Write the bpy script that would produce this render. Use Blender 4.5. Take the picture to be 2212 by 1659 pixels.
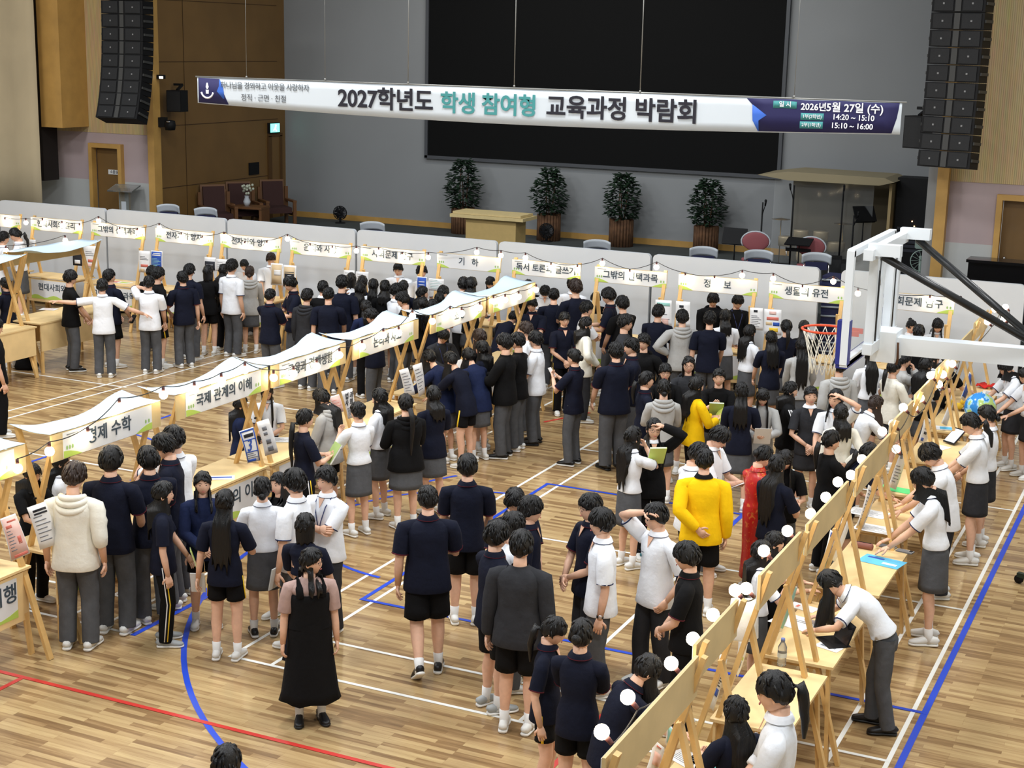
import bpy, math, random
import numpy as np
from mathutils import Vector, Matrix, noise

for o in list(bpy.data.objects):
    bpy.data.objects.remove(o)
SC = bpy.context.scene
COL = SC.collection
random.seed(7)
PI = math.pi

# ------------------------------------------------------------------ camera (from the balcony opposite the stage)
FPX = 3272.55
YAW, PITCH, ROLL = -0.43608, 0.22251, 0.02227
CAM = np.array([8.11783, -11.17989, 5.8037])
_f = np.array([math.sin(YAW) * math.cos(PITCH), math.cos(YAW) * math.cos(PITCH), -math.sin(PITCH)])
_r = np.array([math.cos(YAW), -math.sin(YAW), 0.0])
_u = np.cross(_r, _f)
RIGHT = math.cos(ROLL) * _r + math.sin(ROLL) * _u
UP = -math.sin(ROLL) * _r + math.cos(ROLL) * _u
FWD = _f
cam_data = bpy.data.cameras.new('camera')
cam_data.sensor_width = 36.0
cam_data.sensor_fit = 'HORIZONTAL'
cam_data.lens = FPX / 2212 * 36.0
cam_data.clip_end = 200
cam = bpy.data.objects.new('camera', cam_data)
COL.objects.link(cam)
M = Matrix(((RIGHT[0], UP[0], -FWD[0], CAM[0]), (RIGHT[1], UP[1], -FWD[1], CAM[1]), (RIGHT[2], UP[2], -FWD[2], CAM[2]), (0, 0, 0, 1)))
cam.matrix_world = M
SC.camera = cam

# ------------------------------------------------------------------ world, hall lights, exposure
SC.view_settings.view_transform = 'Standard'
SC.view_settings.look = 'None'
SC.view_settings.gamma = 1.0
SC.view_settings.exposure = 0.22
SC.view_settings.use_curve_mapping = False
w = bpy.data.worlds.new('world'); SC.world = w; w.use_nodes = True
w.node_tree.nodes['Background'].inputs[0].default_value = (0.88, 0.94, 1.0, 1)
w.node_tree.nodes['Background'].inputs[1].default_value = 0.33
cy = SC.cycles
cy.max_bounces = 8; cy.diffuse_bounces = 3; cy.glossy_bounces = 3; cy.transmission_bounces = 6; cy.transparent_max_bounces = 8
cy.use_denoising = True
cy.caustics_reflective = False; cy.caustics_refractive = False

def area_light(name, loc, size, power, col, rot=(0, 0, 0)):
    l = bpy.data.lights.new(name, 'AREA'); l.shape = 'RECTANGLE'; l.size, l.size_y = size; l.energy = power; l.color = col
    o = bpy.data.objects.new(name, l); o.location = loc; o.rotation_euler = rot; COL.objects.link(o)
    return o
# rows of high bay lamps in the gymnasium ceiling
for i, x in enumerate((-14, -7, 0, 7)):
    for j, y in enumerate((-6, 1, 8)):
        area_light('ceiling_lamp_light', (x, y, 9.6), (1.4, 1.4), 300, (0.98, 0.99, 1.0))
area_light('added_stage_fill', (-5.5, 17.9, 9.0), (9, 0.6), 185, (1.0, 0.97, 0.92), (math.radians(38), 0, 0))  # added fill, no real fixture: lifts the grey stage wall
area_light('added_stage_cool_fill', (-5.5, 16.2, 8.6), (12, 0.5), 105, (0.75, 0.88, 1.0), (math.radians(52), 0, 0))  # added overhead fill, not a footlight: tints the stage wall bluish

# ------------------------------------------------------------------ helpers
def srgb(r, g, b):
    def f(c):
        c /= 255.0
        return c / 12.92 if c <= 0.04045 else ((c + 0.055) / 1.055) ** 2.4
    return (f(r), f(g), f(b), 1.0)

def pix(px, py, z=0.0):
    """point at height z seen at a pixel of the 2212 x 1659 photograph"""
    d = (px - 1106) / FPX * RIGHT - (py - 829.5) / FPX * UP + FWD
    t = (z - CAM[2]) / d[2]
    return Vector(CAM + t * d)

def pixY(px, py, Y):
    d = (px - 1106) / FPX * RIGHT - (py - 829.5) / FPX * UP + FWD
    t = (Y - CAM[1]) / d[1]
    return Vector(CAM + t * d)

def pixX(px, py, X):
    d = (px - 1106) / FPX * RIGHT - (py - 829.5) / FPX * UP + FWD
    t = (X - CAM[0]) / d[0]
    return Vector(CAM + t * d)

_mats = {}
def mat(name, col, rough=0.6, metal=0.0, var=0.0, scale=8.0, bump=0.0, bscale=60.0, emit=None, alpha=1.0, trans=0.0, coat=0.0, spec=0.5, sheen=0.0):
    if name in _mats: return _mats[name]
    m = bpy.data.materials.new(name); m.use_nodes = True
    nt = m.node_tree; b = nt.nodes['Principled BSDF']
    c = col if len(col) == 4 else (*col, 1)
    b.inputs['Base Color'].default_value = c
    b.inputs['Roughness'].default_value = rough
    b.inputs['Metallic'].default_value = metal
    b.inputs['Specular IOR Level'].default_value = spec
    if coat: b.inputs['Coat Weight'].default_value = coat
    if trans: b.inputs['Transmission Weight'].default_value = trans
    if alpha < 1: b.inputs['Alpha'].default_value = alpha
    if sheen: b.inputs['Sheen Weight'].default_value = sheen
    if emit:
        b.inputs['Emission Color'].default_value = (*emit[:3], 1); b.inputs['Emission Strength'].default_value = emit[3]
    if var or bump:
        tc = nt.nodes.new('ShaderNodeTexCoord')
    if var:
        n = nt.nodes.new('ShaderNodeTexNoise'); n.inputs['Scale'].default_value = scale; n.inputs['Detail'].default_value = 4
        nt.links.new(tc.outputs['Object'], n.inputs['Vector'])
        r = nt.nodes.new('ShaderNodeValToRGB')
        r.color_ramp.elements[0].position = 0.3; r.color_ramp.elements[1].position = 0.7
        r.color_ramp.elements[0].color = tuple(max(0, v * (1 - var)) for v in c[:3]) + (1,)
        r.color_ramp.elements[1].color = tuple(min(1, v * (1 + var)) for v in c[:3]) + (1,)
        nt.links.new(n.outputs['Fac'], r.inputs['Fac']); nt.links.new(r.outputs['Color'], b.inputs['Base Color'])
    if bump:
        n2 = nt.nodes.new('ShaderNodeTexNoise'); n2.inputs['Scale'].default_value = bscale; n2.inputs['Detail'].default_value = 3
        nt.links.new(tc.outputs['Object'], n2.inputs['Vector'])
        bp = nt.nodes.new('ShaderNodeBump'); bp.inputs['Strength'].default_value = bump; bp.inputs['Distance'].default_value = 0.02
        nt.links.new(n2.outputs['Fac'], bp.inputs['Height']); nt.links.new(bp.outputs['Normal'], b.inputs['Normal'])
    _mats[name] = m
    return m

class MB:
    """collects shapes and links them as ONE mesh object"""
    def __init__(s): s.v = []; s.f = []; s.m = []; s.sm = []
    def add(s, vs, fs, mi=0, smooth=True):
        n = len(s.v); s.v.extend([tuple(v) for v in vs])
        for f in fs: s.f.append([i + n for i in f]); s.m.append(mi); s.sm.append(smooth)
    def box(s, c, d, mi=0, R=None, taper=1.0):
        hx, hy, hz = d[0] / 2, d[1] / 2, d[2] / 2
        vs = []
        for z in (-1, 1):
            k = taper if z > 0 else 1.0
            for x, y in ((-1, -1), (1, -1), (1, 1), (-1, 1)):
                p = Vector((x * hx * k, y * hy * k, z * hz))
                if R is not None: p = R @ p
                vs.append(p + Vector(c))
        s.add(vs, [(0, 3, 2, 1), (4, 5, 6, 7), (0, 1, 5, 4), (1, 2, 6, 5), (2, 3, 7, 6), (3, 0, 4, 7)], mi, False)
    def bar(s, a, b, w, h, mi=0, up=(0, 0, 1)):
        """rectangular bar from a to b, w across, h along up"""
        a = Vector(a); b = Vector(b); d = (b - a).normalized(); u = Vector(up)
        sd = d.cross(u)
        if sd.length < 1e-4: sd = d.cross(Vector((1, 0, 0)))
        sd.normalize(); u = sd.cross(d)
        vs = []
        for p in (a, b):
            for i, j in ((-1, -1), (1, -1), (1, 1), (-1, 1)): vs.append(p + sd * (i * w / 2) + u * (j * h / 2))
        s.add(vs, [(0, 3, 2, 1), (4, 5, 6, 7), (0, 1, 5, 4), (1, 2, 6, 5), (2, 3, 7, 6), (3, 0, 4, 7)], mi, False)
    def tube(s, pts, rad, n=8, mi=0, ref=(0, 1, 0), cap=True, pw=2.0, smooth=True, rot=0.0, sub=1):
        """loft round a path; rad entries r or (across, along ref)"""
        pts = [Vector(p) for p in pts]; ref = Vector(ref)
        if sub > 1:                                # smooth resampling along the path
            rr = [r if isinstance(r, (tuple, list)) else (r, r) for r in rad]; np_, nr_ = [], []
            L_ = len(pts)
            for i in range(L_ - 1):
                for k in range(sub):
                    t = k / sub
                    np_.append(pts[i].lerp(pts[i + 1], t)); nr_.append(tuple(rr[i][q] * (1 - t) + rr[i + 1][q] * t for q in (0, 1)))
            np_.append(pts[-1]); nr_.append(rr[-1]); pts, rad = np_, nr_
        vs = []; fs = []
        N = len(pts)
        for i, p in enumerate(pts):
            d = (pts[min(i + 1, N - 1)] - pts[max(i - 1, 0)])
            if d.length < 1e-9: d = Vector((0, 0, 1))
            d.normalize()
            a = ref - d * ref.dot(d)
            if a.length < 1e-3: a = Vector((1, 0, 0.01)) - d * d.x
            a.normalize(); b = a.cross(d)
            r = rad[i]; rx, ry = r if isinstance(r, (tuple, list)) else (r, r)
            for k in range(n):
                t = 2 * PI * k / n + rot; cs, sn = math.cos(t), math.sin(t)
                if pw != 2.0:
                    cs = math.copysign(abs(cs) ** (2 / pw), cs); sn = math.copysign(abs(sn) ** (2 / pw), sn)
                vs.append(p + b * (rx * cs) + a * (ry * sn))
        for i in range(N - 1):
            for k in range(n):
                k2 = (k + 1) % n
                fs.append((i * n + k, i * n + k2, (i + 1) * n + k2, (i + 1) * n + k))
        if cap:
            fs.append(tuple(range(n - 1, -1, -1))); fs.append(tuple((N - 1) * n + k for k in range(n)))
        s.add(vs, fs, mi, smooth)
    def ball(s, c, r, mi=0, nu=10, nv=7, R=None):
        rx, ry, rz = r if isinstance(r, (tuple, list)) else (r, r, r)
        vs = []; fs = []
        for i in range(1, nv):
            th = PI * i / nv
            for k in range(nu):
                ph = 2 * PI * k / nu
                vs.append(Vector((rx * math.sin(th) * math.cos(ph), ry * math.sin(th) * math.sin(ph), rz * math.cos(th))))
        top = len(vs); vs.append(Vector((0, 0, rz))); vs.append(Vector((0, 0, -rz)))
        for i in range(nv - 2):
            for k in range(nu):
                k2 = (k + 1) % nu; fs.append((i * nu + k, (i + 1) * nu + k, (i + 1) * nu + k2, i * nu + k2))
        for k in range(nu):
            k2 = (k + 1) % nu; fs.append((top, k, k2)); fs.append((top + 1, (nv - 2) * nu + k2, (nv - 2) * nu + k))
        if R is not None: vs = [R @ v for v in vs]
        s.add([v + Vector(c) for v in vs], fs, mi)
    def lathe(s, prof, n=14, mi=0, c=(0, 0, 0), smooth=True):
        vs = []; fs = []
        for r, z in prof:
            for k in range(n):
                t = 2 * PI * k / n; vs.append((c[0] + r * math.cos(t), c[1] + r * math.sin(t), c[2] + z))
        for i in range(len(prof) - 1):
            for k in range(n):
                k2 = (k + 1) % n; fs.append((i * n + k, i * n + k2, (i + 1) * n + k2, (i + 1) * n + k))
        s.add(vs, fs, mi, smooth)
    def quad(s, a, b, c, d, mi=0): s.add([a, b, c, d], [(0, 1, 2, 3)], mi, False)
    def prism(s, poly, thick, T, mi=0):
        """extrude a 2D outline (x, z in T's frame) along T's y by thick"""
        n = len(poly)
        vs = [T @ Vector((x, 0, z)) for x, z in poly] + [T @ Vector((x, thick, z)) for x, z in poly]
        fs = [tuple(range(n)), tuple(range(2 * n - 1, n - 1, -1))] + [(i, i + n, (i + 1) % n + n, (i + 1) % n) for i in range(n)]
        s.add(vs, fs, mi, False)
    def sheet(s, grid, thick, mi=0, smooth=True):
        """closed thin sheet over a grid of points, thickness downwards along the surface normal"""
        R = len(grid); C = len(grid[0]); vs = []
        top = [[Vector(p) for p in row] for row in grid]; bot = []
        for i in range(R):
            row = []
            for j in range(C):
                du = top[min(i + 1, R - 1)][j] - top[max(i - 1, 0)][j]; dv = top[i][min(j + 1, C - 1)] - top[i][max(j - 1, 0)]
                nn = du.cross(dv)
                if nn.length > 1e-9: nn.normalize()
                row.append(top[i][j] - nn * thick)
            bot.append(row)
        for g in (top, bot):
            for row in g: vs.extend(row)
        o = R * C; fs = []
        for i in range(R - 1):
            for j in range(C - 1):
                a = i * C + j
                fs.append((a, a + C, a + C + 1, a + 1)); fs.append((o + a, o + a + 1, o + a + C + 1, o + a + C))
        for j in range(C - 1):
            fs.append((j, j + 1, o + j + 1, o + j)); a = (R - 1) * C + j; fs.append((a + 1, a, o + a, o + a + 1))
        for i in range(R - 1):
            a = i * C; fs.append((a + C, a, o + a, o + a + C)); b = a + C - 1; fs.append((b, b + C, o + b + C, o + b))
        s.add(vs, fs, mi, smooth)
    def build(s, name, mats, parent=None, loc=None, rotz=0.0):
        me = bpy.data.meshes.new(name); me.from_pydata(s.v, [], s.f)
        if not isinstance(mats, (list, tuple)): mats = [mats]
        for m in mats: me.materials.append(m)
        me.polygons.foreach_set('material_index', s.m); me.polygons.foreach_set('use_smooth', s.sm); me.update()
        o = bpy.data.objects.new(name, me); COL.objects.link(o)
        if loc is not None: o.location = loc
        if rotz: o.rotation_euler = (0, 0, rotz)
        if parent is not None: o.parent = parent
        return o

def tag(o, label=None, cat=None, group=None, kind=None):
    if label: o['label'] = label
    if cat: o['category'] = cat
    if group: o['group'] = group
    if kind: o['kind'] = kind
    return o

def empty(name, loc, rz=0.0, label=None, cat=None, group=None):
    o = bpy.data.objects.new(name, None); o.empty_display_size = 0.1; COL.objects.link(o); o.location = loc; o.rotation_euler = (0, 0, rz)
    return tag(o, label, cat, group)

def kids(o): return [c for c in COL.objects if c.parent == o]

def copy_tree(o, parent=None, _all=None):
    if _all is None: _all = list(COL.objects)
    c = o.copy(); COL.objects.link(c); c.parent = parent
    for ch in [x for x in _all if x.parent == o]: copy_tree(ch, c, _all)
    return c

def structure(o): o['kind'] = 'structure'; return o

_font = None
def text(body, size, m, parent, M4, name='lettering', bold=0.0, depth=0.0015, align='CENTER', spacing=1.0, shear=0.0, label=None):
    cu = bpy.data.curves.new(name, 'FONT'); cu.body = body; cu.size = size; cu.align_x = align; cu.align_y = 'CENTER'
    cu.offset = bold * size; cu.extrude = depth; cu.space_character = spacing; cu.shear = shear; cu.resolution_u = 3
    cu.materials.append(m)
    t = bpy.data.objects.new(name, cu); COL.objects.link(t)
    dg = bpy.context.evaluated_depsgraph_get(); dg.update()
    me = bpy.data.meshes.new_from_object(t.evaluated_get(dg)); me.name = name
    bpy.data.objects.remove(t); bpy.data.curves.remove(cu)
    o = bpy.data.objects.new(name, me); COL.objects.link(o)
    if parent is not None: o.parent = parent
    o.matrix_local = M4
    if label: o['label'] = label
    return o

def frame_m(origin, x, z):
    """4x4 whose x runs along x, y along z (text up) and z out of the page"""
    x = Vector(x).normalized(); y = Vector(z); y = (y - x * y.dot(x)).normalized(); n = x.cross(y)
    return Matrix(((x.x, y.x, n.x, origin[0]), (x.y, y.y, n.y, origin[1]), (x.z, y.z, n.z, origin[2]), (0, 0, 0, 1)))
# ------------------------------------------------------------------ the hall
WOODL = mat('pine', srgb(216, 176, 112), 0.5, var=0.16, scale=5, coat=0.1)
PLY = mat('plywood', srgb(232, 202, 146), 0.55, var=0.08, scale=4)
GOLD = mat('oak trim', srgb(190, 148, 80), 0.5, var=0.10, scale=3)

def floor_material():
    m = bpy.data.materials.new('sprung floor'); m.use_nodes = True; nt = m.node_tree; L = nt.links; b = nt.nodes['Principled BSDF']
    tc = nt.nodes.new('ShaderNodeTexCoord')
    br = nt.nodes.new('ShaderNodeTexBrick'); br.offset = 0.37; br.offset_frequency = 3; br.squash = 1.0
    br.inputs['Scale'].default_value = 1.0; br.inputs['Brick Width'].default_value = 0.62; br.inputs['Row Height'].default_value = 0.062
    br.inputs['Mortar Size'].default_value = 0.0012; br.inputs['Mortar Smooth'].default_value = 0.5
    br.inputs['Color1'].default_value = (0, 0, 0, 1); br.inputs['Color2'].default_value = (1, 1, 1, 1); br.inputs['Mortar'].default_value = (0.1, 0.1, 0.1, 1)
    L.new(tc.outputs['Object'], br.inputs['Vector'])
    mp = nt.nodes.new('ShaderNodeMapping'); mp.inputs['Scale'].default_value = (1.6, 22, 1); L.new(tc.outputs['Object'], mp.inputs['Vector'])
    n = nt.nodes.new('ShaderNodeTexNoise'); n.inputs['Scale'].default_value = 1.0; n.inputs['Detail'].default_value = 5; n.inputs['Roughness'].default_value = 0.6; L.new(mp.outputs['Vector'], n.inputs['Vector'])
    mx = nt.nodes.new('ShaderNodeMix'); mx.data_type = 'FLOAT'; mx.inputs[0].default_value = 0.62
    L.new(br.outputs['Color'], mx.inputs[2]); L.new(n.outputs['Fac'], mx.inputs[3])
    r = nt.nodes.new('ShaderNodeValToRGB'); e = r.color_ramp.elements
    e[0].position = 0.20; e[0].color = srgb(112, 86, 58); e[1].position = 0.80; e[1].color = srgb(198, 172, 124)
    for p_, c_ in ((0.38, srgb(144, 114, 78)), (0.52, srgb(172, 143, 101))):
        q = r.color_ramp.elements.new(p_); q.color = c_
    L.new(mx.outputs[0], r.inputs['Fac']); L.new(r.outputs['Color'], b.inputs['Base Color'])
    b.inputs['Roughness'].default_value = 0.20; b.inputs['Specular IOR Level'].default_value = 0.4
    return m

def slab(name, c, d, m, parent=None, kind='structure'):
    q = MB(); q.box((0, 0, 0), d); o = q.build(name, m, parent, loc=c)
    if kind and parent is None: o['kind'] = kind
    return o

slab('floor', (-4, 0.6, -0.05), (38, 29.2, 0.1), floor_material())
# court markings
LW = mat('white line paint', srgb(236, 236, 230), 0.4); LB = mat('blue line paint', srgb(28, 70, 196), 0.4); LR = mat('red line paint', srgb(196, 52, 44), 0.4)
def line(x0, y0, x1, y1, m, wd=0.04, z=0.0015):
    z += 0.0012 * (abs(y1 - y0) < abs(x1 - x0))
    q = MB(); d = Vector((x1 - x0, y1 - y0, 0)).normalized(); n = Vector((-d.y, d.x, 0)) * wd / 2; a = Vector((x0, y0, 0)); b = Vector((x1, y1, 0))
    e = d * wd / 2
    vs = [a - e - n, b + e - n, b + e + n, a - e + n]
    q.add([v + Vector((0, 0, h)) for h in (z - 0.0008, z + 0.0008) for v in vs], [(0, 3, 2, 1), (4, 5, 6, 7), (0, 1, 5, 4), (1, 2, 6, 5), (2, 3, 7, 6), (3, 0, 4, 7)], 0, False)
    o = q.build('court_line', m); o['kind'] = 'structure'
for x in (0, 0.46, 5.64, 6.1): line(x, 0, x, 13.4, LW)
for y in (0, 0.76, 4.68, 8.68, 12.64, 13.4): line(0, y, 6.1, y, LW)
line(3.05, 0, 3.05, 4.68, LW); line(3.05, 8.68, 3.05, 13.4, LW)
for x in (-1.58, -2.04): line(x, 0, x, 13.4, LW)
for y in (0, 0.76, 4.58, 8.62): line(-7.3, y, -1.14 if y == 0 else -1.58, y, LW)
for a, b in ((-8.72, -8.46), (-8.38, -8.10)): line(a, 5.7, b, 12.4, LW)
line(-14.4, 8.5, -8.2, 8.5, LW)
line(0.33, 1.9, 6.2, 1.86, LB, 0.05, 0.003); line(0.33, 1.9, 0.3, 6.78, LB, 0.05, 0.003); line(0.3, 6.8, 3.03, 6.78, LB, 0.05, 0.003)
line(3.03, 5.8, 3.03, 6.8, LB, 0.06, 0.003); line(6.2, -2, 6.2, 11, LB, 0.06, 0.003); line(-1.15, 0, -1.15, 1.3, LB, 0.06, 0.003); line(-6.37, 4.2, -6.37, 7.4, LB, 0.05, 0.003)
line(-2.4, -1.3, 3.65, -1.28, LR, 0.05, 0.003); line(-1.38, -3.2, -1.38, -1.3, LR, 0.05, 0.003); line(3.65, -1.3, 3.65, 0.9, LR, 0.05, 0.003); line(-1.12, 9.9, -0.75, 10.8, LR, 0.05, 0.003)
def arc(cx, cy, r, a0, a1, m, wd=0.055, z=0.003):
    q = MB(); n = 40; vs = []
    for i in range(n + 1):
        t = math.radians(a0 + (a1 - a0) * i / n)
        for rr in (r - wd / 2, r + wd / 2): vs.append((cx + rr * math.cos(t), cy + rr * math.sin(t), z))
    q.add(vs, [(2 * i, 2 * i + 2, 2 * i + 3, 2 * i + 1) for i in range(n)], 0, False)
    o = q.build('court_line', m); o['kind'] = 'structure'
arc(4.6, 3.6, 6.28, 152, 250, LB)
arc(0.31, 4.36, 1.8, 95, 265, LB, 0.05); arc(-6.4, 4.36, 1.8, -5, 85, LB, 0.05)

# stage, stage walls, proscenium
WALLG = mat('grey stage wall', srgb(143, 145, 146), 0.75, var=0.03, scale=0.6)
STAGEF = mat('dark stage carpet', srgb(66, 70, 68), 0.9, var=0.06, scale=3)
PANEL = mat('stage wood panel', srgb(118, 88, 46), 0.5, var=0.10, scale=1.2, coat=0.1)
PINK = mat('pink acoustic panel', srgb(178, 160, 160), 0.9, var=0.03, scale=2); PALE = mat('pale acoustic panel', srgb(184, 186, 184), 0.9, var=0.03, scale=2)
def slat_material():
    m = bpy.data.materials.new('slatted maple'); m.use_nodes = True; nt = m.node_tree; b = nt.nodes['Principled BSDF']
    tc = nt.nodes.new('ShaderNodeTexCoord'); wv = nt.nodes.new('ShaderNodeTexWave'); wv.bands_direction = 'X'; wv.inputs['Scale'].default_value = 9.0; wv.inputs['Distortion'].default_value = 0.0
    n = nt.nodes.new('ShaderNodeTexNoise'); n.inputs['Scale'].default_value = 2.2; mp = nt.nodes.new('ShaderNodeMapping'); mp.inputs['Scale'].default_value = (8, 8, 0.6)
    nt.links.new(tc.outputs['Object'], wv.inputs['Vector']); nt.links.new(tc.outputs['Object'], mp.inputs['Vector']); nt.links.new(mp.outputs['Vector'], n.inputs['Vector'])
    r = nt.nodes.new('ShaderNodeValToRGB'); r.color_ramp.elements[0].color = srgb(180, 152, 104); r.color_ramp.elements[1].color = srgb(222, 196, 146); r.color_ramp.elements[0].position = 0.0; r.color_ramp.elements[1].position = 0.35
    mx = nt.nodes.new('ShaderNodeMix'); mx.data_type = 'RGBA'; mx.blend_type = 'MULTIPLY'; mx.inputs[0].default_value = 0.4
    nt.links.new(wv.outputs['Fac'], r.inputs['Fac']); nt.links.new(r.outputs['Color'], mx.inputs[6]); nt.links.new(n.outputs['Color'], mx.inputs[7])
    nt.links.new(mx.outputs[2], b.inputs['Base Color']); b.inputs['Roughness'].default_value = 0.6
    return m
SLAT = slat_material()
SZ = 1.2; YB = 22.4; YP = 17.0
slab('stage_floor', (-5.3, 19.0, SZ / 2), (30, 7.6, SZ), STAGEF)
slab('wall_back', (-5.6, YB + 0.1, 5.2), (17.4, 0.2, 8.0), WALLG)
slab('wall_stage_left', (-14.3, 19.75, 5.2), (0.2, 5.4, 8.0), PANEL)
slab('wall_stage_right', (3.3, 19.75, 5.2), (0.2, 5.4, 8.0), WALLG)
slab('ceiling_stage', (-5.5, 19.8, 9.2), (18, 5.4, 0.2), mat('stage ceiling', srgb(60, 60, 62), 0.9))
slab('trim_proscenium_left', (-14.12, YP - 0.06, 5.2), (0.18, 0.26, 8.0), GOLD)
slab('trim_proscenium_right', (3.50, YP - 0.06, 5.2), (0.20, 0.26, 8.0), GOLD)
slab('baseboard_back', (-5.6, YB - 0.012, SZ + 0.07), (17.0, 0.024, 0.14), GOLD)
GR = mat('panel joint', srgb(64, 42, 18), 0.8)
for z in (2.30, 3.72, 5.17, 6.55): slab('trim_panel_joint', (-14.196, 19.6, z), (0.012, 4.9, 0.012), GR)
for y in (18.2,): slab('trim_panel_joint', (-14.196, y, 5.2), (0.012, 0.012, 8.0), GR)
# left front wall with a door, right front wall with a door
def front_wall(side, x0, x1, dx0, dx1, dtop):
    for nm, za, zb, m in (('pale', SZ, 2.42, PALE), ('pink', 2.42, 3.52, PINK)):
        for k, (a, b) in enumerate(((x0, dx0), (dx1, x1))):
            if b - a > 0.02: slab('wall_front_%s' % side, ((a + b) / 2, YP + 0.1, (za + zb) / 2), (b - a, 0.2, zb - za), m)
    slab('wall_front_%s' % side, ((x0 + x1) / 2, YP + 0.1, 6.36), (x1 - x0, 0.22, 5.68), SLAT)
    if dtop < 3.52: slab('wall_front_%s' % side, ((dx0 + dx1) / 2, YP + 0.1, (dtop + 3.52) / 2), (dx1 - dx0, 0.2, 3.52 - dtop), PINK)
front_wall('left', -17.6, -14.2, -16.0, -15.05, 3.28)
front_wall('right', 3.6, 9.0, 4.45, 5.45, 3.34)
def door(n, x0, x1, top, hinge_left, sign):
    d = empty('door_%d' % n, ((x0 + x1) / 2, YP, SZ)); d['kind'] = 'structure'
    wd = x1 - x0; hh = top - SZ; f = MB()
    for sx in (-1, 1): f.box((sx * (wd / 2 - 0.05), -0.04, hh / 2), (0.10, 0.16, hh))
    f.box((0, -0.04, hh - 0.05), (wd - 0.2, 0.16, 0.10)); f.build('frame', GOLD, d)
    lf = MB(); lf.box((0, 0.10, hh / 2 - 0.05), (wd - 0.2, 0.05, hh - 0.1)); leaf = lf.build('leaf', PANEL, d)
    k = MB(); k.ball(((-1 if not hinge_left else 1) * (wd / 2 - 0.2), 0.02, 1.0), 0.035); k.build('knob', mat('steel', srgb(190, 190, 188), 0.25, metal=1.0), leaf)
    p = MB(); p.box((0.12 if n == 1 else 0.18, 0.062, 1.42), (0.34, 0.012, 0.11)); pl = p.build('name_plate', mat('plate white', srgb(226, 226, 222), 0.5), leaf)
    text(sign, 0.085, mat('sign ink', srgb(40, 44, 60), 0.6), leaf, frame_m((0.12 if n == 1 else 0.18, 0.054, 1.42), (1, 0, 0), (0, 0, 1)), bold=0.01)
door(1, -16.0, -15.05, 3.28, True, '소품실')
door(2, 4.45, 5.45, 3.34, False, '소 품')
# wooden box column and the beige curtain at far left
slab('trim_column', (-16.35, 16.55, 6.2), (0.62, 0.9, 5.1), GOLD)
q = MB(); q.box((-16.80, 16.45, 5.4), (0.12, 0.5, 6)); o = q.build('wall_left_gap', mat('dark gap', srgb(30, 22, 18), 0.9)); o['kind'] = 'structure'
q = MB()
grid = [[(-22 + 5.55 * j / 24, 15.75 + 0.045 * math.sin(j * 1.35) * (1 - 0.25 * i / 6), 8.6 - 7.0 * i / 6) for j in range(25)] for i in range(7)]
q.sheet(grid, 0.012); tag(q.build('curtain', mat('beige curtain', srgb(190, 174, 142), 0.85, var=0.05, scale=1.5)), 'beige curtain hanging at the far left wall beside the stage', 'curtain')
# screen on the back wall
s0, s1, zb = -9.95, -1.05, 2.98
e = empty('projection_screen', ((s0 + s1) / 2, YB, zb), 0, 'large black screen on the grey wall behind the hanging banner', 'screen')
q = MB(); q.box((0, -0.03, 2.5), (s1 - s0, 0.06, 5.0)); q.build('screen_panel', mat('screen black', srgb(8, 8, 8), 0.8, spec=0.2), e)
q = MB(); wv = (s1 - s0) / 2
q.box((0, -0.05, -0.03), (s1 - s0 + 0.16, 0.10, 0.08)); q.box((-wv - 0.04, -0.05, 2.5), (0.08, 0.10, 5.1)); q.box((wv + 0.04, -0.05, 2.5), (0.08, 0.10, 5.1)); q.build('frame', mat('screen frame', srgb(74, 76, 80), 0.5), e)

def rotx_(a): return Matrix.Rotation(a, 3, 'X')
# stage items -------------------------------------------------------
BK = mat('black plastic', srgb(11, 11, 13), 0.65, spec=0.3); STEEL = mat('steel', srgb(190, 190, 188), 0.25, metal=1.0); CHROME = mat('chrome', srgb(220, 220, 224), 0.15, metal=1.0)
def line_array(x, y, ztop, n, label, yawa, bend, wd):
    e = empty('line_array_speaker', (x, y, ztop), yawa, label, 'loudspeaker')
    z = 0.0; yy = 0.0; t = 0.0; hb = 0.29
    grid_m = mat('speaker grille', srgb(20, 21, 23), 0.7, var=0.25, scale=40)
    for i in range(n):
        b = MB(); R = rotx_(t); c = Vector((0, yy, z)) + R @ Vector((0, 0, -hb / 2))
        b.box(c, (wd, 0.42, hb - 0.012), 0, R)
        b.box(c + R @ Vector((0, -0.218, 0)), (0.10, 0.02, hb - 0.03), 1, R)
        for sx in (-1, 1):
            b.box(c + R @ Vector((sx * wd * 0.27, -0.218, 0)), (wd * 0.36, 0.02, hb - 0.05), 2, R); b.box(c + R @ Vector((sx * wd * 0.27, -0.232, 0)), (0.03, 0.006, 0.03), 3, R)
            b.box(c + R @ Vector((sx * (wd / 2 + 0.012), 0, 0)), (0.024, 0.36, 0.05), 1, R)
        bo = b.build('cabinet', [BK, mat('speaker rib', srgb(58, 58, 56), 0.6), grid_m, mat('badge grey', srgb(130, 130, 130), 0.5)], e)
        yy += (R @ Vector((0, 0, -hb))).y; z += (R @ Vector((0, 0, -hb))).z
        t += bend * (i / n) ** 1.2
line_array(-13.92, 15.9, 7.35, 12, 'black line array speaker column hanging at the left of the stage', 0.10, -0.085, 1.04)
line_array(3.74, 15.9, 7.60, 13, 'black line array speaker column hanging at the right of the stage', -0.18, -0.02, 0.92)
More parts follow.
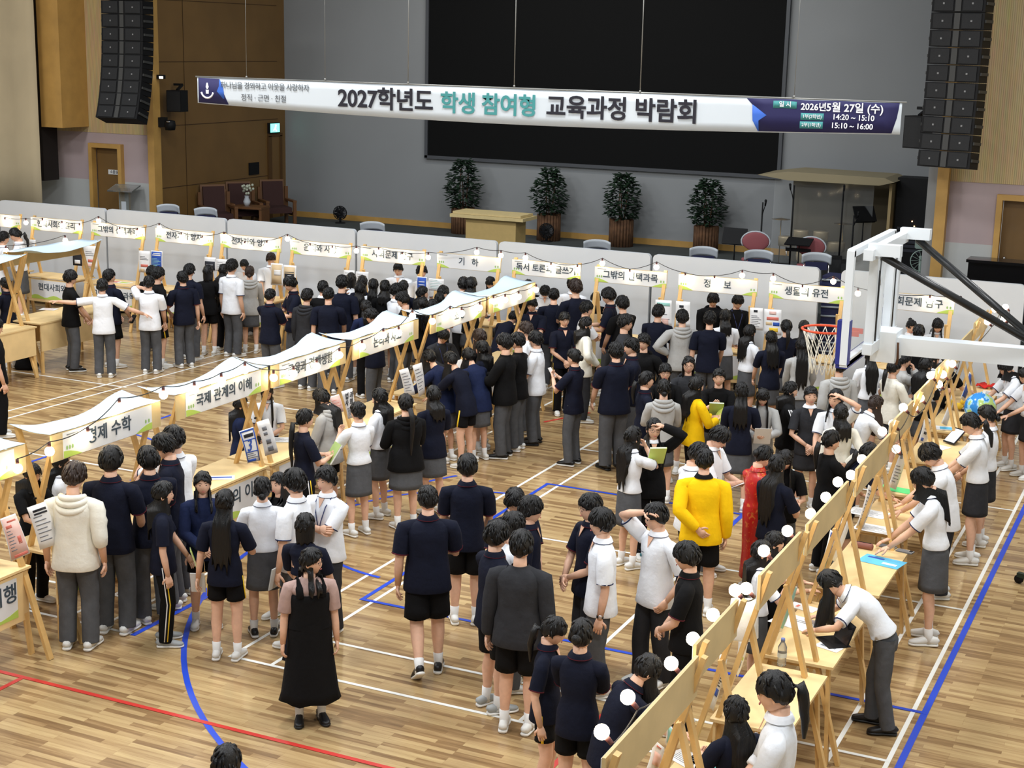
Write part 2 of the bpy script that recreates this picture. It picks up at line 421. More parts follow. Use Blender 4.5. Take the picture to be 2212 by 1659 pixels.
def wall_speaker(p, rz, label, d, cat='loudspeaker'):
    e = empty('wall_speaker', p, rz, label, cat); b = MB(); b.box((0, 0, 0), d, 0, None, 1.0); b.build('cabinet', BK, e)
    b = MB(); b.box((0, -d[1] / 2 - 0.006, 0), (d[0] * 0.9, 0.012, d[2] * 0.92)); b.build('grille', mat('speaker grille', srgb(30, 31, 34), 0.7), e)
    b = MB(); b.bar((0, 0, d[2] / 2), (0, d[1] / 2 + 0.1, d[2] / 2 + 0.12), 0.05, 0.05); b.bar((0, d[1] / 2 + 0.1, d[2] / 2 + 0.12), (-0.22, d[1] / 2 + 0.12, d[2] / 2 + 0.12), 0.05, 0.05); b.build('bracket', BK, e)
p = pixX(383, 218, -13.85); wall_speaker(p, 0.2, 'black box speaker on a bracket beside the left stage column', (0.36, 0.36, 0.48))
p = pixY(1983, 285, 16.2); wall_speaker((p.x, 16.2, p.z), -0.35, 'black tilted box speaker beside the right speaker column', (0.36, 0.36, 0.56))
p = pixX(360, 266, -13.9); e = empty('stage_light', p, 0.3, 'black moving head stage light on the left stage column', 'stage light')
b = MB(); b.box((-0.1, 0, 0.02), (0.18, 0.2, 0.22)); b.build('base', BK, e); b = MB(); b.lathe([(0.0, -0.12), (0.11, -0.11), (0.13, 0), (0.11, 0.1), (0.0, 0.12)], 14, 0, (0.1, -0.05, -0.04)); b.build('lamp_head', BK, e); b = MB(); b.ball((0.1, -0.16, 0.04), (0.05, 0.03, 0.02)); b.build('lens', CHROME, e)
p = pixX(348, 166, -13.95); e = empty('flood_lamp', p, 0.2, 'small lit flood lamp high on the left stage column', 'lamp'); b = MB(); b.box((0, 0, 0), (0.16, 0.12, 0.09)); b.build('housing', BK, e); b = MB(); b.box((0.03, -0.064, -0.012), (0.09, 0.012, 0.05)); b.build('lit_face', mat('flood glow', (1, 1, 0.95, 1), 0.5, emit=(1, 0.97, 0.9, 5)), e)
p = pixX(591, 276, -14.15); e = empty('exit_sign', p, 0, 'glowing green exit sign above the stage side door', 'exit sign'); b = MB(); b.box((0, 0, 0), (0.08, 0.44, 0.26)); b.build('housing', BK, e)
b = MB(); b.box((0.045, 0, 0), (0.012, 0.40, 0.22)); b.build('lit_panel', mat('exit green', srgb(60, 220, 190), 0.5, emit=(0.18, 0.95, 0.75, 2.2)), e)
b = MB(); b.ball((0.054, 0.02, 0.06), 0.024); b.bar((0.054, 0.02, 0.03), (0.054, -0.02, -0.03), 0.02, 0.04); b.bar((0.054, -0.02, -0.02), (0.054, 0.05, -0.08), 0.02, 0.02); b.bar((0.054, -0.02, -0.02), (0.054, -0.08, -0.06), 0.02, 0.02); b.build('running_figure', mat('exit white', (1, 1, 1, 1), 0.5, emit=(1, 1, 1, 2)), e)
p = pixX(548, 364, -14.19); b = MB(); b.box((0, 0, 0), (0.05, 0.42, 0.30)); tag(b.build('wall_box', BK, loc=p), 'black square control box on the wooden stage side wall', 'wall box')
a = pixX(575, 300, -14.2); c = pixX(612, 470, -14.2)
e = empty('door_3', (-14.19, (a.y + c.y) / 2, SZ)); e['kind'] = 'structure'; b = MB(); b.box((0, 0, 1.05), (0.02, c.y - a.y - 0.3, 2.1)); b.build('leaf', PANEL, e); b = MB(); b.box((0.01, -(c.y - a.y) / 2 + 0.12, 1.05), (0.04, 0.16, 2.1)); b.box((0.01, (c.y - a.y) / 2 - 0.12, 1.05), (0.04, 0.1, 2.1)); b.box((0.01, 0, 2.12), (0.04, c.y - a.y - 0.1, 0.08)); b.build('frame', mat('door frame brown', srgb(86, 58, 22), 0.6), e)
# podium
e = empty('podium', (-5.95, 17.9, SZ), 0, 'wide pale wooden podium standing at the centre of the stage', 'podium')
b = MB(); b.box((0.05, 0, 0.46), (1.18, 0.5, 0.92)); b.build('body', mat('podium ply', srgb(196, 168, 108), 0.5, var=0.05), e)
b = MB(); b.box((0, -0.02, 0.955), (1.72, 0.72, 0.07)); b.build('top', mat('podium top', srgb(214, 192, 138), 0.45, var=0.05), e); b = MB(); b.box((0, -0.05, 1.02), (1.60, 0.62, 0.05)); b.build('upper_top', mat('podium top', srgb(214, 192, 138), 0.45), e)
# plants in log planters
LEAF = mat('dark leaf', srgb(30, 48, 32), 0.45, var=0.3, scale=6); LOG = mat('log bark', srgb(96, 66, 42), 0.85, var=0.3, scale=9); SOIL = mat('soil', srgb(40, 30, 24), 0.95)
def plant(px, lab, top_px, seed, h):
    rnd = random.Random(seed); pp = pixY(px, 470, 21.75); e = empty('potted_plant', (pp.x, 21.75, SZ), 0, lab, 'potted plant', 'plants in log planters')
    b = MB()
    for k in range(22):
        t = 2 * PI * k / 22; r = 0.25; b.tube([(r * math.cos(t), r * math.sin(t), 0), (r * math.cos(t), r * math.sin(t), 0.62 + rnd.uniform(-.02, .03))], [0.038, 0.036], 7)
    b.build('log_planter', LOG, e)
    b = MB(); b.lathe([(0, 0.55), (0.23, 0.55), (0.23, 0.5)], 14); b.build('soil', SOIL, e)
    b = MB()
    for k in range(3):
        t = k * 2.1; b.tube([(0.05 * math.cos(t), 0.05 * math.sin(t), 0.5), (0.10 * math.cos(t), 0.10 * math.sin(t), 1.0), (0.12 * math.cos(t + .4), 0.12 * math.sin(t + .4), h - 0.2)], [0.018, 0.014, 0.008], 6)
    b.build('stem', LOG, e)
    b = MB()
    for k in range(640):
        z = rnd.uniform(0.66, h); u = (z - 0.62) / (h - 0.62); R = 0.10 + 0.30 * math.sin(PI * min(1, u * 0.80 + 0.18)) ** 0.9; r = R * math.sqrt(rnd.random()); t = rnd.uniform(0, 2 * PI)
        c = Vector((r * math.cos(t), r * math.sin(t), z)); d = Vector((math.cos(t + rnd.uniform(-.9, .9)), math.sin(t + rnd.uniform(-.9, .9)), rnd.uniform(-0.6, 0.3))).normalized(); sd = d.cross(Vector((0, 0, 1))).normalized(); L_ = rnd.uniform(0.10, 0.17); w_ = L_ * 0.33
        n_ = sd.cross(d) * 0.012
        b.add([c, c + d * L_ * 0.45 + sd * w_ - n_, c + d * L_, c + d * L_ * 0.45 - sd * w_ - n_, c + d * L_ * 0.5 + n_], [(0, 1, 4), (1, 2, 4), (2, 3, 4), (3, 0, 4)], 0, True)
    b.build('foliage', LEAF, e)
plant(1000, 'leftmost leafy plant in a log planter, left of the podium', 350, 1, 1.78)
plant(1186, 'leafy plant in a log planter just right of the podium', 367, 2, 1.70)
plant(1343, 'leafy plant in a log planter, third from the left on stage', 377, 3, 1.68)
plant(1527, 'leafy plant in a log planter nearest the music stands', 390, 4, 1.66)
def fan(px, py, lab, r):
    p = pix(px, py, SZ); e = empty('floor_fan', p, 0.3, lab, 'fan'); b = MB(); b.lathe([(0, 0.03), (r * 0.75, 0.02), (r * 0.8, 0), (0, 0)], 16); b.tube([(0, 0, 0), (0, 0, r * 0.9)], [0.03, 0.025], 8); b.build('stand', BK, e)
    b = MB(); c = r * 1.55
    for k in range(18): t = 2 * PI * k / 18; b.tube([(0, -0.11, c), (r * .6 * math.cos(t), -0.10, c + r * .6 * math.sin(t)), (r * math.cos(t), -0.02, c + r * math.sin(t)), (r * .7 * math.cos(t), 0.09, c + r * .7 * math.sin(t)), (0, 0.12, c)], [0.006] * 5, 4)
    b.tube([(r * math.cos(t), -0.02, c + r * math.sin(t)) for t in [2 * PI * k / 20 for k in range(21)]], [0.012] * 21, 5); b.build('cage', BK, e)
    b = MB(); b.lathe([(0, 0.06), (0.06, 0.05), (0.07, -0.04), (0, -0.06)], 10, 0, (0, 0, 0)); b.v = [(x, z, y + c) for x, y, z in b.v]
    for k in range(5): t = 2 * PI * k / 5; u = Vector((math.cos(t), 0, math.sin(t))); w_ = Vector((-math.sin(t), 0.25, math.cos(t))); o_ = Vector((0, 0, c)); b.quad(o_ + u * 0.05 - w_ * 0.04, o_ + u * r * .85 - w_ * 0.09, o_ + u * r * .85 + w_ * 0.09, o_ + u * 0.05 + w_ * 0.04)
    b.build('blades', mat('fan blade', srgb(34, 34, 38), 0.35), e)
fan(735, 482, 'black round floor fan on the stage left of the podium', 0.17); fan(1180, 522, 'black round floor fan on the stage right of the podium', 0.17)
# folding chairs with white shell backs along the stage front
SHELL = mat('white chair shell', srgb(196, 202, 208), 0.4); SEATB = mat('navy chair seat', srgb(28, 32, 72), 0.7)
def shell_chair(px, py, lab):
    p = pixY(px, py, 16.1); e = empty('stacking_chair', (p.x, 16.1, SZ), 0.25, lab, 'chair', 'chairs along the stage front'); H_ = max(0.80, p.z - SZ)
    g = [[(0.26 * math.sin(a) * 1.0, 0.0 + 0.13 * (1 - math.cos(a)) * -1 + 0.05 * i / 4, H_ - 0.17 * i / 4 * (1.0) - 0.05 * abs(math.sin(a)) ** 3) for a in [-1.25 + 2.5 * j / 12 for j in range(13)]] for i in range(5)]
    b = MB(); b.sheet(g, 0.03); b.build('backrest', SHELL, e)
    b = MB(); b.box((0, -0.20, 0.44), (0.46, 0.44, 0.05)); b.build('seat', SEATB, e); b = MB(); b.box((0, -0.01, H_ - 0.24), (0.40, 0.03, 0.14)); b.build('back_pad', SEATB, e)
    for sx in (-1, 1):
        b = MB(); b.tube([(sx * 0.22, 0.04, H_ - 0.04), (sx * 0.225, -0.02, 0.44), (sx * 0.235, 0.14, 0.0)], [0.012] * 3, 7); b.build('leg', CHROME, e)
        b = MB(); b.tube([(sx * 0.225, -0.02, 0.46), (sx * 0.23, -0.40, 0.42), (sx * 0.235, -0.42, 0.0)], [0.012] * 3, 7); b.build('leg', CHROME, e)
for px_, py_, l_ in ((365, 441, 'leftmost white backed chair peeking over the partition, by the lectern'), (446, 448, 'white backed chair over the partition in front of the wooden armchairs'), (806, 479, 'white backed chair over the partition right of the left fan'), (1291, 518, 'white backed chair over the partition below the third plant'), (1521, 533, 'white backed chair over the partition below the fourth plant'), (1640, 540, 'white backed chair over the partition left of the music stand'), (1765, 546, 'white backed chair over the partition by the drum booth')): shell_chair(px_, py_, l_)
ROSE = mat('rose fabric', srgb(150, 84, 88), 0.85)
def round_chair(px, py, y, lab):
    p = pixY(px, py, y); e = empty('round_back_chair', (p.x, y, SZ), 0.2, lab, 'chair'); b = MB(); b.ball((0, 0.04, 0.80), (0.27, 0.04, 0.19), 0, 18, 10); b.build('backrest', ROSE, e)
    b = MB(); b.tube([(0.285 * math.cos(t), 0.05, 0.80 + 0.20 * math.sin(t)) for t in [PI * 1.15 - (PI * 1.3) * k / 14 for k in range(15)]], [0.016] * 15, 6); b.build('back_frame', SHELL, e)
    b = MB(); b.lathe([(0, 0.5), (0.24, 0.49), (0.25, 0.45), (0, 0.43)], 16, 0, (0, -0.2, 0)); b.build('seat', ROSE, e)
    for sx in (-1, 1):
        for yy in (-0.4, 0.08): b = MB(); b.tube([(sx * 0.2, yy * 0.8, 0.45), (sx * 0.24, yy * 1.1, 0)], [0.013] * 2, 6); b.build('leg', SHELL, e)
round_chair(1632, 520, 18.2, 'rose pink round backed chair behind the left music stand'); round_chair(1752, 530, 18.0, 'rose pink round backed chair in front of the drum booth')
# wooden armchairs and side table, lectern
MAHOG = mat('mahogany', srgb(104, 68, 36), 0.45, var=0.12, scale=4); MARC = mat('maroon cushion', srgb(56, 28, 24), 0.8)
def armchair(px, y, lab, rz=0.9):
    p = pixY(px, 440, y); e = empty('wooden_armchair', (p.x, y, SZ), rz, lab, 'armchair', 'wooden armchairs on the stage')
    b = MB(); b.box((0, 0.33, 0.72), (0.52, 0.07, 0.66), 0, rotx_(-0.12)); b.build('backrest', MARC, e); b = MB(); b.box((0, -0.02, 0.38), (0.58, 0.6, 0.14)); b.build('seat', MARC, e)
    for sx in (-1, 1):
        b = MB(); b.box((sx * 0.35, -0.02, 0.60), (0.09, 0.72, 0.05)); b.box((sx * 0.35, -0.34, 0.30), (0.08, 0.06, 0.60)); b.box((sx * 0.35, 0.33, 0.46), (0.08, 0.06, 0.92)); b.box((sx * 0.35, 0, 0.28), (0.05, 0.66, 0.08)); b.build('arm_frame', MAHOG, e)
    b = MB(); b.box((0, 0.38, 0.72), (0.62, 0.04, 0.74), 0, rotx_(-0.12)); b.build('back_panel', MAHOG, e)
armchair(470, 18.6, 'wooden armchair with maroon cushions nearest the stage column'); armchair(525, 19.6, 'wooden armchair with maroon cushions in the middle of the three'); armchair(598, 20.6, 'wooden armchair with maroon cushions nearest the grey back wall')
p = pixY(562, 450, 20.0); e = empty('side_table', (p.x + 0.2, 19.3, SZ), 0.2, 'low wooden table standing between the stage armchairs', 'table'); b = MB(); b.box((0, 0, 0.56), (0.8, 0.55, 0.05)); b.build('table_top', MAHOG, e)
for sx in (-1, 1):
    b = MB(); b.box((sx * 0.36, 0, 0.27), (0.06, 0.5, 0.54)); b.build('side_panel', MAHOG, e)
p = Vector((p.x + 0.1, 19.3, SZ + 0.585)); e = empty('flower_vase', p, 0, 'white vase of pale flowers on the low stage table', 'vase'); b = MB(); b.lathe([(0, 0), (0.06, 0), (0.09, 0.1), (0.05, 0.2), (0.06, 0.24)], 12); b.build('vase', SHELL, e); b = MB()
rr = random.Random(3)
for k in range(22): b.ball((rr.uniform(-.14, .14), rr.uniform(-.1, .1), 0.28 + rr.uniform(0, 0.22)), 0.035, 0, 6, 5)
b.build('flowers', mat('pale petals', srgb(186, 190, 170), 0.8), e)
p = pixY(268, 415, 16.6); e = empty('acrylic_lectern', (p.x, 16.6, SZ), 0.2, 'clear acrylic lectern standing beside the left stage door', 'lectern')
ACR = mat('clear acrylic', srgb(222, 230, 228), 0.1, trans=0.85); b = MB(); b.box((0, 0, 1.12), (0.62, 0.44, 0.03), 0, rotx_(0.25)); b.build('top', ACR, e); b = MB(); b.box((0, 0.02, 0.55), (0.24, 0.10, 1.1)); b.build('column', ACR, e); b = MB(); b.box((0, 0, 0.02), (0.5, 0.4, 0.04)); b.build('base', ACR, e); b = MB(); b.box((0, -0.035, 0.72), (0.12, 0.008, 0.2)); b.build('crest_plate', SHELL, e)
# music stands, mic stands, drum booth, drums, monitors, piano, rack
def music_stand(px, py, y, lab, tilt=0.35, rz=0.0):
    p = pixY(px, py, y); e = empty('music_stand', (p.x, y, SZ), rz, lab, 'music stand'); h = p.z - SZ; b = MB(); b.box((0, 0, h), (0.50, 0.02, 0.34), 0, rotx_(-tilt)); b.box((0, -0.03, h - 0.16), (0.50, 0.07, 0.015), 0, rotx_(-tilt))
    b.build('desk', BK, e); b = MB(); b.tube([(0, 0.03, h - 0.05), (0, 0.03, 0.12)], [0.012, 0.016], 8); b.build('pole', BK, e)
    for k in range(3):
        t = 2 * PI * k / 3 + 0.5; b = MB(); b.tube([(0, 0.03, 0.2), (0.28 * math.cos(t), 0.03 + 0.28 * math.sin(t), 0.012)], [0.011, 0.011], 6); b.build('leg', BK, e)
music_stand(1587, 510, 18.6, 'black slotted music stand left of the microphone stand'); music_stand(1726, 522, 17.8, 'black music stand lying flat in front of the rose chair', 1.25); music_stand(1868, 462, 20.2, 'black music stand inside the drum booth, tilted to the right', 0.5, 0.8)
def mic_stand(px0, ytop, y, lab, boom):
    p = pixY(px0, ytop, y); e = empty('microphone_stand', (p.x, y, SZ), 0, lab, 'microphone stand'); h = p.z - SZ; b = MB(); b.tube([(0, 0, 0.03), (0, 0, h)], [0.020, 0.016], 8); b.build('pole', BK, e)
    b = MB(); b.lathe([(0, 0.03), (0.13, 0.02), (0.14, 0), (0, 0)], 14); b.build('base', BK, e); b = MB(); b.tube([(0, 0, h * 0.82), (boom * 0.5, -0.05, h * 0.9), (boom, -0.1, h * 0.9 + 0.1)], [0.009] * 3, 6); b.build('boom', BK, e); b = MB(); b.tube([(boom, -0.1, h * 0.9 + 0.09), (boom * 1.15, -0.12, h * 0.9 + 0.2)], [0.016, 0.026], 8); b.ball((boom * 1.15, -0.12, h * 0.9 + 0.2), 0.028, 0, 8, 6); b.build('microphone', BK, e)
mic_stand(1648, 437, 19.0, 'black microphone stand with two clips left of the drum booth', 0.08); mic_stand(1716, 400, 19.9, 'tall black microphone stand at the left of the drum booth', -0.05); mic_stand(1823, 402, 20.0, 'tall black microphone stand at the centre of the drum booth', 0.03); mic_stand(1845, 465, 19.9, 'short black microphone stand beside the drum kit', 0.1)
e = empty('drum_booth', (0.72, 20.9, SZ), 0, 'clear walled drum booth with a pale flat roof on stage', 'drum booth')
b = MB(); b.prism([(-1.55, 1.98), (-0.9, 2.08), (1.1, 2.06), (1.3, 1.98), (1.0, 1.90), (-0.9, 1.90)], 1.4, Matrix.Translation((0, -0.9, 0.0)), 0); b.build('roof', mat('booth roof', srgb(150, 138, 108), 0.7), e)
GL = mat('booth acrylic', srgb(226, 230, 230), 0.05, alpha=0.06); b = MB(); b.box((-0.2, -0.62, 0.95), (2.1, 0.015, 1.9)); b.box((-1.24, 0.1, 0.95), (0.015, 1.4, 1.9)); b.build('clear_panel', GL, e)
b = MB(); b.box((0.0, 0.75, 0.95), (2.4, 0.05, 1.9)); b.build('back_panel', mat('booth felt', srgb(96, 88, 70), 0.9), e); b = MB(); b.box((1.18, 0.1, 0.95), (0.06, 1.4, 1.95)); b.build('side_post', mat('booth post', srgb(170, 148, 104), 0.7), e)
for x_ in (-0.35, -0.75):
    q = MB(); q.lathe([(0, 0), (0.05, 0), (0.06, 0.04)], 12, 0, (x_, -0.3, 1.86)); q.build('spot_lamp', mat('booth spot', (1, 1, 1, 1), 0.5, emit=(1, 0.95, 0.85, 4 if x_ > -0.5 else 1)), e)
e = empty('drum_kit', (0.25, 20.62, SZ), 0.1, 'silver drum kit standing inside the clear drum booth', 'drum kit'); DR = mat('champagne drum', srgb(190, 172, 138), 0.3, metal=0.3)
b = MB(); b.lathe([(0, 0.2), (0.27, 0.2), (0.28, -0.2), (0, -0.2)], 20); b.v = [(x, z, y + 0.30) for x, y, z in b.v]; b.build('bass_drum', DR, e)
for x_, y_, z_, r_ in ((-0.22, -0.05, 0.72, 0.16), (0.2, -0.05, 0.72, 0.16), (0.5, 0.1, 0.5, 0.2), (-0.55, 0.1, 0.55, 0.17)):
    b = MB(); b.lathe([(0, 0.1), (r_, 0.1), (r_ * 1.02, 0.08), (r_, -0.1), (0, -0.1)], 16, 0, (x_, y_, z_)); d = b.build('drum', DR, e); b = MB(); b.tube([(x_, y_, z_ - 0.1), (x_ * 0.9, y_, 0.02)], [0.012, 0.012], 6); b.build('drum_stand', CHROME, e)
for x_, y_, z_ in ((-0.7, 0.2, 1.0), (0.62, 0.2, 0.98)): b = MB(); b.lathe([(0, 0.03), (0.2, 0), (0.2, -0.004), (0, 0.02)], 18, 0, (x_, y_, z_)); b.tube([(x_, y_, z_), (x_, y_, 0.01)], [0.01, 0.012], 6); b.build('cymbal', mat('brass', srgb(150, 120, 60), 0.3, metal=0.9), e)
p = pixY(1984, 560, 20.0); e = empty('equipment_rack', (2.28, 20.9, SZ), 0, 'tall black equipment rack with small lights at stage right', 'rack'); b = MB(); b.box((0, 0, 1.02), (0.62, 0.6, 2.04)); b.build('cabinet', BK, e)
b = MB()
for k in range(6): b.box((0, -0.305, 0.55 + 0.09 * k), (0.5, 0.012, 0.06))
b.build('unit_front', mat('rack unit', srgb(70, 72, 80), 0.4, metal=0.5), e)
b = MB()
for x_, z_ in ((0.05, 1.16), (-0.1, 0.98), (-0.14, 0.84), (0.1, 1.06)): b.ball((x_, -0.315, z_), 0.014, 0, 6, 5)
b.build('indicator_light', mat('rack led', (1, 0.7, 0.4, 1), 0.5, emit=(1, 0.55, 0.25, 6)), e)
for px_, y_, l_ in ((1675, 17.3, 'black wedge monitor speaker behind the partition by the rose chair'), (1790, 19.0, 'black monitor speaker on the floor before the drum kit'), (1850, 18.6, 'dark navy keyboard bench behind the partition gap')):
    p = pixY(px_, 545, y_); e = empty('stage_monitor', (p.x, y_, SZ), 0.2, l_, 'monitor'); b = MB(); b.box((0, 0, 0.26), (0.62, 0.42, 0.52), 0, None, 0.85); b.build('cabinet', BK, e); b = MB(); b.box((0, -0.2, 0.27), (0.54, 0.02, 0.42), 0, rotx_(-0.07)); b.build('grille', mat('speaker grille', srgb(30, 31, 34), 0.7), e)
p = pixY(1990, 545, 18.0); e = empty('pedestal_fan', (p.x, 18.0, SZ), 0.3, 'pale green pedestal fan behind the basketball backboard', 'fan'); b = MB(); b.tube([(0, 0, 0), (0, 0, 0.8)], [0.03, 0.03], 8); b.lathe([(0, 0.05), (0.2, 0.03), (0.2, 0)], 14); b.build('stand', mat('fan green', srgb(150, 170, 160), 0.5), e); b = MB(); b.box((0, 0.05, 1.02), (0.22, 0.2, 0.16)); b.build('motor', mat('fan green', srgb(150, 170, 160), 0.5), e)
b = MB(); b.tube([(0.2 * math.cos(t), -0.1, 0.72 + 0.2 * math.sin(t)) for t in [2 * PI * k / 20 for k in range(21)]], [0.01] * 21, 5)
for k in range(14): t = 2 * PI * k / 14; b.tube([(0, -0.13, 0.72), (0.2 * math.cos(t), -0.1, 0.72 + 0.2 * math.sin(t))], [0.004] * 2, 4)
b.build('cage', mat('fan green', srgb(150, 170, 160), 0.5), e)
e = empty('upright_piano', (4.95, 16.0, SZ), 0, 'black upright piano behind the partition below the right door', 'piano'); b = MB(); b.box((0, 0.1, 0.52), (1.5, 0.4, 1.04)); b.box((0, 0.08, 1.06), (1.56, 0.5, 0.05)); b.build('case', mat('piano black', srgb(12, 12, 14), 0.15), e); b = MB(); b.box((0, -0.22, 0.66), (1.4, 0.28, 0.08)); b.build('key_lid', mat('piano black', srgb(12, 12, 14), 0.15), e)
# partitions in front of the stage
PARTM = mat('partition cloth', srgb(208, 212, 216), 0.85, var=0.02, scale=1.5, bump=0.15, bscale=6)
seams = [-19.0, -16.02, -13.08, -10.02, -6.99, -3.95, -0.93, 2.09]
def partition(x0, x1, lab):
    wd = x1 - x0 - 0.05; e = empty('partition_panel', ((x0 + x1) / 2, 14.0, 0), 0, lab, 'partition', 'cloth partitions before the stage')
    H_ = 2.19; n = 8; r = 0.08
    prof = [(-wd / 2, 0.06), (-wd / 2, H_ - r)] + [(-wd / 2 + r - r * math.cos(PI / 2 * k / 5), H_ - r + r * math.sin(PI / 2 * k / 5)) for k in range(1, 6)]
    prof += [(-x, z) for x, z in reversed(prof)]
    b = MB(); b.prism(prof, 0.09, Matrix.Translation((0, -0.045, 0)), 0)
    b.build('cover', PARTM, e)
    b = MB()
    for sx in (-1, 1):
        b = MB(); b.box((sx * (wd / 2 - 0.25), 0, 0.03), (0.08, 0.55, 0.06)); b.build('foot', BK, e)
labs = ['grey white cloth partition at the left edge of the picture', 'grey white cloth partition behind the 현대사회와 윤리 sign', 'grey white cloth partition behind the two 전자기와 양자 signs', 'grey white cloth partition right of the 전자기와 양자 signs, below the left fan', 'grey white cloth partition below the podium', 'grey white cloth partition behind the 독서 토론과 글쓰기 sign', 'grey white cloth partition behind the 정 보 sign', 'grey white cloth partition behind the basketball backboard', 'grey white cloth partition at the right edge below the piano']
for i in range(7): partition(seams[i], seams[i + 1], labs[i])
partition(2.42, 5.42, labs[7]); partition(5.44, 8.44, labs[8])
STRIPE = mat('chair edge grey', srgb(170, 178, 186), 0.4)
for k in range(13):   # stacked chairs seen through the gap between two partitions
    e = empty('stacked_chair', (2.255, 14.55, 0.022 + 0.155 * k), 0.06 * math.sin(k), 'dark folding chair in the stack seen through the partition gap', 'chair', 'folding chairs stacked behind the partition gap')
    b = MB(); b.box((0, 0, 0.055), (0.42, 0.44, 0.154)); b.build('seat', SEATB, e); b = MB(); b.tube([(-0.21, -0.23, 0.06), (0.21, -0.23, 0.075)], [0.018] * 2, 7); b.build('frame', STRIPE, e)
# hanging banner ----------------------------------------------------
e = empty('hanging_banner', (-1.85, 10, 4.85), 0, 'long white and navy banner with Korean event title hung on wires', 'banner')
N = 60; Wb = 11.7; top = []; bot = []
def bz(u): return (0.26, -0.175 - 0.11 * math.sin(PI * u))
def bpt(u, v, off=0.0):
    t_, b_ = bz(u); sc = 0.012 * abs(math.sin(u * PI * 14))
    return Vector((-Wb / 2 + Wb * u, off + 0.003 * math.sin(u * 26), (t_ - sc) * (1 - v) + b_ * v))
g = [[bpt(j / N, i / 4) for j in range(N + 1)] for i in range(5)]
b = MB(); b.sheet(g, 0.004); b.build('banner_cloth', mat('banner white', srgb(206, 214, 220), 0.7), e)
BN = mat('banner navy', srgb(30, 28, 80), 0.7); BB = mat('banner blue', srgb(56, 104, 200), 0.7); TEAL = mat('banner teal', srgb(64, 142, 142), 0.7); INK = mat('banner ink', srgb(24, 22, 34), 0.7); BWT = mat('banner print white', srgb(240, 242, 246), 0.7)
def bpatch(poly_rows, m, nm, parent=e, off=-0.006):
    """rows of (u0, u1) at increasing v printed on the cloth"""
    g = []
    for v, u0, u1 in poly_rows: g.append([bpt(u0 + (u1 - u0) * j / 10, v, off) for j in range(11)])
    b = MB(); b.sheet(g, 0.002); return b.build(nm, m, parent)
U = lambda px: (pixY(px, 220, 10.0).x + 1.85 + Wb / 2) / Wb
bpatch([(0.03, U(430), U(475)), (0.5, U(430), U(482)), (0.97, U(430), U(494))], BN, 'navy_end'); bpatch([(0.05, U(475), U(476)), (0.30, U(474), U(482)), (0.5, U(469), U(484)), (0.76, U(482), U(485))], BB, 'blue_fold', off=-0.009)
bpatch([(0.02, U(1613), U(1944)), (0.2, U(1626), U(1943)), (0.5, U(1628), U(1940)), (0.97, U(1643), U(1931))], BN, 'navy_end'); bpatch([(0.20, U(1626), U(1627)), (0.5, U(1627), U(1658)), (0.66, U(1628), U(1641)), (0.97, U(1641), U(1642.5))], BB, 'blue_fold', off=-0.009)
bpatch([(0.08, U(1671), U(1722)), (0.29, U(1671), U(1722))], TEAL, 'teal_label', off=-0.009); bpatch([(0.40, U(1732), U(1782)), (0.61, U(1732), U(1782))], TEAL, 'teal_label', off=-0.009); bpatch([(0.65, U(1731), U(1781)), (0.86, U(1731), U(1781))], TEAL, 'teal_label', off=-0.009)
def btext(s_, u, v, size, m, bold=0.012, sp=1.0, align='CENTER'):
    p = bpt(u, v, -0.013); text(s_, size, m, e, frame_m(p, (1, 0, 0), (0, 0, 1)), bold=bold, spacing=sp, align=align)
btext('하나님을 경외하고 이웃을 사랑하자', U(572), .25, .125, mat('banner grey ink', srgb(92, 96, 100), 0.7), 0.0, 0.92); btext('정직 · 근면 · 친절', U(570), .66, .125, mat('banner grey ink', srgb(92, 96, 100), 0.7), 0.0)
btext('2027학년도', U(832), .5, .37, INK, 0.025, 0.98); btext('학생 참여형', U(1055), .5, .345, TEAL, 0.025, 0.97); btext('교육과정 박람회', U(1342), .5, .36, INK, 0.025, 0.99)
btext('일 시', U(1697), .185, .085, BWT, 0.014); btext('2026년', U(1759), .22, .125, BWT, 0.02); btext('5월 27일 (수)', U(1848), .23, .145, BWT, 0.02); btext('1부(2학년)', U(1757), .505, .062, BWT, 0.008); btext('2부(1학년)', U(1756), .755, .062, BWT, 0.008); btext('14:20 ~ 15:10', U(1846), .51, .105, BWT, 0.018); btext('15:10 ~ 16:00', U(1844), .77, .105, BWT, 0.018)
b = MB(); c = bpt(U(449), .5, -0.012)
b.tube([c + Vector((0.12 * math.cos(t), 0, 0.11 * math.sin(t) - 0.01)) for t in [PI * 1.05 + PI * 0.9 * k / 12 for k in range(13)]], [0.016] * 13, 6); b.prism([(-.012, .13), (.012, .13), (.03, .06), (.012, .03), (-.012, .03), (-.03, .06)], 0.003, Matrix.Translation(c), 0); b.prism([(-.03, .015), (.03, .015), (.026, -.05), (-.026, -.05)], 0.003, Matrix.Translation(c), 0); b.build('torch_emblem', BWT, e)
WIRE = mat('hanging wire', srgb(150, 150, 146), 0.4, metal=0.6)
for u, px0 in ((0.085, 545), (0.215, 742), (0.345, 945), (0.502, 1186), (0.676, 1456), (0.872, 1752)):
    b = MB(); p0 = bpt(u, 0); b.tube([p0, p0 + Vector((0, 0, 2.4))], [0.008 if u > .3 and u < .7 else 0.004] * 2, 6); b.ball(p0 + Vector((0, 0, 0.03)), 0.02, 0, 6, 5); b.build('hanging_wire', WIRE, e)
b = MB(); b.tube([bpt(0, 0) + Vector((-0.03, 0, 0.0)), bpt(1, 0) + Vector((0.06, 0, 0.0))], [0.012] * 2, 6); b.build('top_rod', WIRE, e)
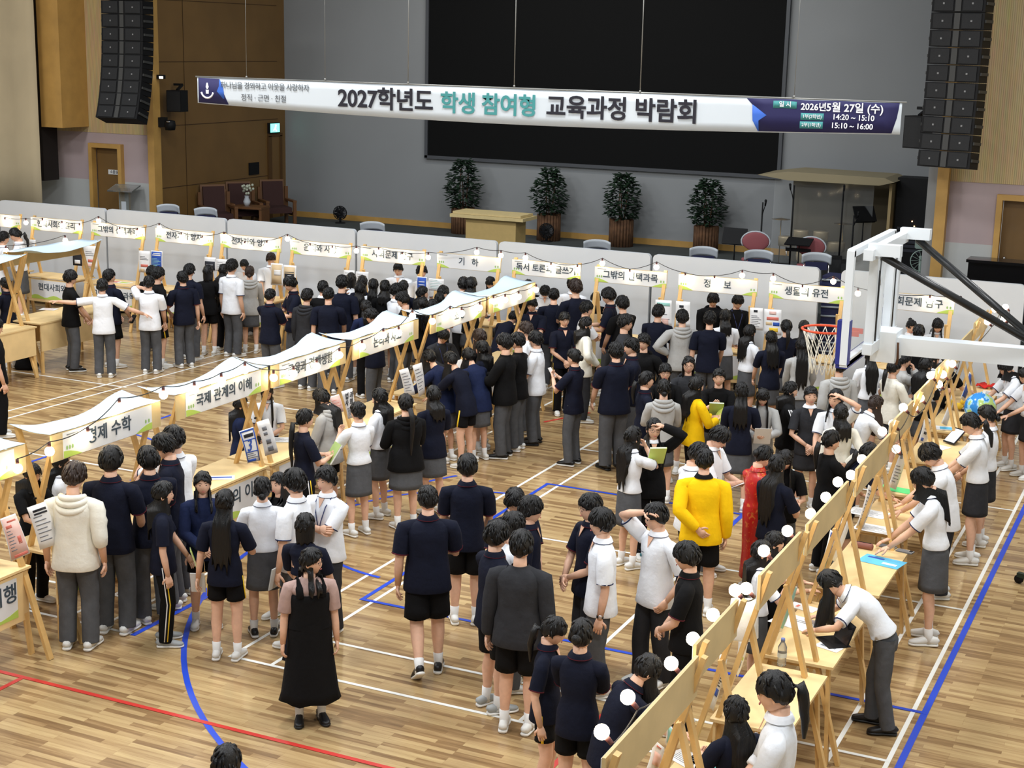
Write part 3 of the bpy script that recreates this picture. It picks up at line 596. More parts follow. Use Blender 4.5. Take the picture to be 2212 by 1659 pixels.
# basketball goal ---------------------------------------------------
WP = mat('white enamel', srgb(226, 232, 236), 0.3); PAD = mat('blue pad', srgb(34, 44, 130), 0.5); ORG = mat('orange rim', srgb(226, 76, 34), 0.4); NET = mat('white net cord', srgb(236, 234, 222), 0.8); PIPE = mat('black pipe', srgb(18, 20, 22), 0.35)
XB, YA, YZ, ZB, ZT = 5.03, 2.86, 4.72, 2.90, 3.95
e = empty('basketball_hoop', (XB, 3.78, ZB), 0, 'orange basketball hoop with clear backboard on a white boom arm', 'basketball hoop')
def loc(x, y, z): return Vector((x - XB, y - 3.78, z - ZB))
b = MB(); b.box(loc(XB, 3.78, 3.43), (0.02, 1.80, 0.98)); b.build('clear_board', mat('backboard acrylic', srgb(226, 230, 226), 0.06, alpha=0.16), e)
b = MB()
for y_ in (YA, YZ): b.box(loc(XB, y_, 3.43), (0.07, 0.07, 1.08))
b.box(loc(XB, 3.79, ZT), (0.07, 1.9, 0.07)); b.box(loc(XB, 3.79, ZB), (0.07, 1.9, 0.07)); b.build('board_frame', WP, e)
b = MB()
for y_ in (3.25, 3.55, 4.05, 4.32): b.box(loc(XB + 0.14, y_, 3.44), (0.08, 0.08, 1.02))
for z_ in (3.93, 2.99): b.box(loc(XB + 0.14, 3.78, z_), (0.09, 1.7 if z_ > 3 else 1.2, 0.10))
for y_ in (3.1, 4.6): b.box(loc(XB + 0.26, y_, 3.97), (0.30, 0.12, 0.11))
b.bar(loc(XB + 0.14, 3.35, 3.85), loc(XB + 0.14, 3.7, 3.35), 0.05, 0.05); b.build('back_frame', WP, e)
b = MB()
for y_ in (3.42, 4.2): b.tube([loc(XB + 0.15, y_, 3.9), loc(XB + 0.15, y_, 3.0)], [0.022] * 2, 8)
b.build('slide_rod', PIPE, e)
b = MB(); b.box(loc(XB - 0.02, YA + 0.02, 3.10), (0.12, 0.10, 0.42)); b.build('corner_pad', PAD, e); b = MB(); b.box(loc(XB - 0.02, 3.78, 2.88), (0.11, 1.86, 0.06)); b.box(loc(XB - 0.02, YZ, 3.10), (0.12, 0.10, 0.42)); b.build('bottom_pad', PAD, e)
rc = loc(XB - 0.40, 3.72, 3.05); b = MB(); b.tube([rc + Vector((0.228 * math.cos(t), 0.228 * math.sin(t), 0)) for t in [2 * PI * k / 28 for k in range(29)]], [0.012] * 29, 8, cap=False)
b.bar(rc + Vector((0.22, -0.1, 0)), rc + Vector((0.36, -0.09, 0)), 0.03, 0.05); b.bar(rc + Vector((0.22, 0.1, 0)), rc + Vector((0.36, 0.09, 0)), 0.03, 0.05); rim = b.build('rim', ORG, e)
b = MB()
for k in range(14):
    for sg in (-1, 1):
        pts = []
        for i in range(7):
            t = 2 * PI * k / 14 + sg * i * 0.145; r_ = 0.222 - 0.105 * (i / 6) ** 0.7 + (0.012 if i == 6 else 0); pts.append(rc + Vector((r_ * math.cos(t), r_ * math.sin(t), -0.012 - 0.072 * i)))
        b.tube(pts, [0.0042] * 7, 5)
b.build('net', NET, e)
p1 = loc(XB + 0.2, 3.72, 3.0); b = MB(); b.box(loc(XB + 0.22, 3.72, 2.96), (0.24, 0.34, 0.30)); b.bar(loc(XB + 0.3, 3.72, 2.97), loc(8.4, 3.72, 3.0), 0.20, 0.17); b.build('boom_arm', WP, e)
for (px0, py0, px1, py1, y_, ye) in ((1906, 553, 2230, 740, 3.1, 3.6), (1983, 518, 2236, 735, 4.6, 3.85)):
    b = MB(); a_ = pixY(px0, py0, y_); c_ = pixY(px1, py1, ye); b.tube([loc(*a_), loc(*c_)], [0.038] * 2, 10); b.build('brace', PIPE, e)
b = MB(); b.tube([loc(XB + 0.36, 3.56, 3.02), loc(XB + 0.37, 3.55, 2.86), loc(XB + 0.36, 3.56, 2.80)], [0.012] * 3, 6); b.build('crank_hook', mat('rust steel', srgb(90, 60, 40), 0.6, metal=0.6), e)
p = pix(2185, 1262); e = empty('rolling_base', (p.x + 0.25, p.y, 0), -0.4, 'dark green rolling stand foot at the right picture edge', 'equipment stand'); GRN = mat('dark green steel', srgb(26, 44, 34), 0.4)
b = MB(); b.bar((-0.22, 0, 0.10), (0.9, 0.1, 0.10), 0.06, 0.05); b.bar((0.0, 0.05, 0.12), (0.5, 0.35, 0.45), 0.05, 0.05); b.build('frame', GRN, e); b = MB(); b.lathe([(0, 0.02), (0.05, 0.02), (0.05, -0.02), (0, -0.02)], 14); b.v = [(x - 0.2, z, y + 0.05) for x, y, z in b.v]; b.build('caster', BK, e)
# hall side, rear
slab('wall_right', (10.2, 1.4, 5), (0.2, 31, 10), PALE); slab('wall_left', (-22.9, 1.4, 5), (0.2, 31, 10), PALE)
# ------------------------------------------------------------------ people
SKIN = mat('skin', srgb(226, 180, 152), 0.5, var=0.06, scale=20)
SKIN2 = mat('skin tan', srgb(206, 156, 124), 0.5, var=0.06, scale=20)
LIP = mat('lips', srgb(176, 92, 86), 0.45)
DARK = mat('eye dark', srgb(24, 18, 16), 0.3)
def hairmat(name, c):
    m = mat(name, c, 0.42, spec=0.4)
    nt = m.node_tree; b = nt.nodes['Principled BSDF']
    tc = nt.nodes.new('ShaderNodeTexCoord'); mp = nt.nodes.new('ShaderNodeMapping'); mp.inputs['Scale'].default_value = (90, 90, 6)
    n = nt.nodes.new('ShaderNodeTexNoise'); n.inputs['Scale'].default_value = 1.6; n.inputs['Detail'].default_value = 3
    bp = nt.nodes.new('ShaderNodeBump'); bp.inputs['Strength'].default_value = 0.6; bp.inputs['Distance'].default_value = 0.01
    nt.links.new(tc.outputs['Object'], mp.inputs['Vector']); nt.links.new(mp.outputs['Vector'], n.inputs['Vector'])
    nt.links.new(n.outputs['Fac'], bp.inputs['Height']); nt.links.new(bp.outputs['Normal'], b.inputs['Normal'])
    return m
HAIR = hairmat('black hair', srgb(13, 12, 13))
HAIRB = hairmat('brown hair', srgb(46, 33, 27))
def cloth(name, c, rough=0.85, var=0.10): return mat(name, c, rough, var=var, scale=14, bump=0.25, bscale=24, spec=0.2)
NAVY = cloth('navy jersey', srgb(17, 21, 38)); BLACK = cloth('black cloth', srgb(12, 12, 14)); WHITE = cloth('white cotton', srgb(240, 244, 250), var=0.02)
GREY = cloth('charcoal wool', srgb(84, 86, 90)); DGREY = cloth('dark grey cloth', srgb(48, 49, 53)); LGREY = cloth('light grey jersey', srgb(176, 176, 174), var=0.04)
CREAM = cloth('cream nylon', srgb(234, 231, 218), var=0.03); YELLOW = cloth('yellow jersey', srgb(248, 200, 14), var=0.03); MAROON = cloth('maroon trim', srgb(84, 26, 36))
DUSTY = cloth('dusty pink cotton', srgb(176, 148, 140)); BLUEN = cloth('blue navy knit', srgb(24, 34, 66)); TRIM = cloth('navy trim', srgb(40, 48, 82)); SOCK = cloth('white sock', srgb(232, 232, 230), var=0.02)
YSTR = mat('yellow stripe', srgb(246, 206, 40), 0.7); WSTR = mat('white stripe', srgb(240, 240, 240), 0.7)
SHOEW = mat('white shoe leather', srgb(226, 226, 222), 0.5); SHOEK = mat('black shoe leather', srgb(16, 16, 18), 0.45); SHOEG = mat('grey shoe mesh', srgb(160, 164, 164), 0.6); SOLE = mat('rubber sole', srgb(236, 234, 228), 0.6)
GLASSM = mat('spectacle frame', srgb(40, 34, 34), 0.3, metal=0.4); LANY = mat('lanyard ribbon', srgb(52, 62, 110), 0.7)
MASKM = mat('face mask', srgb(240, 240, 240), 0.8)
def qipao_mat():
    m = mat('red brocade', srgb(196, 24, 22), 0.35, spec=0.6)
    nt = m.node_tree; b = nt.nodes['Principled BSDF']
    tc = nt.nodes.new('ShaderNodeTexCoord'); n = nt.nodes.new('ShaderNodeTexNoise'); n.inputs['Scale'].default_value = 13; n.inputs['Detail'].default_value = 5; n.inputs['Distortion'].default_value = 1.6
    r = nt.nodes.new('ShaderNodeValToRGB'); r.color_ramp.elements[0].position = 0.56; r.color_ramp.elements[1].position = 0.62
    r.color_ramp.elements[0].color = srgb(196, 22, 20); r.color_ramp.elements[1].color = srgb(214, 110, 50)
    nt.links.new(tc.outputs['Object'], n.inputs['Vector']); nt.links.new(n.outputs['Fac'], r.inputs['Fac']); nt.links.new(r.outputs['Color'], b.inputs['Base Color'])
    return m
QIPAO = qipao_mat()

def rotx(a): return Matrix.Rotation(a, 3, 'X')
def rotz(a): return Matrix.Rotation(a, 3, 'Z')

def ik(S, T, l1, l2, hint):
    S = Vector(S); T = Vector(T); d = T - S; L = d.length
    if L > (l1 + l2) * 0.995: d = d * ((l1 + l2) * 0.995 / L); L = d.length; T = S + d
    if L < abs(l1 - l2) * 1.05: L = abs(l1 - l2) * 1.05
    a = (l1 * l1 - l2 * l2 + L * L) / (2 * L); h = math.sqrt(max(0, l1 * l1 - a * a)); dn = d.normalized()
    hv = Vector(hint) - dn * Vector(hint).dot(dn)
    if hv.length < 1e-4: hv = Vector((0, -1, 0))
    hv.normalize()
    return S + dn * a + hv * h, T

def wrinkle(mb, i0, amp, sc, seed):
    for i in range(i0, len(mb.v)):
        v = Vector(mb.v[i])
        q = Vector((v.x * sc + seed, v.y * sc, v.z * sc * 0.55 + seed * 2))
        k = noise.noise(q) * amp; k2 = noise.noise(q * 2.3 + Vector((5, 1, 2))) * amp * 0.6
        r = math.sin((v.z * 1.0 + v.x * 0.8 + v.y * 0.4) * 34 + 4.5 * noise.noise(q * 0.6)) * max(0.0, noise.noise(q * 0.5 + Vector((9, 3, 1))) + 0.15) * amp * 1.1
        d = k + k2 + r
        mb.v[i] = (v.x + d * (1 if v.x > 0 else -1) * 0.6, v.y + d * (1 if v.y > 0 else -1) * 0.8, v.z + k2 * 0.4)

def hand(mb, W, d, up, side, sz, curl=0.5, mi=0):
    """palm with four fingers and a thumb; d along the hand, up = back of hand normal"""
    d = Vector(d).normalized(); up = Vector(up); up = up - d * up.dot(d)
    if up.length < 1e-3: up = Vector((0, 0, 1)) - d * d.z
    if up.length < 1e-3: up = Vector((1, 0, 0))
    up.normalize(); sd = d.cross(up) * side          # towards the thumb
    P = Vector(W)
    mb.tube([P - d * 0.02 * sz, P + d * 0.02 * sz, P + d * 0.055 * sz, P + d * 0.088 * sz], [(0.024 * sz, 0.020 * sz), (0.034 * sz, 0.018 * sz), (0.041 * sz, 0.016 * sz), (0.038 * sz, 0.012 * sz)], 8, mi, ref=up)
    for k, (o, ln) in enumerate(((0.029, 0.070), (0.010, 0.080), (-0.010, 0.074), (-0.028, 0.058))):
        q = P + d * (0.078 * sz) + sd * (o * sz); dd = d + sd * (o * 1.2); c = curl * (0.9 + 0.12 * k)
        pts = [q]
        for j, fr in enumerate((0.45, 0.32, 0.23)):
            a = c * (0.5 + 0.55 * j)
            dir_ = (dd * math.cos(a) - up * math.sin(a)).normalized()
            q = q + dir_ * (ln * fr * sz); pts.append(q)
        mb.tube(pts, [0.0098 * sz, 0.0092 * sz, 0.0082 * sz, 0.0058 * sz], 6, mi, ref=sd)
    q = P + d * (0.022 * sz) + sd * (0.028 * sz)
    t1 = q + (d * 0.55 + sd * 0.75 - up * 0.35).normalized() * 0.036 * sz; t2 = t1 + (d * 0.85 + sd * 0.25 - up * (0.3 + curl * 0.4)).normalized() * 0.030 * sz
    mb.tube([q, t1, t2, t2 + (d - up * 0.3).normalized() * 0.012 * sz], [0.0125 * sz, 0.0110 * sz, 0.0095 * sz, 0.006 * sz], 6, mi, ref=up)

HW, HD, HH = 0.078, 0.096, 0.116            # half sizes of a 0.232 m head
def head_pt(th, ph, k=1.0):
    st, ct = abs(math.sin(th)) ** 0.84, math.cos(th); sp, cp = math.sin(ph), math.cos(ph)
    x = HW * st * sp; y = HD * st * cp; z = HH * ct
    if z < 0:
        t = -z / HH
        x *= 1 - 0.34 * t * t - 0.05 * t
        if y < 0: y *= 1 - 0.45 * t
        else: y *= 1 - 0.10 * t * t
    if cp > 0: y *= 1 - 0.06 * cp * (1 if abs(sp) < 0.5 else 0.5)
    return Vector((x * k, y * k, z * k))

def add_head(mb, T, s, face=True):
    nt_, np_ = 15, 22
    vs = []
    for i in range(1, nt_):
        th = PI * i / nt_
        for k in range(np_):
            ph = 2 * PI * k / np_
            p = head_pt(th, ph)
            a = math.atan2(math.sin(ph), math.cos(ph)); zz = p.z / HH
            g = math.exp(-(a / 0.17) ** 2) * math.exp(-((zz + 0.20) / 0.16) ** 2) * 0.017       # nose
            g += math.exp(-(a / 0.30) ** 2) * math.exp(-((zz + 0.52) / 0.12) ** 2) * 0.005      # lips
            g += math.exp(-(a / 0.32) ** 2) * math.exp(-((zz + 0.86) / 0.14) ** 2) * 0.010      # chin
            g -= math.exp(-((abs(a) - 0.42) / 0.16) ** 2) * math.exp(-((zz - 0.02) / 0.10) ** 2) * 0.006   # sockets
            g += math.exp(-((abs(a) - 0.62) / 0.25) ** 2) * math.exp(-((zz + 0.22) / 0.16) ** 2) * 0.004   # cheeks
            vs.append(p + Vector((p.x * 0.4, p.y, 0)).normalized() * g)
    fs = []
    top = len(vs); vs.append(Vector((0, 0, HH))); vs.append(Vector((0, 0.012, -HH)))
    for i in range(nt_ - 2):
        for k in range(np_):
            k2 = (k + 1) % np_; fs.append((i * np_ + k, i * np_ + k2, (i + 1) * np_ + k2, (i + 1) * np_ + k))
    for k in range(np_):
        k2 = (k + 1) % np_; fs.append((top, k2, k)); fs.append((top + 1, (nt_ - 2) * np_ + k, (nt_ - 2) * np_ + k2))
    mb.add([T @ (v * s) for v in vs], fs, 0)
    R = T.to_3x3()
    def at(v): return T @ (Vector(v) * s)
    for sx in (-1, 1):
        mb.ball(at((sx * 0.074, -0.006, -0.012)), (0.010 * s, 0.020 * s, 0.030 * s), 0, 8, 6, R @ rotz(sx * 0.35))      # ear
        if face:
            mb.ball(at((sx * 0.031, 0.0790, 0.004)), (0.0125 * s, 0.006 * s, 0.0050 * s), 1, 8, 6, R @ rotz(-sx * 0.35))   # eye
            mb.tube([at((sx * 0.013, 0.0865, 0.023)), at((sx * 0.031, 0.0845, 0.029)), at((sx * 0.049, 0.071, 0.024))], [0.0016 * s, 0.0024 * s, 0.0012 * s], 5, 1)   # brow
    if face:
        mb.ball(at((0, 0.0905, -0.0615)), (0.020 * s, 0.006 * s, 0.0052 * s), 2, 8, 6, R)

def add_hair(mb, T, s, style, rnd, bodyz, lean=0.0, back=0.0, fore=False):
    """cap with a hairline, then curtain / tail / bun; T = head matrix, s = head scale"""
    bang = not style.get('noBang', False)
    fr = style.get('front', 1.3 if bang else 0.92); sd = style.get('side', 1.62); bk = style.get('back', 2.25); vol = style.get('vol', 0.014)
    n_t, n_p = 9, 30; vs = []; fs = []
    sl = rnd.uniform(-0.25, 0.25)
    for k in range(n_p):
        ph = 2 * PI * k / n_p; a = abs(math.atan2(math.sin(ph), math.cos(ph)))
        if a < 0.75: e = fr + (sd - fr) * (a / 0.75) ** 3 * 0.35
        elif a < 1.35: e = fr + (sd - fr) * (0.35 + 0.65 * (a - 0.75) / 0.6)
        elif a < 2.0: e = sd + (bk - sd) * ((a - 1.35) / 0.65) * 0.6
        else: e = sd + (bk - sd) * (0.6 + 0.4 * (a - 2.0) / (PI - 2.0))
        e += rnd.uniform(-0.10, 0.08) + (0.05 * math.sin(ph * 9 + sl * 8) if a < 0.9 else 0)
        for i in range(n_t + 1):
            t = i / n_t
            if i < n_t: th = max(0.10, e * (t * n_t / (n_t - 1))) if i else 0.10
            else: th = e - 0.05
            kk = 1.0 + (vol / 0.09) * (1.0 - 0.25 * t) + rnd.uniform(-0.022, 0.022) + 0.014 * math.sin(ph * 7 + th * 2) + 0.07 * noise.noise(Vector((math.cos(ph) * 1.9 + sl * 40, math.sin(ph) * 1.9, th * 1.7 + sl * 9)))
            if i == n_t: kk = 0.97
            p = head_pt(min(th, 3.0), ph)
            if p.z > 0: q = Vector((p.x * kk, p.y * kk, p.z * (1 + (kk - 1) * 1.1)))
            else: q = Vector((p.x * (kk + 0.02), p.y * (kk + 0.02), p.z))
            if a < 0.9 and th > 1.0: q.y += 0.008
            vs.append(q)
    m_ = n_t + 1
    for k in range(n_p):
        k2 = (k + 1) % n_p
        for i in range(n_t): fs.append((k * m_ + i, k * m_ + i + 1, k2 * m_ + i + 1, k2 * m_ + i))
    fs.append(tuple(k * m_ for k in range(n_p)))
    mb.add([T @ (v * s) for v in vs], fs, 0)
    kind = style['kind']
    nt2 = 90 if kind == 'short' else 40
    for q in range(nt2):
        ph = rnd.uniform(0, 2 * PI); a = abs(math.atan2(math.sin(ph), math.cos(ph)))
        e = fr if a < 0.75 else sd if a < 1.6 else bk - 0.25
        th0 = rnd.uniform(0.25, max(0.5, e - 0.45)); dph = rnd.uniform(-0.35, 0.35); k0 = 1.0 + vol / 0.09 + rnd.uniform(-0.01, 0.02)
        pts = []
        for u in (0, 0.4, 0.75, 1.0):
            th = th0 + 0.52 * u; kk = k0 - 0.03 + (0.035 * math.sin(u * 2.2) if u < 1 else 0.0)
            p = head_pt(min(th, 2.6), ph + dph * u); pts.append(T @ (Vector((p.x * kk, p.y * kk, p.z * (kk if p.z > 0 else 1))) * s))
        mb.tube(pts, [0.004 * s, 0.010 * s, 0.008 * s, 0.002 * s], 5, 0)
    R = T.to_3x3()
    at = lambda v: T @ (Vector(v) * s)
    if kind in ('long', 'bob'):
        L = style.get('len', 0.45 if kind == 'long' else 0.17); a0 = style.get('open', 1.08 if kind == 'long' else 1.0)
        nP, nT = 18, 9; g1 = []; g2 = []
        for i in range(nT + 1):
            t = i / nT; r1 = []; r2 = []
            for k in range(nP + 1):
                ph = a0 + (2 * PI - 2 * a0) * k / nP
                p0 = at(head_pt(1.15, ph, 1.12))
                ln = L * (1 + 0.10 * math.sin(k * 2.1 + sl * 9) + rnd.uniform(-0.05, 0.05) * (1 if kind == 'long' else 0.2))
                # hang straight down from the crown, closing on the neck, then lying over the back
                rear = abs(ph - PI)
                cen = at((0, -0.012, 0))
                dx, dy = p0.x - cen.x, p0.y - cen.y
                wave = style.get('wave', 0.0) * math.sin(t * 9 + k * 0.8)
                if kind == 'long':
                    pull = 1.0 - 0.10 * math.sin(min(1, t / 0.55) * PI)
                    fl = 0.16 * max(0, t - 0.35) if lean < 18 else 0.55 * t * t
                    x = cen.x + dx * pull * (1.03 + fl) + wave; y = cen.y + dy * pull * (1 + (fl if lean >= 18 else 0)) + wave * 0.6
                    z = p0.z - ln * t * (1.0 + 0.10 * (1 if rear < 0.9 else 0))
                    if z < bodyz:
                        b_ = back(z) - 0.004 * (k % 2)
                        if rear < 1.45: y = min(y, b_) if lean < 18 else y
                        elif lean < 18 and z < bodyz - 0.07:
                            if fore and rear > 1.6: y = max(y, back(z, True) - 0.01)
                            else: z = bodyz - 0.07 - 0.02 * t
                else:
                    x = cen.x + dx * (1.02 + 0.10 * math.sin(t * PI)); y = cen.y + dy * 1.02; z = p0.z - ln * t
                r1.append(Vector((x, y, z)))
                r2.append(Vector((cen.x + (x - cen.x) * 0.80, cen.y + (y - cen.y) * 0.80 if kind == 'bob' or t < 0.4 else y + 0.020, z + 0.006)))
            g1.append(r1); g2.append(r2)
        vs = []; fs = []
        for g in (g1, g2):
            for r in g: vs.extend(r)
        C = nP + 1; o = (nT + 1) * C
        for i in range(nT):
            for k in range(nP):
                a = i * C + k; fs.append((a, a + 1, a + C + 1, a + C)); fs.append((o + a, o + a + C, o + a + C + 1, o + a + 1))
        for k in range(nP): a = nT * C + k; fs.append((a, a + 1, o + a + 1, o + a))
        for i in range(nT):
            a = i * C; fs.append((a, a + C, o + a + C, o + a)); b = a + nP; fs.append((b + C, b, o + b, o + b + C))
        mb.add(vs, fs, 0)
    if kind == 'tail':
        L = style.get('len', 0.30); z0 = style.get('z', -0.02)
        p = at((0, -0.100, z0)); q = at((0, -0.150, z0 + 0.005)); pts = [at((0, -0.07, z0)), p, q]; rad = [0.022 * s, 0.024 * s, 0.032 * s]
        for i in range(1, 7):
            t = i / 6; pz = q.z - L * t; px = q.x + style.get('dx', 0.0) * t + 0.008 * math.sin(t * 5)
            py = q.y - 0.03 * math.sin(t * PI)
            py = min(py, back(pz) - 0.01) if pz < bodyz else py
            pts.append(Vector((px, py, pz))); rad.append((0.036 - 0.026 * t * t) * s)
        mb.tube(pts, rad, 8, 0)
    if kind == 'bun':
        z0 = style.get('z', 0.01); c = at((0, -0.118, z0)); r = style.get('r', 0.042) * s
        mb.ball(c, (r, r * 0.8, r), 0, 10, 7, R)
        for j in range(3): mb.tube([c + R @ Vector((math.cos(t) * r * 0.8, -0.01 + 0.006 * j, math.sin(t) * r * 0.8)) for t in [j + u * 0.7 for u in range(6)]], [0.008 * s] * 6, 5, 0)

HST = {
 'short': dict(kind='short', front=1.28, side=1.55, back=2.22, vol=0.024),
 'crop': dict(kind='short', front=1.15, side=1.48, back=2.15, vol=0.014, noBang=True),
 'bowl': dict(kind='short', front=1.38, side=1.68, back=2.28, vol=0.028),
 'part': dict(kind='short', front=1.22, side=1.58, back=2.25, vol=0.030),
 'long': dict(kind='long', len=0.42, front=1.05), 'longb': dict(kind='long', len=0.44, front=1.36), 'xlong': dict(kind='long', len=0.58, front=1.10),
 'wavy': dict(kind='long', len=0.52, wave=0.012, front=1.10), 'mid': dict(kind='long', len=0.30, front=1.15), 'midb': dict(kind='long', len=0.30, front=1.36),
 'bob': dict(kind='bob', len=0.19, front=1.34), 'bobo': dict(kind='bob', len=0.21, front=1.0, open=1.2),
 'tail': dict(kind='tail', len=0.30, front=1.05, side=1.5, back=2.2), 'tailb': dict(kind='tail', len=0.30, front=1.36, side=1.6, back=2.2), 'hitail': dict(kind='tail', len=0.36, z=0.045, front=1.36, side=1.5, back=2.2),
 'xtail': dict(kind='tail', len=0.55, z=-0.03, front=1.1, side=1.55, back=2.2),
 'bun': dict(kind='bun', front=1.0, side=1.5, back=2.2), 'hibun': dict(kind='bun', z=0.085, r=0.036, front=1.05, side=1.5, back=2.2), 'lowbun': dict(kind='bun', z=-0.045, r=0.036, front=1.1, side=1.5, back=2.3),
}
ARMS = {  # (hand target in H from shoulder centre, elbow hint, back of hand) for the +x side; -x side is mirrored
 'down': ((0.150, 0.015, -0.335), (0.3, -1, 0), (1, 0.2, 0)), 'fwd': ((0.145, 0.07, -0.32), (0.4, -1, 0), (1, 0, 0)), 'aft': ((0.150, -0.06, -0.325), (0.3, -1, 0), (1, 0, 0)),
 'hold': ((0.045, 0.185, -0.165), (0.7, -0.4, -0.8), (0.3, 0.5, -0.6)), 'holdhi': ((0.05, 0.18, -0.06), (0.7, -0.2, -1), (0.3, 0.6, -0.5)),
 'front': ((0.020, 0.125, -0.255), (0.9, -0.4, 0), (0.2, 1, 0.2)), 'behind': ((0.030, -0.105, -0.235), (0.8, -0.6, 0), (0.2, -1, 0)),
 'hip': ((0.105, 0.030, -0.205), (1, -0.35, 0.1), (0.8, -0.2, 0.6)), 'head': ((0.045, 0.075, 0.155), (1, 0.45, 0.1), (0.3, 0.5, 1)), 'ear': ((0.075, 0.03, 0.075), (1, 0.2, -0.6), (1, -0.2, 0.4)),
 'chin': ((0.020, 0.105, 0.010), (0.5, 0.2, -1), (0.6, 0.5, 0)), 'out': ((0.430, 0.0, -0.030), (0, -0.3, -1), (0, 0, 1)), 'outlow': ((0.400, 0.04, -0.16), (0, -0.5, -1), (0, 0, 1)),
 'cross': ((-0.055, 0.115, -0.125), (1, 0.1, -0.5), (0.2, 1, 0.2)), 'table': ((0.060, 0.260, -0.215), (0.7, -0.6, -0.4), (0.1, 0.2, 1)), 'tablew': ((0.13, 0.24, -0.23), (0.8, -0.5, -0.3), (0.1, 0.2, 1)), 'drop': ((0.10, 0.16, -0.29), (0.6, -0.8, 0), (0.9, 0.3, 0)),
 'point': ((0.06, 0.33, -0.08), (0.6, -0.3, -0.8), (0.3, 0, 1)), 'pocket': ((0.125, 0.030, -0.285), (0.6, -1, 0), (1, 0.2, 0)), 'face': ((0.02, 0.12, 0.045), (0.6, 0.1, -1), (0.2, 0.9, 0)), 'shoulder': ((0.02, 0.20, 0.0), (0.8, 0.0, -0.6), (0, 0, 1)),
}
SHOES = {'w': (SHOEW, SOLE), 'k': (SHOEK, SOLE), 'kk': (SHOEK, SHOEK), 'g': (SHOEG, SOLE)}
TOPS = {  # material, sleeve ('s' short, 'l' long, 'r' rolled), part name, collar material, trim material
 'navy': (NAVY, 's', 'polo_shirt', NAVY, MAROON), 'navyt': (NAVY, 's', 'tee_shirt', None, None), 'black': (BLACK, 's', 'tee_shirt', None, None), 'blackp': (BLACK, 's', 'polo_shirt', BLACK, MAROON),
 'white': (WHITE, 's', 'polo_shirt', WHITE, TRIM), 'blouse': (WHITE, 's', 'blouse', WHITE, TRIM), 'wtee': (WHITE, 's', 'tee_shirt', None, None), 'wlong': (WHITE, 'r', 'shirt', WHITE, None),
 'bhood': (BLACK, 'l', 'hoodie', None, None), 'dhood': (DGREY, 'l', 'hoodie', None, None), 'ghood': (LGREY, 'l', 'hoodie', None, None), 'cream': (CREAM, 'r', 'jacket', None, None), 'bjack': (BLACK, 'l', 'jacket', None, None),
 'dshirt': (DGREY, 'l', 'jacket', None, None), 'card': (CREAM, 'l', 'cardigan', None, None), 'gcard': (LGREY, 'l', 'cardigan', None, None), 'nknit': (BLUEN, 'l', 'sweatshirt', None, None), 'yellow': (YELLOW, 'l', 'jersey', BLACK, None),
 'dusty': (DUSTY, 's', 'tee_shirt', None, None), 'bcard': (BLACK, 'l', 'cardigan', WHITE, None), 'dnavy': (NAVY, 's', 'blouse', None, None), 'qipao': (QIPAO, 's', 'qipao', QIPAO, None), 'vest': (DGREY, 's', 'vest', WHITE, None),
}
BOTS = {'trousers': (GREY, 'trousers'), 'dtrousers': (DGREY, 'trousers'), 'btrousers': (BLACK, 'trousers'), 'track': (BLACK, 'track_trousers'), 'shorts': (BLACK, 'shorts'), 'stripeshorts': (BLACK, 'shorts'), 'skirt': (GREY, 'skirt'), 'dskirt': (DGREY, 'skirt'), 'gown': (BLACK, 'dress'), 'qipao': (QIPAO, 'qipao_skirt'), 'ngown': (NAVY, 'dress')}

def place(px, py, H, face, lean=0.0, foot=None):
    """feet position and height of a person whose head top (or feet) is seen at a pixel; keeps people out of the stalls"""
    hd = YAW + math.radians(face); phi = math.radians(lean); fw = Vector((math.sin(hd), math.cos(hd), 0)); k_ = 0.53 + 0.47 * math.cos(phi * 0.85)
    if foot is not None: return pix(foot[0], foot[1], 0.0), H
    P = pix(px, py, H * k_) - fw * (0.42 * H * math.sin(phi)); fc = face % 360; off = fw * (0.42 * H * math.sin(phi)); Q = None
    if -17 < P.x < 4.6 and 12.15 < P.y < 14.4: Q = pixY(px, py, (13.42 if 120 < fc < 240 else 12.12) + off.y)
    elif -2.55 < P.x < -1.42 and -2.7 < P.y < 10.8: Q = pixX(px, py, (-2.58 if P.x < -1.95 or 60 <= fc <= 180 else -1.40) + off.x)
    elif 4.72 < P.x < 5.86 and -4.4 < P.y < 12.4: Q = pixX(px, py, (4.70 if fc < 180 else 5.90) + off.x)
    if Q is not None and 1.43 < Q.z / k_ < 1.93:
        H = Q.z / k_; P = Q - fw * (0.42 * H * math.sin(phi))
    return P, H

def banned(P):
    return (-17 < P.x < 4.6 and 12.15 < P.y < 13.38) or (-2.55 < P.x < -1.42 and -2.7 < P.y < 10.8) or (4.72 < P.x < 5.86 and -4.4 < P.y < 12.4) or P.y > 13.6

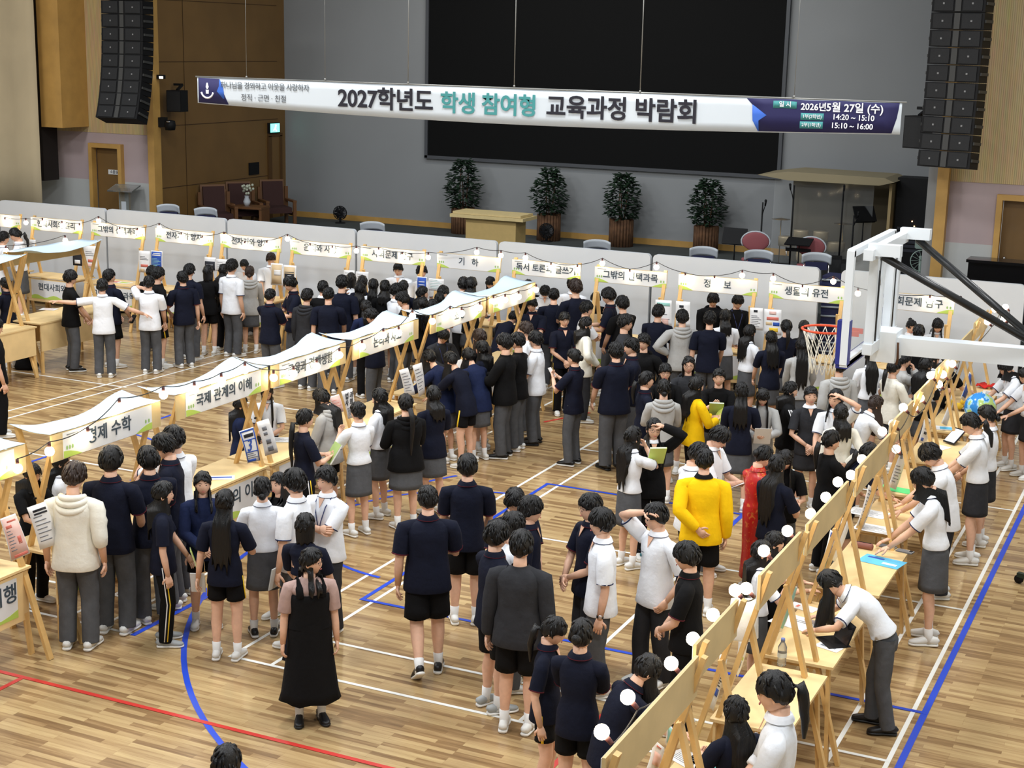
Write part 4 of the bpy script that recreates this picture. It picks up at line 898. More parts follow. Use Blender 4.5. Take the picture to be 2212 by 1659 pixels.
def person(px=None, py=None, H=1.70, face=0, sex='m', hair='short', top='navy', bot='trousers', arms=('down', 'down'), label='', lean=0.0, look=(0, 0), stance=0.0, foot=None, shoes='w', seed=0, wide=1.0, glasses=False, hmat=None, skin=None, lany=False, zc=0.0, group=None, spread=1.0, mask=False, hood=False, walk=0.0, sink=0.0, emblem=False, watch=False, socks=True, pos=None):
    rnd = random.Random(seed * 31 + int(H * 1000) + int((px or 0)))
    F = sex == 'f'
    head_h = 0.134 * H if not F else 0.139 * H
    s = head_h / 0.232
    phi = math.radians(lean)
    hd = YAW + math.radians(face)                                  # heading, clockwise from +Y
    P = pos
    P = Vector((P.x, P.y, zc - sink))
    W = (0.94 if F else 1.02) * wide
    shw = (0.104 if F else 0.116) * H * (0.5 + 0.5 * W)
    hipz = 0.515 * H
    def sp(t):                                                       # spine point: t = height fraction above the hips
        u = max(0.0, t * H - hipz); a = phi * min(1.0, 0.35 + 1.6 * u / H)
        return Vector((0, u * math.sin(a), hipz + u * math.cos(a))) if t * H > hipz else Vector((0, 0, t * H))
    up_t = (sp(0.80) - sp(0.68)).normalized(); Rt = rotx(-math.acos(max(-1, min(1, up_t.z)))) if phi else Matrix.Identity(3)
    SH = sp(0.805)
    # ---- skin: torso column into neck and head
    B = MB()
    rings = [(0.50, .080, .058), (0.56, .078, .054), (0.63, .070, .050), (0.70, .082, .060), (0.755, .082, .056), (0.785, .070, .044), (0.812, .046, .036), (0.840, .033, .036), (0.885, .031, .034)]
    ref = Vector((0, 1, 0))
    B.tube([sp(t) for t, _, _ in rings], [(a * H * W, b * H * W) if t < 0.84 else (a * H, b * H) for t, a, b in rings], 14, 0, ref=ref)
    hp = look[1] + lean * 0.75
    nb = sp(0.868)
    Rh = rotz(-math.radians(look[0])) @ rotx(-math.radians(hp))
    hc = nb + Rh @ Vector((0, 0.012 * H, 0.0635 * H)) - Vector((0, 0, 0.002 * H))
    T = Matrix.Translation(hc) @ Rh.to_4x4()
    add_head(B, T, s, True)
    # ---- arms
    l1, l2 = 0.172 * H, 0.150 * H; hands = []; slv = []
    tm = TOPS[top]
    for sx, an in ((-1, arms[0]), (1, arms[1])):
        tgt, hint, bh = ARMS[an]
        S = SH + Rt @ Vector((sx * shw, 0, -0.016 * H))
        jit = Vector((rnd.uniform(-.012, .012), rnd.uniform(-.015, .015), rnd.uniform(-.01, .01)))
        tv = Vector((tgt[0] * sx, tgt[1], tgt[2])) + jit
        Tp = SH + (Rt @ (tv * H) if an not in ('down', 'aft', 'fwd') else rotx(-phi * 0.25) @ (tv * H))
        if an in ('table', 'tablew'): Tp = Vector((sx * (0.075 if an == 'table' else 0.14) * H, SH.y + (0.235 if lean < 35 else 0.17) * H, 0.935))
        E, Wr = ik(S, Tp, l1, l2, Rt @ Vector((hint[0] * sx, hint[1], hint[2])))
        k = (0.92 if F else 1.0) * (0.6 + 0.4 * wide)
        mid = S.lerp(E, 0.5); m2 = E.lerp(Wr, 0.35)
        B.tube([S + (SH - S) * 0.25, S, mid, E, m2, Wr], [0.018 * H * k, 0.024 * H * k, 0.0265 * H * k, 0.0225 * H * k, 0.0225 * H * k, 0.0150 * H * k], 9, 0)
        d = (Wr - E).normalized()
        if an in ('table', 'tablew'): d = (d + Vector((0, 0.5, 0.1))).normalized()
        hand(B, Wr, d, Vector((bh[0] * sx, bh[1], bh[2])), 1 if sx > 0 else -1, 1.03 * H / 1.70 * (0.92 if F else 1.0), 0.35 if an in ('out', 'outlow', 'table', 'tablew') else 0.75)
        hands.append(Wr + d * 0.075); slv.append((S, E, Wr, k))
    # ---- legs
    bm = BOTS[bot]; legs = []
    sw = 0.062 * H * spread
    for i, sx in enumerate((-1, 1)):
        st = stance * (1 if sx > 0 else -1)
        J = Vector((sx * 0.048 * H, 0, hipz - 0.005 * H)); ft = Vector((sx * sw, st * H * 0.11, 0.048 * H))
        lift = 0.0
        if walk and sx * walk < 0: ft = Vector((sx * sw * 0.8, -0.16 * H, 0.085 * H)); lift = 0.6
        K, A = ik(J, ft, 0.2330 * H, 0.2300 * H, (sx * 0.15, 1, 0))
        legs.append((J, K, A, lift, sx))
        kk = (0.96 if F else 1.0) * (0.65 + 0.35 * wide) * (0.72 if bm[1] in ('trousers', 'track_trousers', 'dress', 'qipao_skirt') else 0.92 if bm[1] == 'skirt' else 1.0)
        calf = K.lerp(A, 0.30) + Vector((0, -0.008 * H, 0))
        B.tube([J + Vector((0, 0, 0.03 * H)), J.lerp(K, 0.4), K, calf, K.lerp(A, 0.7), A, A + Vector((0, 0.0, -0.03 * H))], [(0.036 if bm[1] == 'skirt' else 0.050) * H * kk, (0.043 if bm[1] == 'skirt' else 0.047) * H * kk, 0.034 * H * kk, 0.0335 * H * kk, 0.024 * H * kk, 0.020 * H * kk, 0.022 * H * kk], 10, 0)
    body = B.build('person', [skin or SKIN, DARK, LIP])
    body.location = P; body.rotation_euler = (0, 0, -hd)
    tag(body, label, 'person', group)
    # ---- hair
    hb = MB(); st_ = HST[hair]
    gown = bot in ('gown', 'ngown', 'qipao')
    bulk = {'hoodie': 1.10, 'jacket': 1.10, 'cardigan': 1.08, 'jersey': 1.10, 'sweatshirt': 1.12}.get(tm[2], 1.0)
    def back(z, fore=False):
        u = max(0.0, min(0.36 * H, (z - hipz) / max(0.25, math.cos(phi)))); a = phi * min(1.0, 0.35 + 1.6 * u / H)
        c = u * math.sin(a); r = (0.074 + 0.012) * H * W * bulk / max(0.5, math.cos(phi))
        return c + r if fore else c - r
    add_hair(hb, T, s, st_, rnd, sp(0.868).z, lean, back, 120 < face % 360 < 240)
    ho = hb.build('hair', hmat or HAIR, body)
    # ---- top garment
    G = MB(); tcol = tm[0]
    loose = bulk * (1.0 if not F else 0.98)
    tuck = tm[2] in ('blouse',) or gown
    hem = 0.458 if not F else (0.555 if tm[2] == 'blouse' else 0.462)
    if tm[2] in ('hoodie', 'jacket', 'cardigan', 'jersey', 'sweatshirt'): hem = 0.452
    if tm[2] == 'qipao': hem = 0.56
    if bot in ('gown', 'ngown'): hem = 0.655
    tr = [(hem, .111 if hem < .5 else .102, .086 if hem < .5 else .077), (hem + 0.004, .113 if hem < .5 else .104, .088 if hem < .5 else .079), (0.575, .102, .075), (0.64, .093 if not F else .083, .068 if not F else .062), (0.70, .094, .070), (0.75, .098, .070), (0.780, .100, .064), (0.803, .095, .055), (0.820, .074, .047), (0.836, .046, .043), (0.846, .039, .039)]
    if bot in ('gown', 'ngown'): tr = [(t, a * (0.86 if t < 0.76 else 1), b * (0.86 if t < 0.76 else 1)) for t, a, b in tr]
    tr = tr[:2] + [q for q in tr[2:] if q[0] > hem + 0.02]
    G.tube([sp(t) for t, _, _ in tr], [(a * H * W * loose, b * H * W * loose) if t < 0.835 else (a * H, b * H) for t, a, b in tr], 24, 0, ref=ref, cap=False, pw=2.3, sub=3)
    ntr = len(G.f)
    for (S, E, Wr, k) in slv:
        a0 = S + (SH - S) * 0.55
        if tm[1] == 's':
            e1 = S.lerp(E, 0.74); e2 = S.lerp(E, 0.80); e3 = S.lerp(E, 0.76)
            rr = [0.034, 0.0405, 0.043, 0.042, 0.0415, 0.028]
            G.tube([a0, S + (E - S) * 0.03, S.lerp(E, 0.35), e1, e2, e3], [r * H * k * bulk for r in rr], 12, 0, cap=False, sub=2)
        else:
            end = 0.96 if tm[1] == 'l' else 0.30
            G.tube([a0, S + (E - S) * 0.05, S.lerp(E, 0.5), E, E.lerp(Wr, end * 0.5), E.lerp(Wr, end * 0.93), E.lerp(Wr, end), E.lerp(Wr, end * 0.97)], [r * H * k * (bulk if bulk > 1 else 1.06) for r in (0.034, 0.040, 0.039, 0.036, 0.034, 0.030, 0.026, 0.016)], 12, 0, cap=False, sub=3)
            if top == 'bjack' and label.find('stripes') >= 0:
                for q in (-1, 0, 1):
                    sd_ = (E - S).cross(Vector((0, 1, 0))).normalized() * (1 if S.x > 0 else 1)
                    o_ = Vector((0.9 * (1 if S.x > 0 else -1), 0.0 + q * 0.32, 0.25)).normalized() * 0.045 * H
                    G.tube([S + o_, S.lerp(E, .5) + o_ * .92, E + o_ * 0.86, E.lerp(Wr, .9) + o_ * 0.7], [0.006] * 4, 5, 1)
    wrinkle(G, 0, 0.007 * bulk * bulk, 9, seed * 1.7 + H)
    if tm[1] == 's' and tm[4]:
        for (S, E, Wr, k) in slv: G.tube([S.lerp(E, 0.765), S.lerp(E, 0.77), S.lerp(E, 0.80), S.lerp(E, 0.805)], [r * H * k * bulk for r in (0.040, 0.0440, 0.0435, 0.038)], 12, 1, cap=False)
    go = G.build(tm[2], [tcol, tm[4] or WSTR], body)
    # collar / hood
    if tm[3] is not None:
        c = MB(); n_ = sp(0.846); d_ = (sp(0.86) - sp(0.83)).normalized()
        c.tube([n_ - d_ * 0.012 * H, n_ + d_ * 0.010 * H, n_ + d_ * 0.014 * H, n_ + d_ * 0.002 * H - Vector((0, 0, 0)), n_ - d_ * 0.008 * H], [(.0415 * H, .0420 * H), (.0385 * H, .0395 * H), (.0420 * H, .0430 * H), (.0500 * H, .0490 * H), (.0560 * H, .0530 * H)], 14, 0, ref=ref, cap=False)
        if tm[4]: c.tube([n_ - d_ * 0.0085 * H, n_ - d_ * 0.0110 * H], [(.0565 * H, .0535 * H), (.0575 * H, .0545 * H)], 14, 1, ref=ref, cap=False)
        front = n_ + Vector((0, .045 * H, -0.012 * H))
        c.prism([(-0.02 * H, 0), (0.02 * H, 0), (0.0, -0.06 * H)], 0.004, Matrix.Translation(front + Vector((0, 0.004 * H, 0.0))) @ Rt.to_4x4() @ Matrix.Rotation(0.35, 4, 'X'), 2)
        c.build('collar', [tm[3], tm[4] or tm[3], skin or SKIN], go)
    if tm[2] in ('hoodie',) or hood:
        c = MB(); n_ = sp(0.838)
        for q, (w_, h_) in enumerate(((0.062, 0.0), (0.076, -0.012), (0.080, -0.03))):
            c.tube([n_ + Vector((math.sin(a) * w_ * H, -abs(math.cos(a)) * 0.058 * H - 0.006 * H * q + (0.03 * H if math.cos(a) > 0.2 else 0) * 0, h_ * H - 0.020 * H * abs(math.cos(a)) * q)) for a in [-1.5 + 0.25 * j for j in range(13)]], [0.014 * H + 0.006 * H * math.cos(-1.5 + 0.25 * j) for j in range(13)], 7, 0, ref=(0, 0, 1))
        c.build('hood', tcol, go)
    # ---- lower garment
    if bm[1] in ('trousers', 'track_trousers', 'shorts'):
        L = MB(); sh = bm[1] == 'shorts'
        L.tube([sp(0.60), sp(0.56), sp(0.515), Vector((0, 0, 0.475 * H)), Vector((0, 0, 0.455 * H))], [(.082 * H * W, .060 * H * W), (.092 * H * W, .067 * H * W), (.098 * H * W, .072 * H * W), (.092 * H * W, .068 * H * W), (.05 * H, .05 * H)], 16, 0, ref=ref)
        for (J, K, A, lift, sx) in legs:
            kk = W * (1.0 if not F else 0.97)
            if sh:
                e = J.lerp(K, 0.86 if not F else 0.62); L.tube([J + Vector((0, 0, 0.03 * H)), J.lerp(K, 0.35), e, e + Vector((0, 0, 0.012)), ], [0.052 * H * kk, 0.057 * H * kk, 0.060 * H * kk, 0.042 * H * kk], 14, 0, cap=False, sub=3)
            else:
                L.tube([J + Vector((0, 0, 0.03 * H)), J.lerp(K, 0.35), K, K.lerp(A, 0.5), A + (K - A) * 0.02, A + (A - K) * 0.055, A + (A - K) * 0.03], [r * H * kk for r in (0.054, 0.056, 0.047, 0.045, 0.0445, 0.044, 0.028)], 14, 0, cap=False, sub=4)
        wrinkle(L, 0, 0.006, 9, seed + 3.3)
        lo = L.build(bm[1], [bm[0]], body)
        if bot in ('track', 'stripeshorts'):
            sb = MB()
            for (J, K, A, lift, sx) in legs:
                ks = [J, J.lerp(K, 0.4), J.lerp(K, .84 if not F else 0.6)] if sh else [J, J.lerp(K, 0.35), K, K.lerp(A, 0.5), A]
                rs = [0.053, 0.0585, 0.0600] if sh else [0.053, 0.0555, 0.0455, 0.0435, 0.0425]
                for off in ((0.0,) if sh else (-0.012, 0.012)):
                    pts = [q + Vector((sx * (r * H * W + 0.001), off * 1.2, 0)) for q, r in zip(ks, rs)]
                    sb.tube(pts, [(0.0045, 0.012 if sh else 0.006)] * len(pts), 6, 0 if (off >= 0 or sh) else 1, ref=(0, 1, 0))
            sb.build('side_stripe', [YSTR, WSTR], lo)
    elif bm[1] in ('skirt',):
        L = MB(); z1 = 0.315 * H if bot == 'skirt' else 0.335 * H
        fl = Vector((0, 0, 0))
        pts = [sp(0.615), sp(0.575), sp(0.52), Vector((0, 0, 0.42 * H)), Vector((0, 0, z1)), Vector((0, 0, z1 + 0.01)), Vector((0, 0, z1 + 0.06 * H))]
        L.tube(pts, [(.079 * H * W, .060 * H * W), (.090 * H * W, .067 * H * W), (.099 * H * W, .074 * H * W), (.106 * H * W, .080 * H * W), (.112 * H * W, .086 * H * W), (.104 * H * W, .078 * H * W), (.09 * H * W, .07 * H * W)], 24, 0, ref=ref, cap=False, pw=2.2, sub=3)
        wrinkle(L, 0, 0.006, 7, seed + 1.3)
        L.build('skirt', [bm[0]], body)
    elif gown:
        L = MB(); z1 = (0.14 if bot != 'qipao' else 0.10) * H; fl = 1.0 if bot != 'qipao' else 0.72
        nn = 22; zs = [0.60, 0.545, 0.47, 0.38, 0.28, 0.19, z1 / H]
        L.tube([sp(z) if z > 0.51 else Vector((0, 0, z * H)) for z in zs] + [Vector((0, 0, z1 + 0.012))], [(.100 * H * W, .076 * H * W), (.106 * H * W, .080 * H * W), (.108 * H * W * (0.5 + 0.5 * fl), .080 * H * W), (.116 * H * W * (0.4 + .6 * fl), .090 * H * W * (0.4 + .6 * fl)), (.126 * H * W * fl, .098 * H * W * fl), (.136 * H * W * fl, .104 * H * W * fl), (.148 * H * W * fl, .110 * H * W * fl), (.12 * H * W * fl, .09 * H * W * fl)], nn, 0, ref=ref, cap=False)
        for i in range(len(L.v)):
            v = L.v[i]; k_ = max(0, 0.5 * H - v[2]) / (0.4 * H); a = math.atan2(v[1], v[0])
            f_ = 1 + 0.05 * k_ * math.sin(a * 7 + 1) * (1 if bot != 'qipao' else 0.2)
            L.v[i] = (v[0] * f_, v[1] * f_, v[2] + (0.012 * k_ * math.sin(a * 5) if bot != 'qipao' else 0))
        if bot == 'gown':       # pinafore bodice with straps over the tee
            L.tube([sp(0.565), sp(0.66), sp(0.72), sp(0.755), sp(0.76)], [(.107 * H * W, .076 * H * W), (.093 * H * W, .073 * H * W), (.099 * H * W, .077 * H * W), (.097 * H * W, .076 * H * W), (.090 * H * W, .070 * H * W)], 18, 0, ref=ref, cap=False, pw=2.3)
            for sx in (-1, 1):
                L.tube([sp(0.75) + Rt @ Vector((sx * .060 * H, .072 * H * W, 0)), sp(0.80) + Rt @ Vector((sx * .064 * H, .056 * H * W, 0.004)), sp(0.832) + Rt @ Vector((sx * .066 * H, .006 * H, 0.006)), sp(0.80) + Rt @ Vector((sx * .064 * H, -.058 * H * W, 0.004)), sp(0.75) + Rt @ Vector((sx * .060 * H, -.072 * H * W, 0))], [(0.020 * H, 0.006 * H)] * 5, 8, 0, ref=(0, 1, 0))
        L.build(bm[1], [bm[0]], body)
    # ---- socks and shoes
    sm_ = SHOES[shoes]
    bare = bm[1] in ('shorts', 'skirt') or gown
    for (J, K, A, lift, sx) in legs:
        if bare and socks:
            q = MB(); q.tube([A + Vector((0, 0, -0.03 * H)), A, A + (K - A) * 0.22, A + (K - A) * 0.23], [0.024 * H, 0.0225 * H, 0.0265 * H, 0.022 * H], 10, 0); q.build('sock', SOCK, body)
        q = MB(); ln = 0.156 * H * (0.94 if F else 1.0); hgt = 0.042 * H
        Rf = rotz(-sx * 0.16) @ rotx(-lift * 1.0)
        base = A + Vector((0, 0, -0.048 * H if not lift else -0.046 * H))
        def fp(y, z): return base + Rf @ Vector((0, y, z))
        ys = [-0.055, -0.048, -0.02, 0.02, 0.055, 0.085, 0.103, 0.110]; ys = [y * H * (0.94 if F else 1.0) for y in ys]
        ws = [0.012, 0.021, 0.0225, 0.021, 0.026, 0.026, 0.018, 0.008]; hs = [0.030, 0.042, 0.048, 0.046, 0.034, 0.026, 0.021, 0.014]
        q.tube([fp(y, 0.010 * H + h * H * 0.5 - 0.004) for y, h in zip(ys, hs)], [(w_ * H, h * H * 0.5) for w_, h in zip(ws, hs)], 10, 0, ref=(0, 0, 1), pw=2.4)
        q.tube([fp(y * 1.03, 0.0075 * H) for y in ys], [(w_ * H * 1.07, 0.0075 * H) for w_ in ws], 10, 1, ref=(0, 0, 1), pw=3.2)
        q.build('shoe', list(sm_), body)
    # ---- extras
    Rb = Rh
    if glasses:
        q = MB()
        for sx in (-1, 1):
            c_ = Vector((sx * 0.032, 0.094, 0.002)); q.tube([T @ ((c_ + Vector((math.cos(t) * 0.021, -abs(math.cos(t)) * 0.004, math.sin(t) * 0.019))) * s) for t in [2 * PI * i / 12 for i in range(13)]], [0.0016 * s] * 13, 5, 0, ref=(0, 1, 0), cap=False)
            q.tube([T @ (Vector((sx * 0.053, 0.090, 0.006)) * s), T @ (Vector((sx * 0.077, 0.02, 0.006)) * s), T @ (Vector((sx * 0.079, -0.012, 0.0)) * s)], [0.0018 * s] * 3, 5, 0, ref=(0, 0, 1))
        q.tube([T @ (Vector((-0.011, 0.098, 0.006)) * s), T @ (Vector((0.011, 0.098, 0.006)) * s)], [0.0018 * s] * 2, 5, 0, ref=(0, 0, 1))
        q.build('glasses', GLASSM, body)
    if mask:
        q = MB(); g = []
        for i in range(5):
            th = 1.75 + 0.85 * i / 4
            g.append([T @ (head_pt(th, -0.95 + 1.9 * j / 8, 1.09) * s + Vector((0, 0.006, 0))) for j in range(9)])
        q.sheet(g, 0.003); q.build('face_mask', MASKM, body)
    if lany:
        q = MB(); r_ = 0.074 * H * W * bulk
        for sx in (-1, 1): q.tube([sp(0.838) + Rt @ Vector((sx * 0.05 * H, 0.02 * H, 0.004)), sp(0.79) + Rt @ Vector((sx * 0.042 * H, 0.065 * H * bulk, 0)), sp(0.70) + Rt @ Vector((sx * 0.015 * H, 0.076 * H * bulk, 0)), sp(0.645) + Rt @ Vector((0, 0.074 * H * bulk, 0))], [(0.006, 0.0025)] * 4, 6, 0, ref=(0, 1, 0))
        q.build('lanyard', LANY, body)
    if emblem:
        q = MB(); c_ = sp(0.725) + Rt @ Vector((0.045 * H, 0.074 * H * W, 0)); q.ball(c_, (0.016, 0.004, 0.018), 0, 12, 6); q.tube([c_ + Vector((-0.045, 0.003, 0.04)), c_ + Vector((0.045, -0.004, 0.034))], [0.0022] * 2, 5, 1)
        q.build('pocket_emblem', [mat('teal emblem', srgb(70, 128, 140), 0.6), TRIM], go)
    if watch:
        q = MB(); S, E, Wr, k = slv[0]; d = (Wr - E).normalized(); q.tube([Wr - d * 0.035, Wr - d * 0.015], [0.0185 * H * k] * 2, 10, 0, cap=False); q.ball(Wr - d * 0.025 + Vector((-0.028 * 1, 0, 0.008)), (0.010, 0.020, 0.020), 1, 10, 6)
        q.build('wrist_watch', [SHOEK, mat('watch case', srgb(200, 190, 186), 0.3, metal=0.8)], body)
    body['hands'] = 0
    del body['hands']
    Mw = Matrix.Translation(P) @ Matrix.Rotation(-hd, 4, 'Z')
    return dict(obj=body, hands=[Mw @ h for h in hands], heading=hd, P=P, head=Mw @ hc)
# ------------------------------------------------------------------ wooden stalls
BANW = mat('sign banner white', srgb(222, 224, 226), 0.7); HILL = mat('banner hill green', srgb(180, 206, 92), 0.7); HILL2 = mat('banner tree green', srgb(146, 182, 110), 0.7); SIGNINK = mat('sign lettering slate', srgb(56, 70, 82), 0.7); FINE = mat('small print', srgb(120, 126, 134), 0.7)
BOARD = mat('sign board ply', srgb(206, 182, 132), 0.6, var=0.08, scale=4)
CANV = mat('canopy cloth', srgb(200, 220, 236), 0.75, var=0.015, scale=2)
def sign_board(e, L, z0, z1, y, txt, full, size=0.15, sp=1.0):
    """plank with a printed banner; text reads from -y"""
    b = MB(); b.box((0, y + 0.014, (z0 + z1) / 2), (L, 0.022, z1 - z0)); sb = b.build('sign_board', BOARD, e)
    w_ = L - (0.0 if full else 0.30); h = z1 - z0
    b = MB(); b.box((0, y, (z0 + z1) / 2), (w_, 0.004, h - 0.012), 0)
    y2 = y - 0.0035
    def hill(x0, x1, hh, mi, n=10):
        pts = [(x0, z0 + 0.008)] + [(x0 + (x1 - x0) * k / n, z0 + 0.008 + hh * math.sin(PI * (0.5 + 0.5 * k / n) if x0 < 0 else PI * 0.5 * k / n)) for k in range(n + 1)] + [(x1, z0 + 0.008)]
        b.prism(pts, 0.001, Matrix.Translation((0, y2 - 0.0005, 0)), mi)
    hill(-w_ / 2 + 0.002, -w_ / 2 + 0.26, 0.07, 1); hill(w_ / 2 - 0.26, w_ / 2 - 0.002, 0.07, 1)
    for x_ in (-w_ / 2 + 0.05, -w_ / 2 + 0.09, -w_ / 2 + 0.13, w_ / 2 - 0.05, w_ / 2 - 0.10):
        b.prism([(x_ + 0.014 * math.cos(t), z0 + 0.105 + 0.022 * math.sin(t)) for t in [2 * PI * k / 8 for k in range(8)]], 0.001, Matrix.Translation((0, y2, 0)), 2)
    b.box((-w_ / 2 + 0.13, y2, z1 - 0.035), (0.16, 0.001, 0.012), 3)
    b.build('banner', [BANW, HILL, HILL2, FINE], sb)
    if txt: text(txt, size, SIGNINK, sb, frame_m((0.0, y - 0.006, (z0 + z1) / 2 + 0.005), (1, 0, 0), (0, 0, 1)), bold=0.014, spacing=sp)
    return sb
def table_parts(e, L, y0, y1, zt, front, txt, size=0.16, legs=True):
    b = MB(); b.box((0, (y0 + y1) / 2, zt - 0.012), (L, y1 - y0, 0.024)); b.build('tabletop', PLY, e)
    if front:
        b = MB(); b.box((0, y0 + 0.03, zt - 0.28), (L - 0.06, 0.02, 0.48)); fp = b.build('front_panel', PLY, e)
        b = MB(); w_ = L - 0.36; z0 = zt - 0.46; z1 = zt - 0.07; b.box((0, y0 + 0.018, (z0 + z1) / 2), (w_, 0.003, z1 - z0), 0)
        n = 12; b.prism([(-w_ / 2, z0)] + [(-w_ / 2 + w_ * k / n, z0 + 0.06 + 0.03 * math.sin(k * 1.1)) for k in range(n + 1)] + [(w_ / 2, z0)], 0.001, Matrix.Translation((0, y0 + 0.0155, 0)), 1); b.build('front_banner', [BANW, HILL], fp)
        if txt: text(txt, size, SIGNINK, fp, frame_m((0.05, y0 + 0.0135, (z0 + z1) / 2 + 0.05), (1, 0, 0), (0, 0, 1)), bold=0.014)
    if legs:
        for sx in (-1, 1):
            for yy, d in ((y0 + 0.06, -0.05), (y1 - 0.06, 0.05)):
                b = MB(); b.bar((sx * (L / 2 - 0.10), yy, zt - 0.03), (sx * (L / 2 - 0.04), yy + d, 0.0), 0.055, 0.03, up=(0, 1, 0)); b.build('leg', WOODL, e)
def canopy_stall(x, ya, yb, rz, txt, ftxt, label, seed=0, peak=0.10, front=True, table_y=(-0.22, 0.42), fsize=0.16, tsize=0.15, backp=False):
    L = yb - ya; e = empty('market_stall', (x, (ya + yb) / 2, 0), rz, label, 'market stall', 'canopy stalls')
    rnd = random.Random(seed)
    for sx in (-1, 1):
        xx = sx * (L / 2 - 0.05)
        b = MB(); b.bar((xx, 0.235, 2.09), (xx, -0.46, 0.0), 0.034, 0.058, up=(1, 0, 0)); b.build('cross_bar', WOODL, e)
        b = MB(); b.bar((xx - sx * 0.036, -0.205, 2.07), (xx - sx * 0.036, 0.46, 0.0), 0.034, 0.058, up=(1, 0, 0)); b.build('cross_bar', WOODL, e)
        b = MB(); b.bar((xx - 0.06, 0.015, 1.41), (xx + 0.06, 0.015, 1.41), 0.016, 0.016); b.build('bolt', BK, e)
    sign_board(e, L, 1.80, 2.065, -0.235, txt, False, tsize)
    g = []
    for i in range(9):
        v = i / 8; row = []
        for j in range(15):
            u = j / 14; y = -0.225 + 0.50 * v
            z = 2.078 + 0.040 * v - v * 0.115 * math.sin(PI * u) ** 0.8 - 0.045 * math.sin(PI * v) * (0.5 + 0.5 * math.sin(PI * u)) + 0.5 * peak * v * math.exp(-((u - 0.90) / 0.10) ** 2) + 0.005 * math.sin(u * 17 + seed)
            row.append((-L / 2 - 0.01 + (L + 0.02) * u, y, z))
        g.append(row)
    b = MB(); b.sheet([list(reversed(r)) for r in g], 0.004); b.build('canopy', CANV, e)
    table_parts(e, L + 0.02, table_y[0], table_y[1], 0.88, front, ftxt, fsize)
    if backp:
        b = MB(); b.box((0, table_y[1] - 0.02, 0.62), (L - 0.05, 0.02, 0.48)); b.build('rear_panel', PLY, e)
    return e
mid = [(-2.46, -0.81, '', '경제 지리 기행', 'canopy stall at the left picture edge with 기행 on its table front'), (-0.46, 1.17, '경제 수학', '', 'canopy stall with the 경제 수학 sign'), (1.44, 3.14, '국제 관계의 이해', '국제 관계의 이해', 'canopy stall with the 국제 관계의 이해 sign'), (3.22, 4.86, '금융과 경제생활', '', 'canopy stall with the 금융과 경제생활 sign'), (5.04, 6.76, '논리와 사고', '', 'canopy stall with the 논리와 사고 sign, two along from the far end'), (7.12, 8.84, '소 통', '', 'canopy stall with the 소 통 sign, next to the farthest one'), (8.95, 10.63, '', '', 'canopy stall at the far end of the middle row, before the back signs')]
for i, (a, b_, t_, f_, lb) in enumerate(mid):
    canopy_stall(-1.905, a, b_, PI / 2, t_, f_, lb, i, 0.08 + 0.03 * (i > 2), tsize=0.17 if i == 1 else 0.15, fsize=0.20 if i < 3 else 0.16)
canopy_stall(-10.62, 8.62, 10.6, -PI / 2, '', '', 'canopy stall at the far left seen from behind, blue white cloth', 9, 0.08, True, (-0.30, 0.52), backp=True); canopy_stall(-10.4, 6.3, 8.40, -PI / 2, '', '', 'canopy stall of the far left pair cut off by the picture edge', 10, 0.08, backp=True)

def easel_stall(x, y, rz, L, txt, ftxt, label, group, table=(-0.34, 0.26), front=True, tl=None, full=True, sp=1.0, size=0.155):
    e = empty('sign_stall', (x, y, 0), rz, label, 'sign stall', group)
    for sx in (-1, 1):
        xx = sx * (L / 2 - 0.045)
        b = MB(); b.bar((xx, 0.01, 2.08), (xx, -0.55, 0.0), 0.034, 0.058, up=(1, 0, 0)); b.build('sign_post', WOODL, e)
        b = MB(); b.bar((xx - sx * 0.036, -0.12, 1.63), (xx - sx * 0.036, 0.32, 0.0), 0.034, 0.058, up=(1, 0, 0)); b.build('rear_leg', WOODL, e)
    sign_board(e, L, 1.79, 2.06, -0.065, txt, full, size, sp)
    table_parts(e, tl or (L + 0.02), table[0], table[1], 0.88, front, ftxt)
    for sx in (-1, 1):
        b = MB(); b.bar((sx * (L / 2 - 0.05), -0.32, 0.84), (sx * (L / 2 - 0.05), 0.1, 0.84), 0.05, 0.03); b.build('table_rail', WOODL, e)
back = [((2, 45), None, ''), ((68, 178), '현대사회와 윤리', '현대사회와'), ((197, 313), '그밖의 선택과목', '그밖의 선택과목'), ((336, 460), '전자기와 양자', '전자기와 양자'), ((476, 606), '전자기와 양자', ''), ((627, 758), '윤리와 사상', ''), ((780, 918), '사회문제 탐구', ''), ((945, 1083), '기   하', ''), ((1108, 1257), '독서 토론과 글쓰기', ''), ((1288, 1445), '그밖의 선택과목', ''), ((1471, 1643), '정     보', ''), ((1669, 1835), '생물의 유전', ''), ((1905, 2075), '사회문제 탐구', '')]
seen = {}
names = {3: 'the left one of two', 4: 'the right one of two'}
bl = ['sign stall of the back row cut by the left picture edge', 'back row stall with the 현대사회와 윤리 sign', 'back row stall with a 그밖의 선택과목 sign, third from the left', 'left one of two back row stalls with 전자기와 양자 signs', 'right one of two back row stalls with 전자기와 양자 signs', 'back row stall with the 윤리와 사상 sign', 'back row stall with a 사회문제 탐구 sign and a man in white behind it', 'back row stall with the short 기 하 sign', 'back row stall with the 독서 토론과 글쓰기 sign', 'back row stall with a 그밖의 선택과목 sign, right of the 독서 토론과 글쓰기 stall', 'back row stall with the short 정 보 sign', 'back row stall with the 생물의 유전 sign', 'back row stall with a 사회문제 탐구 sign behind the basketball backboard']
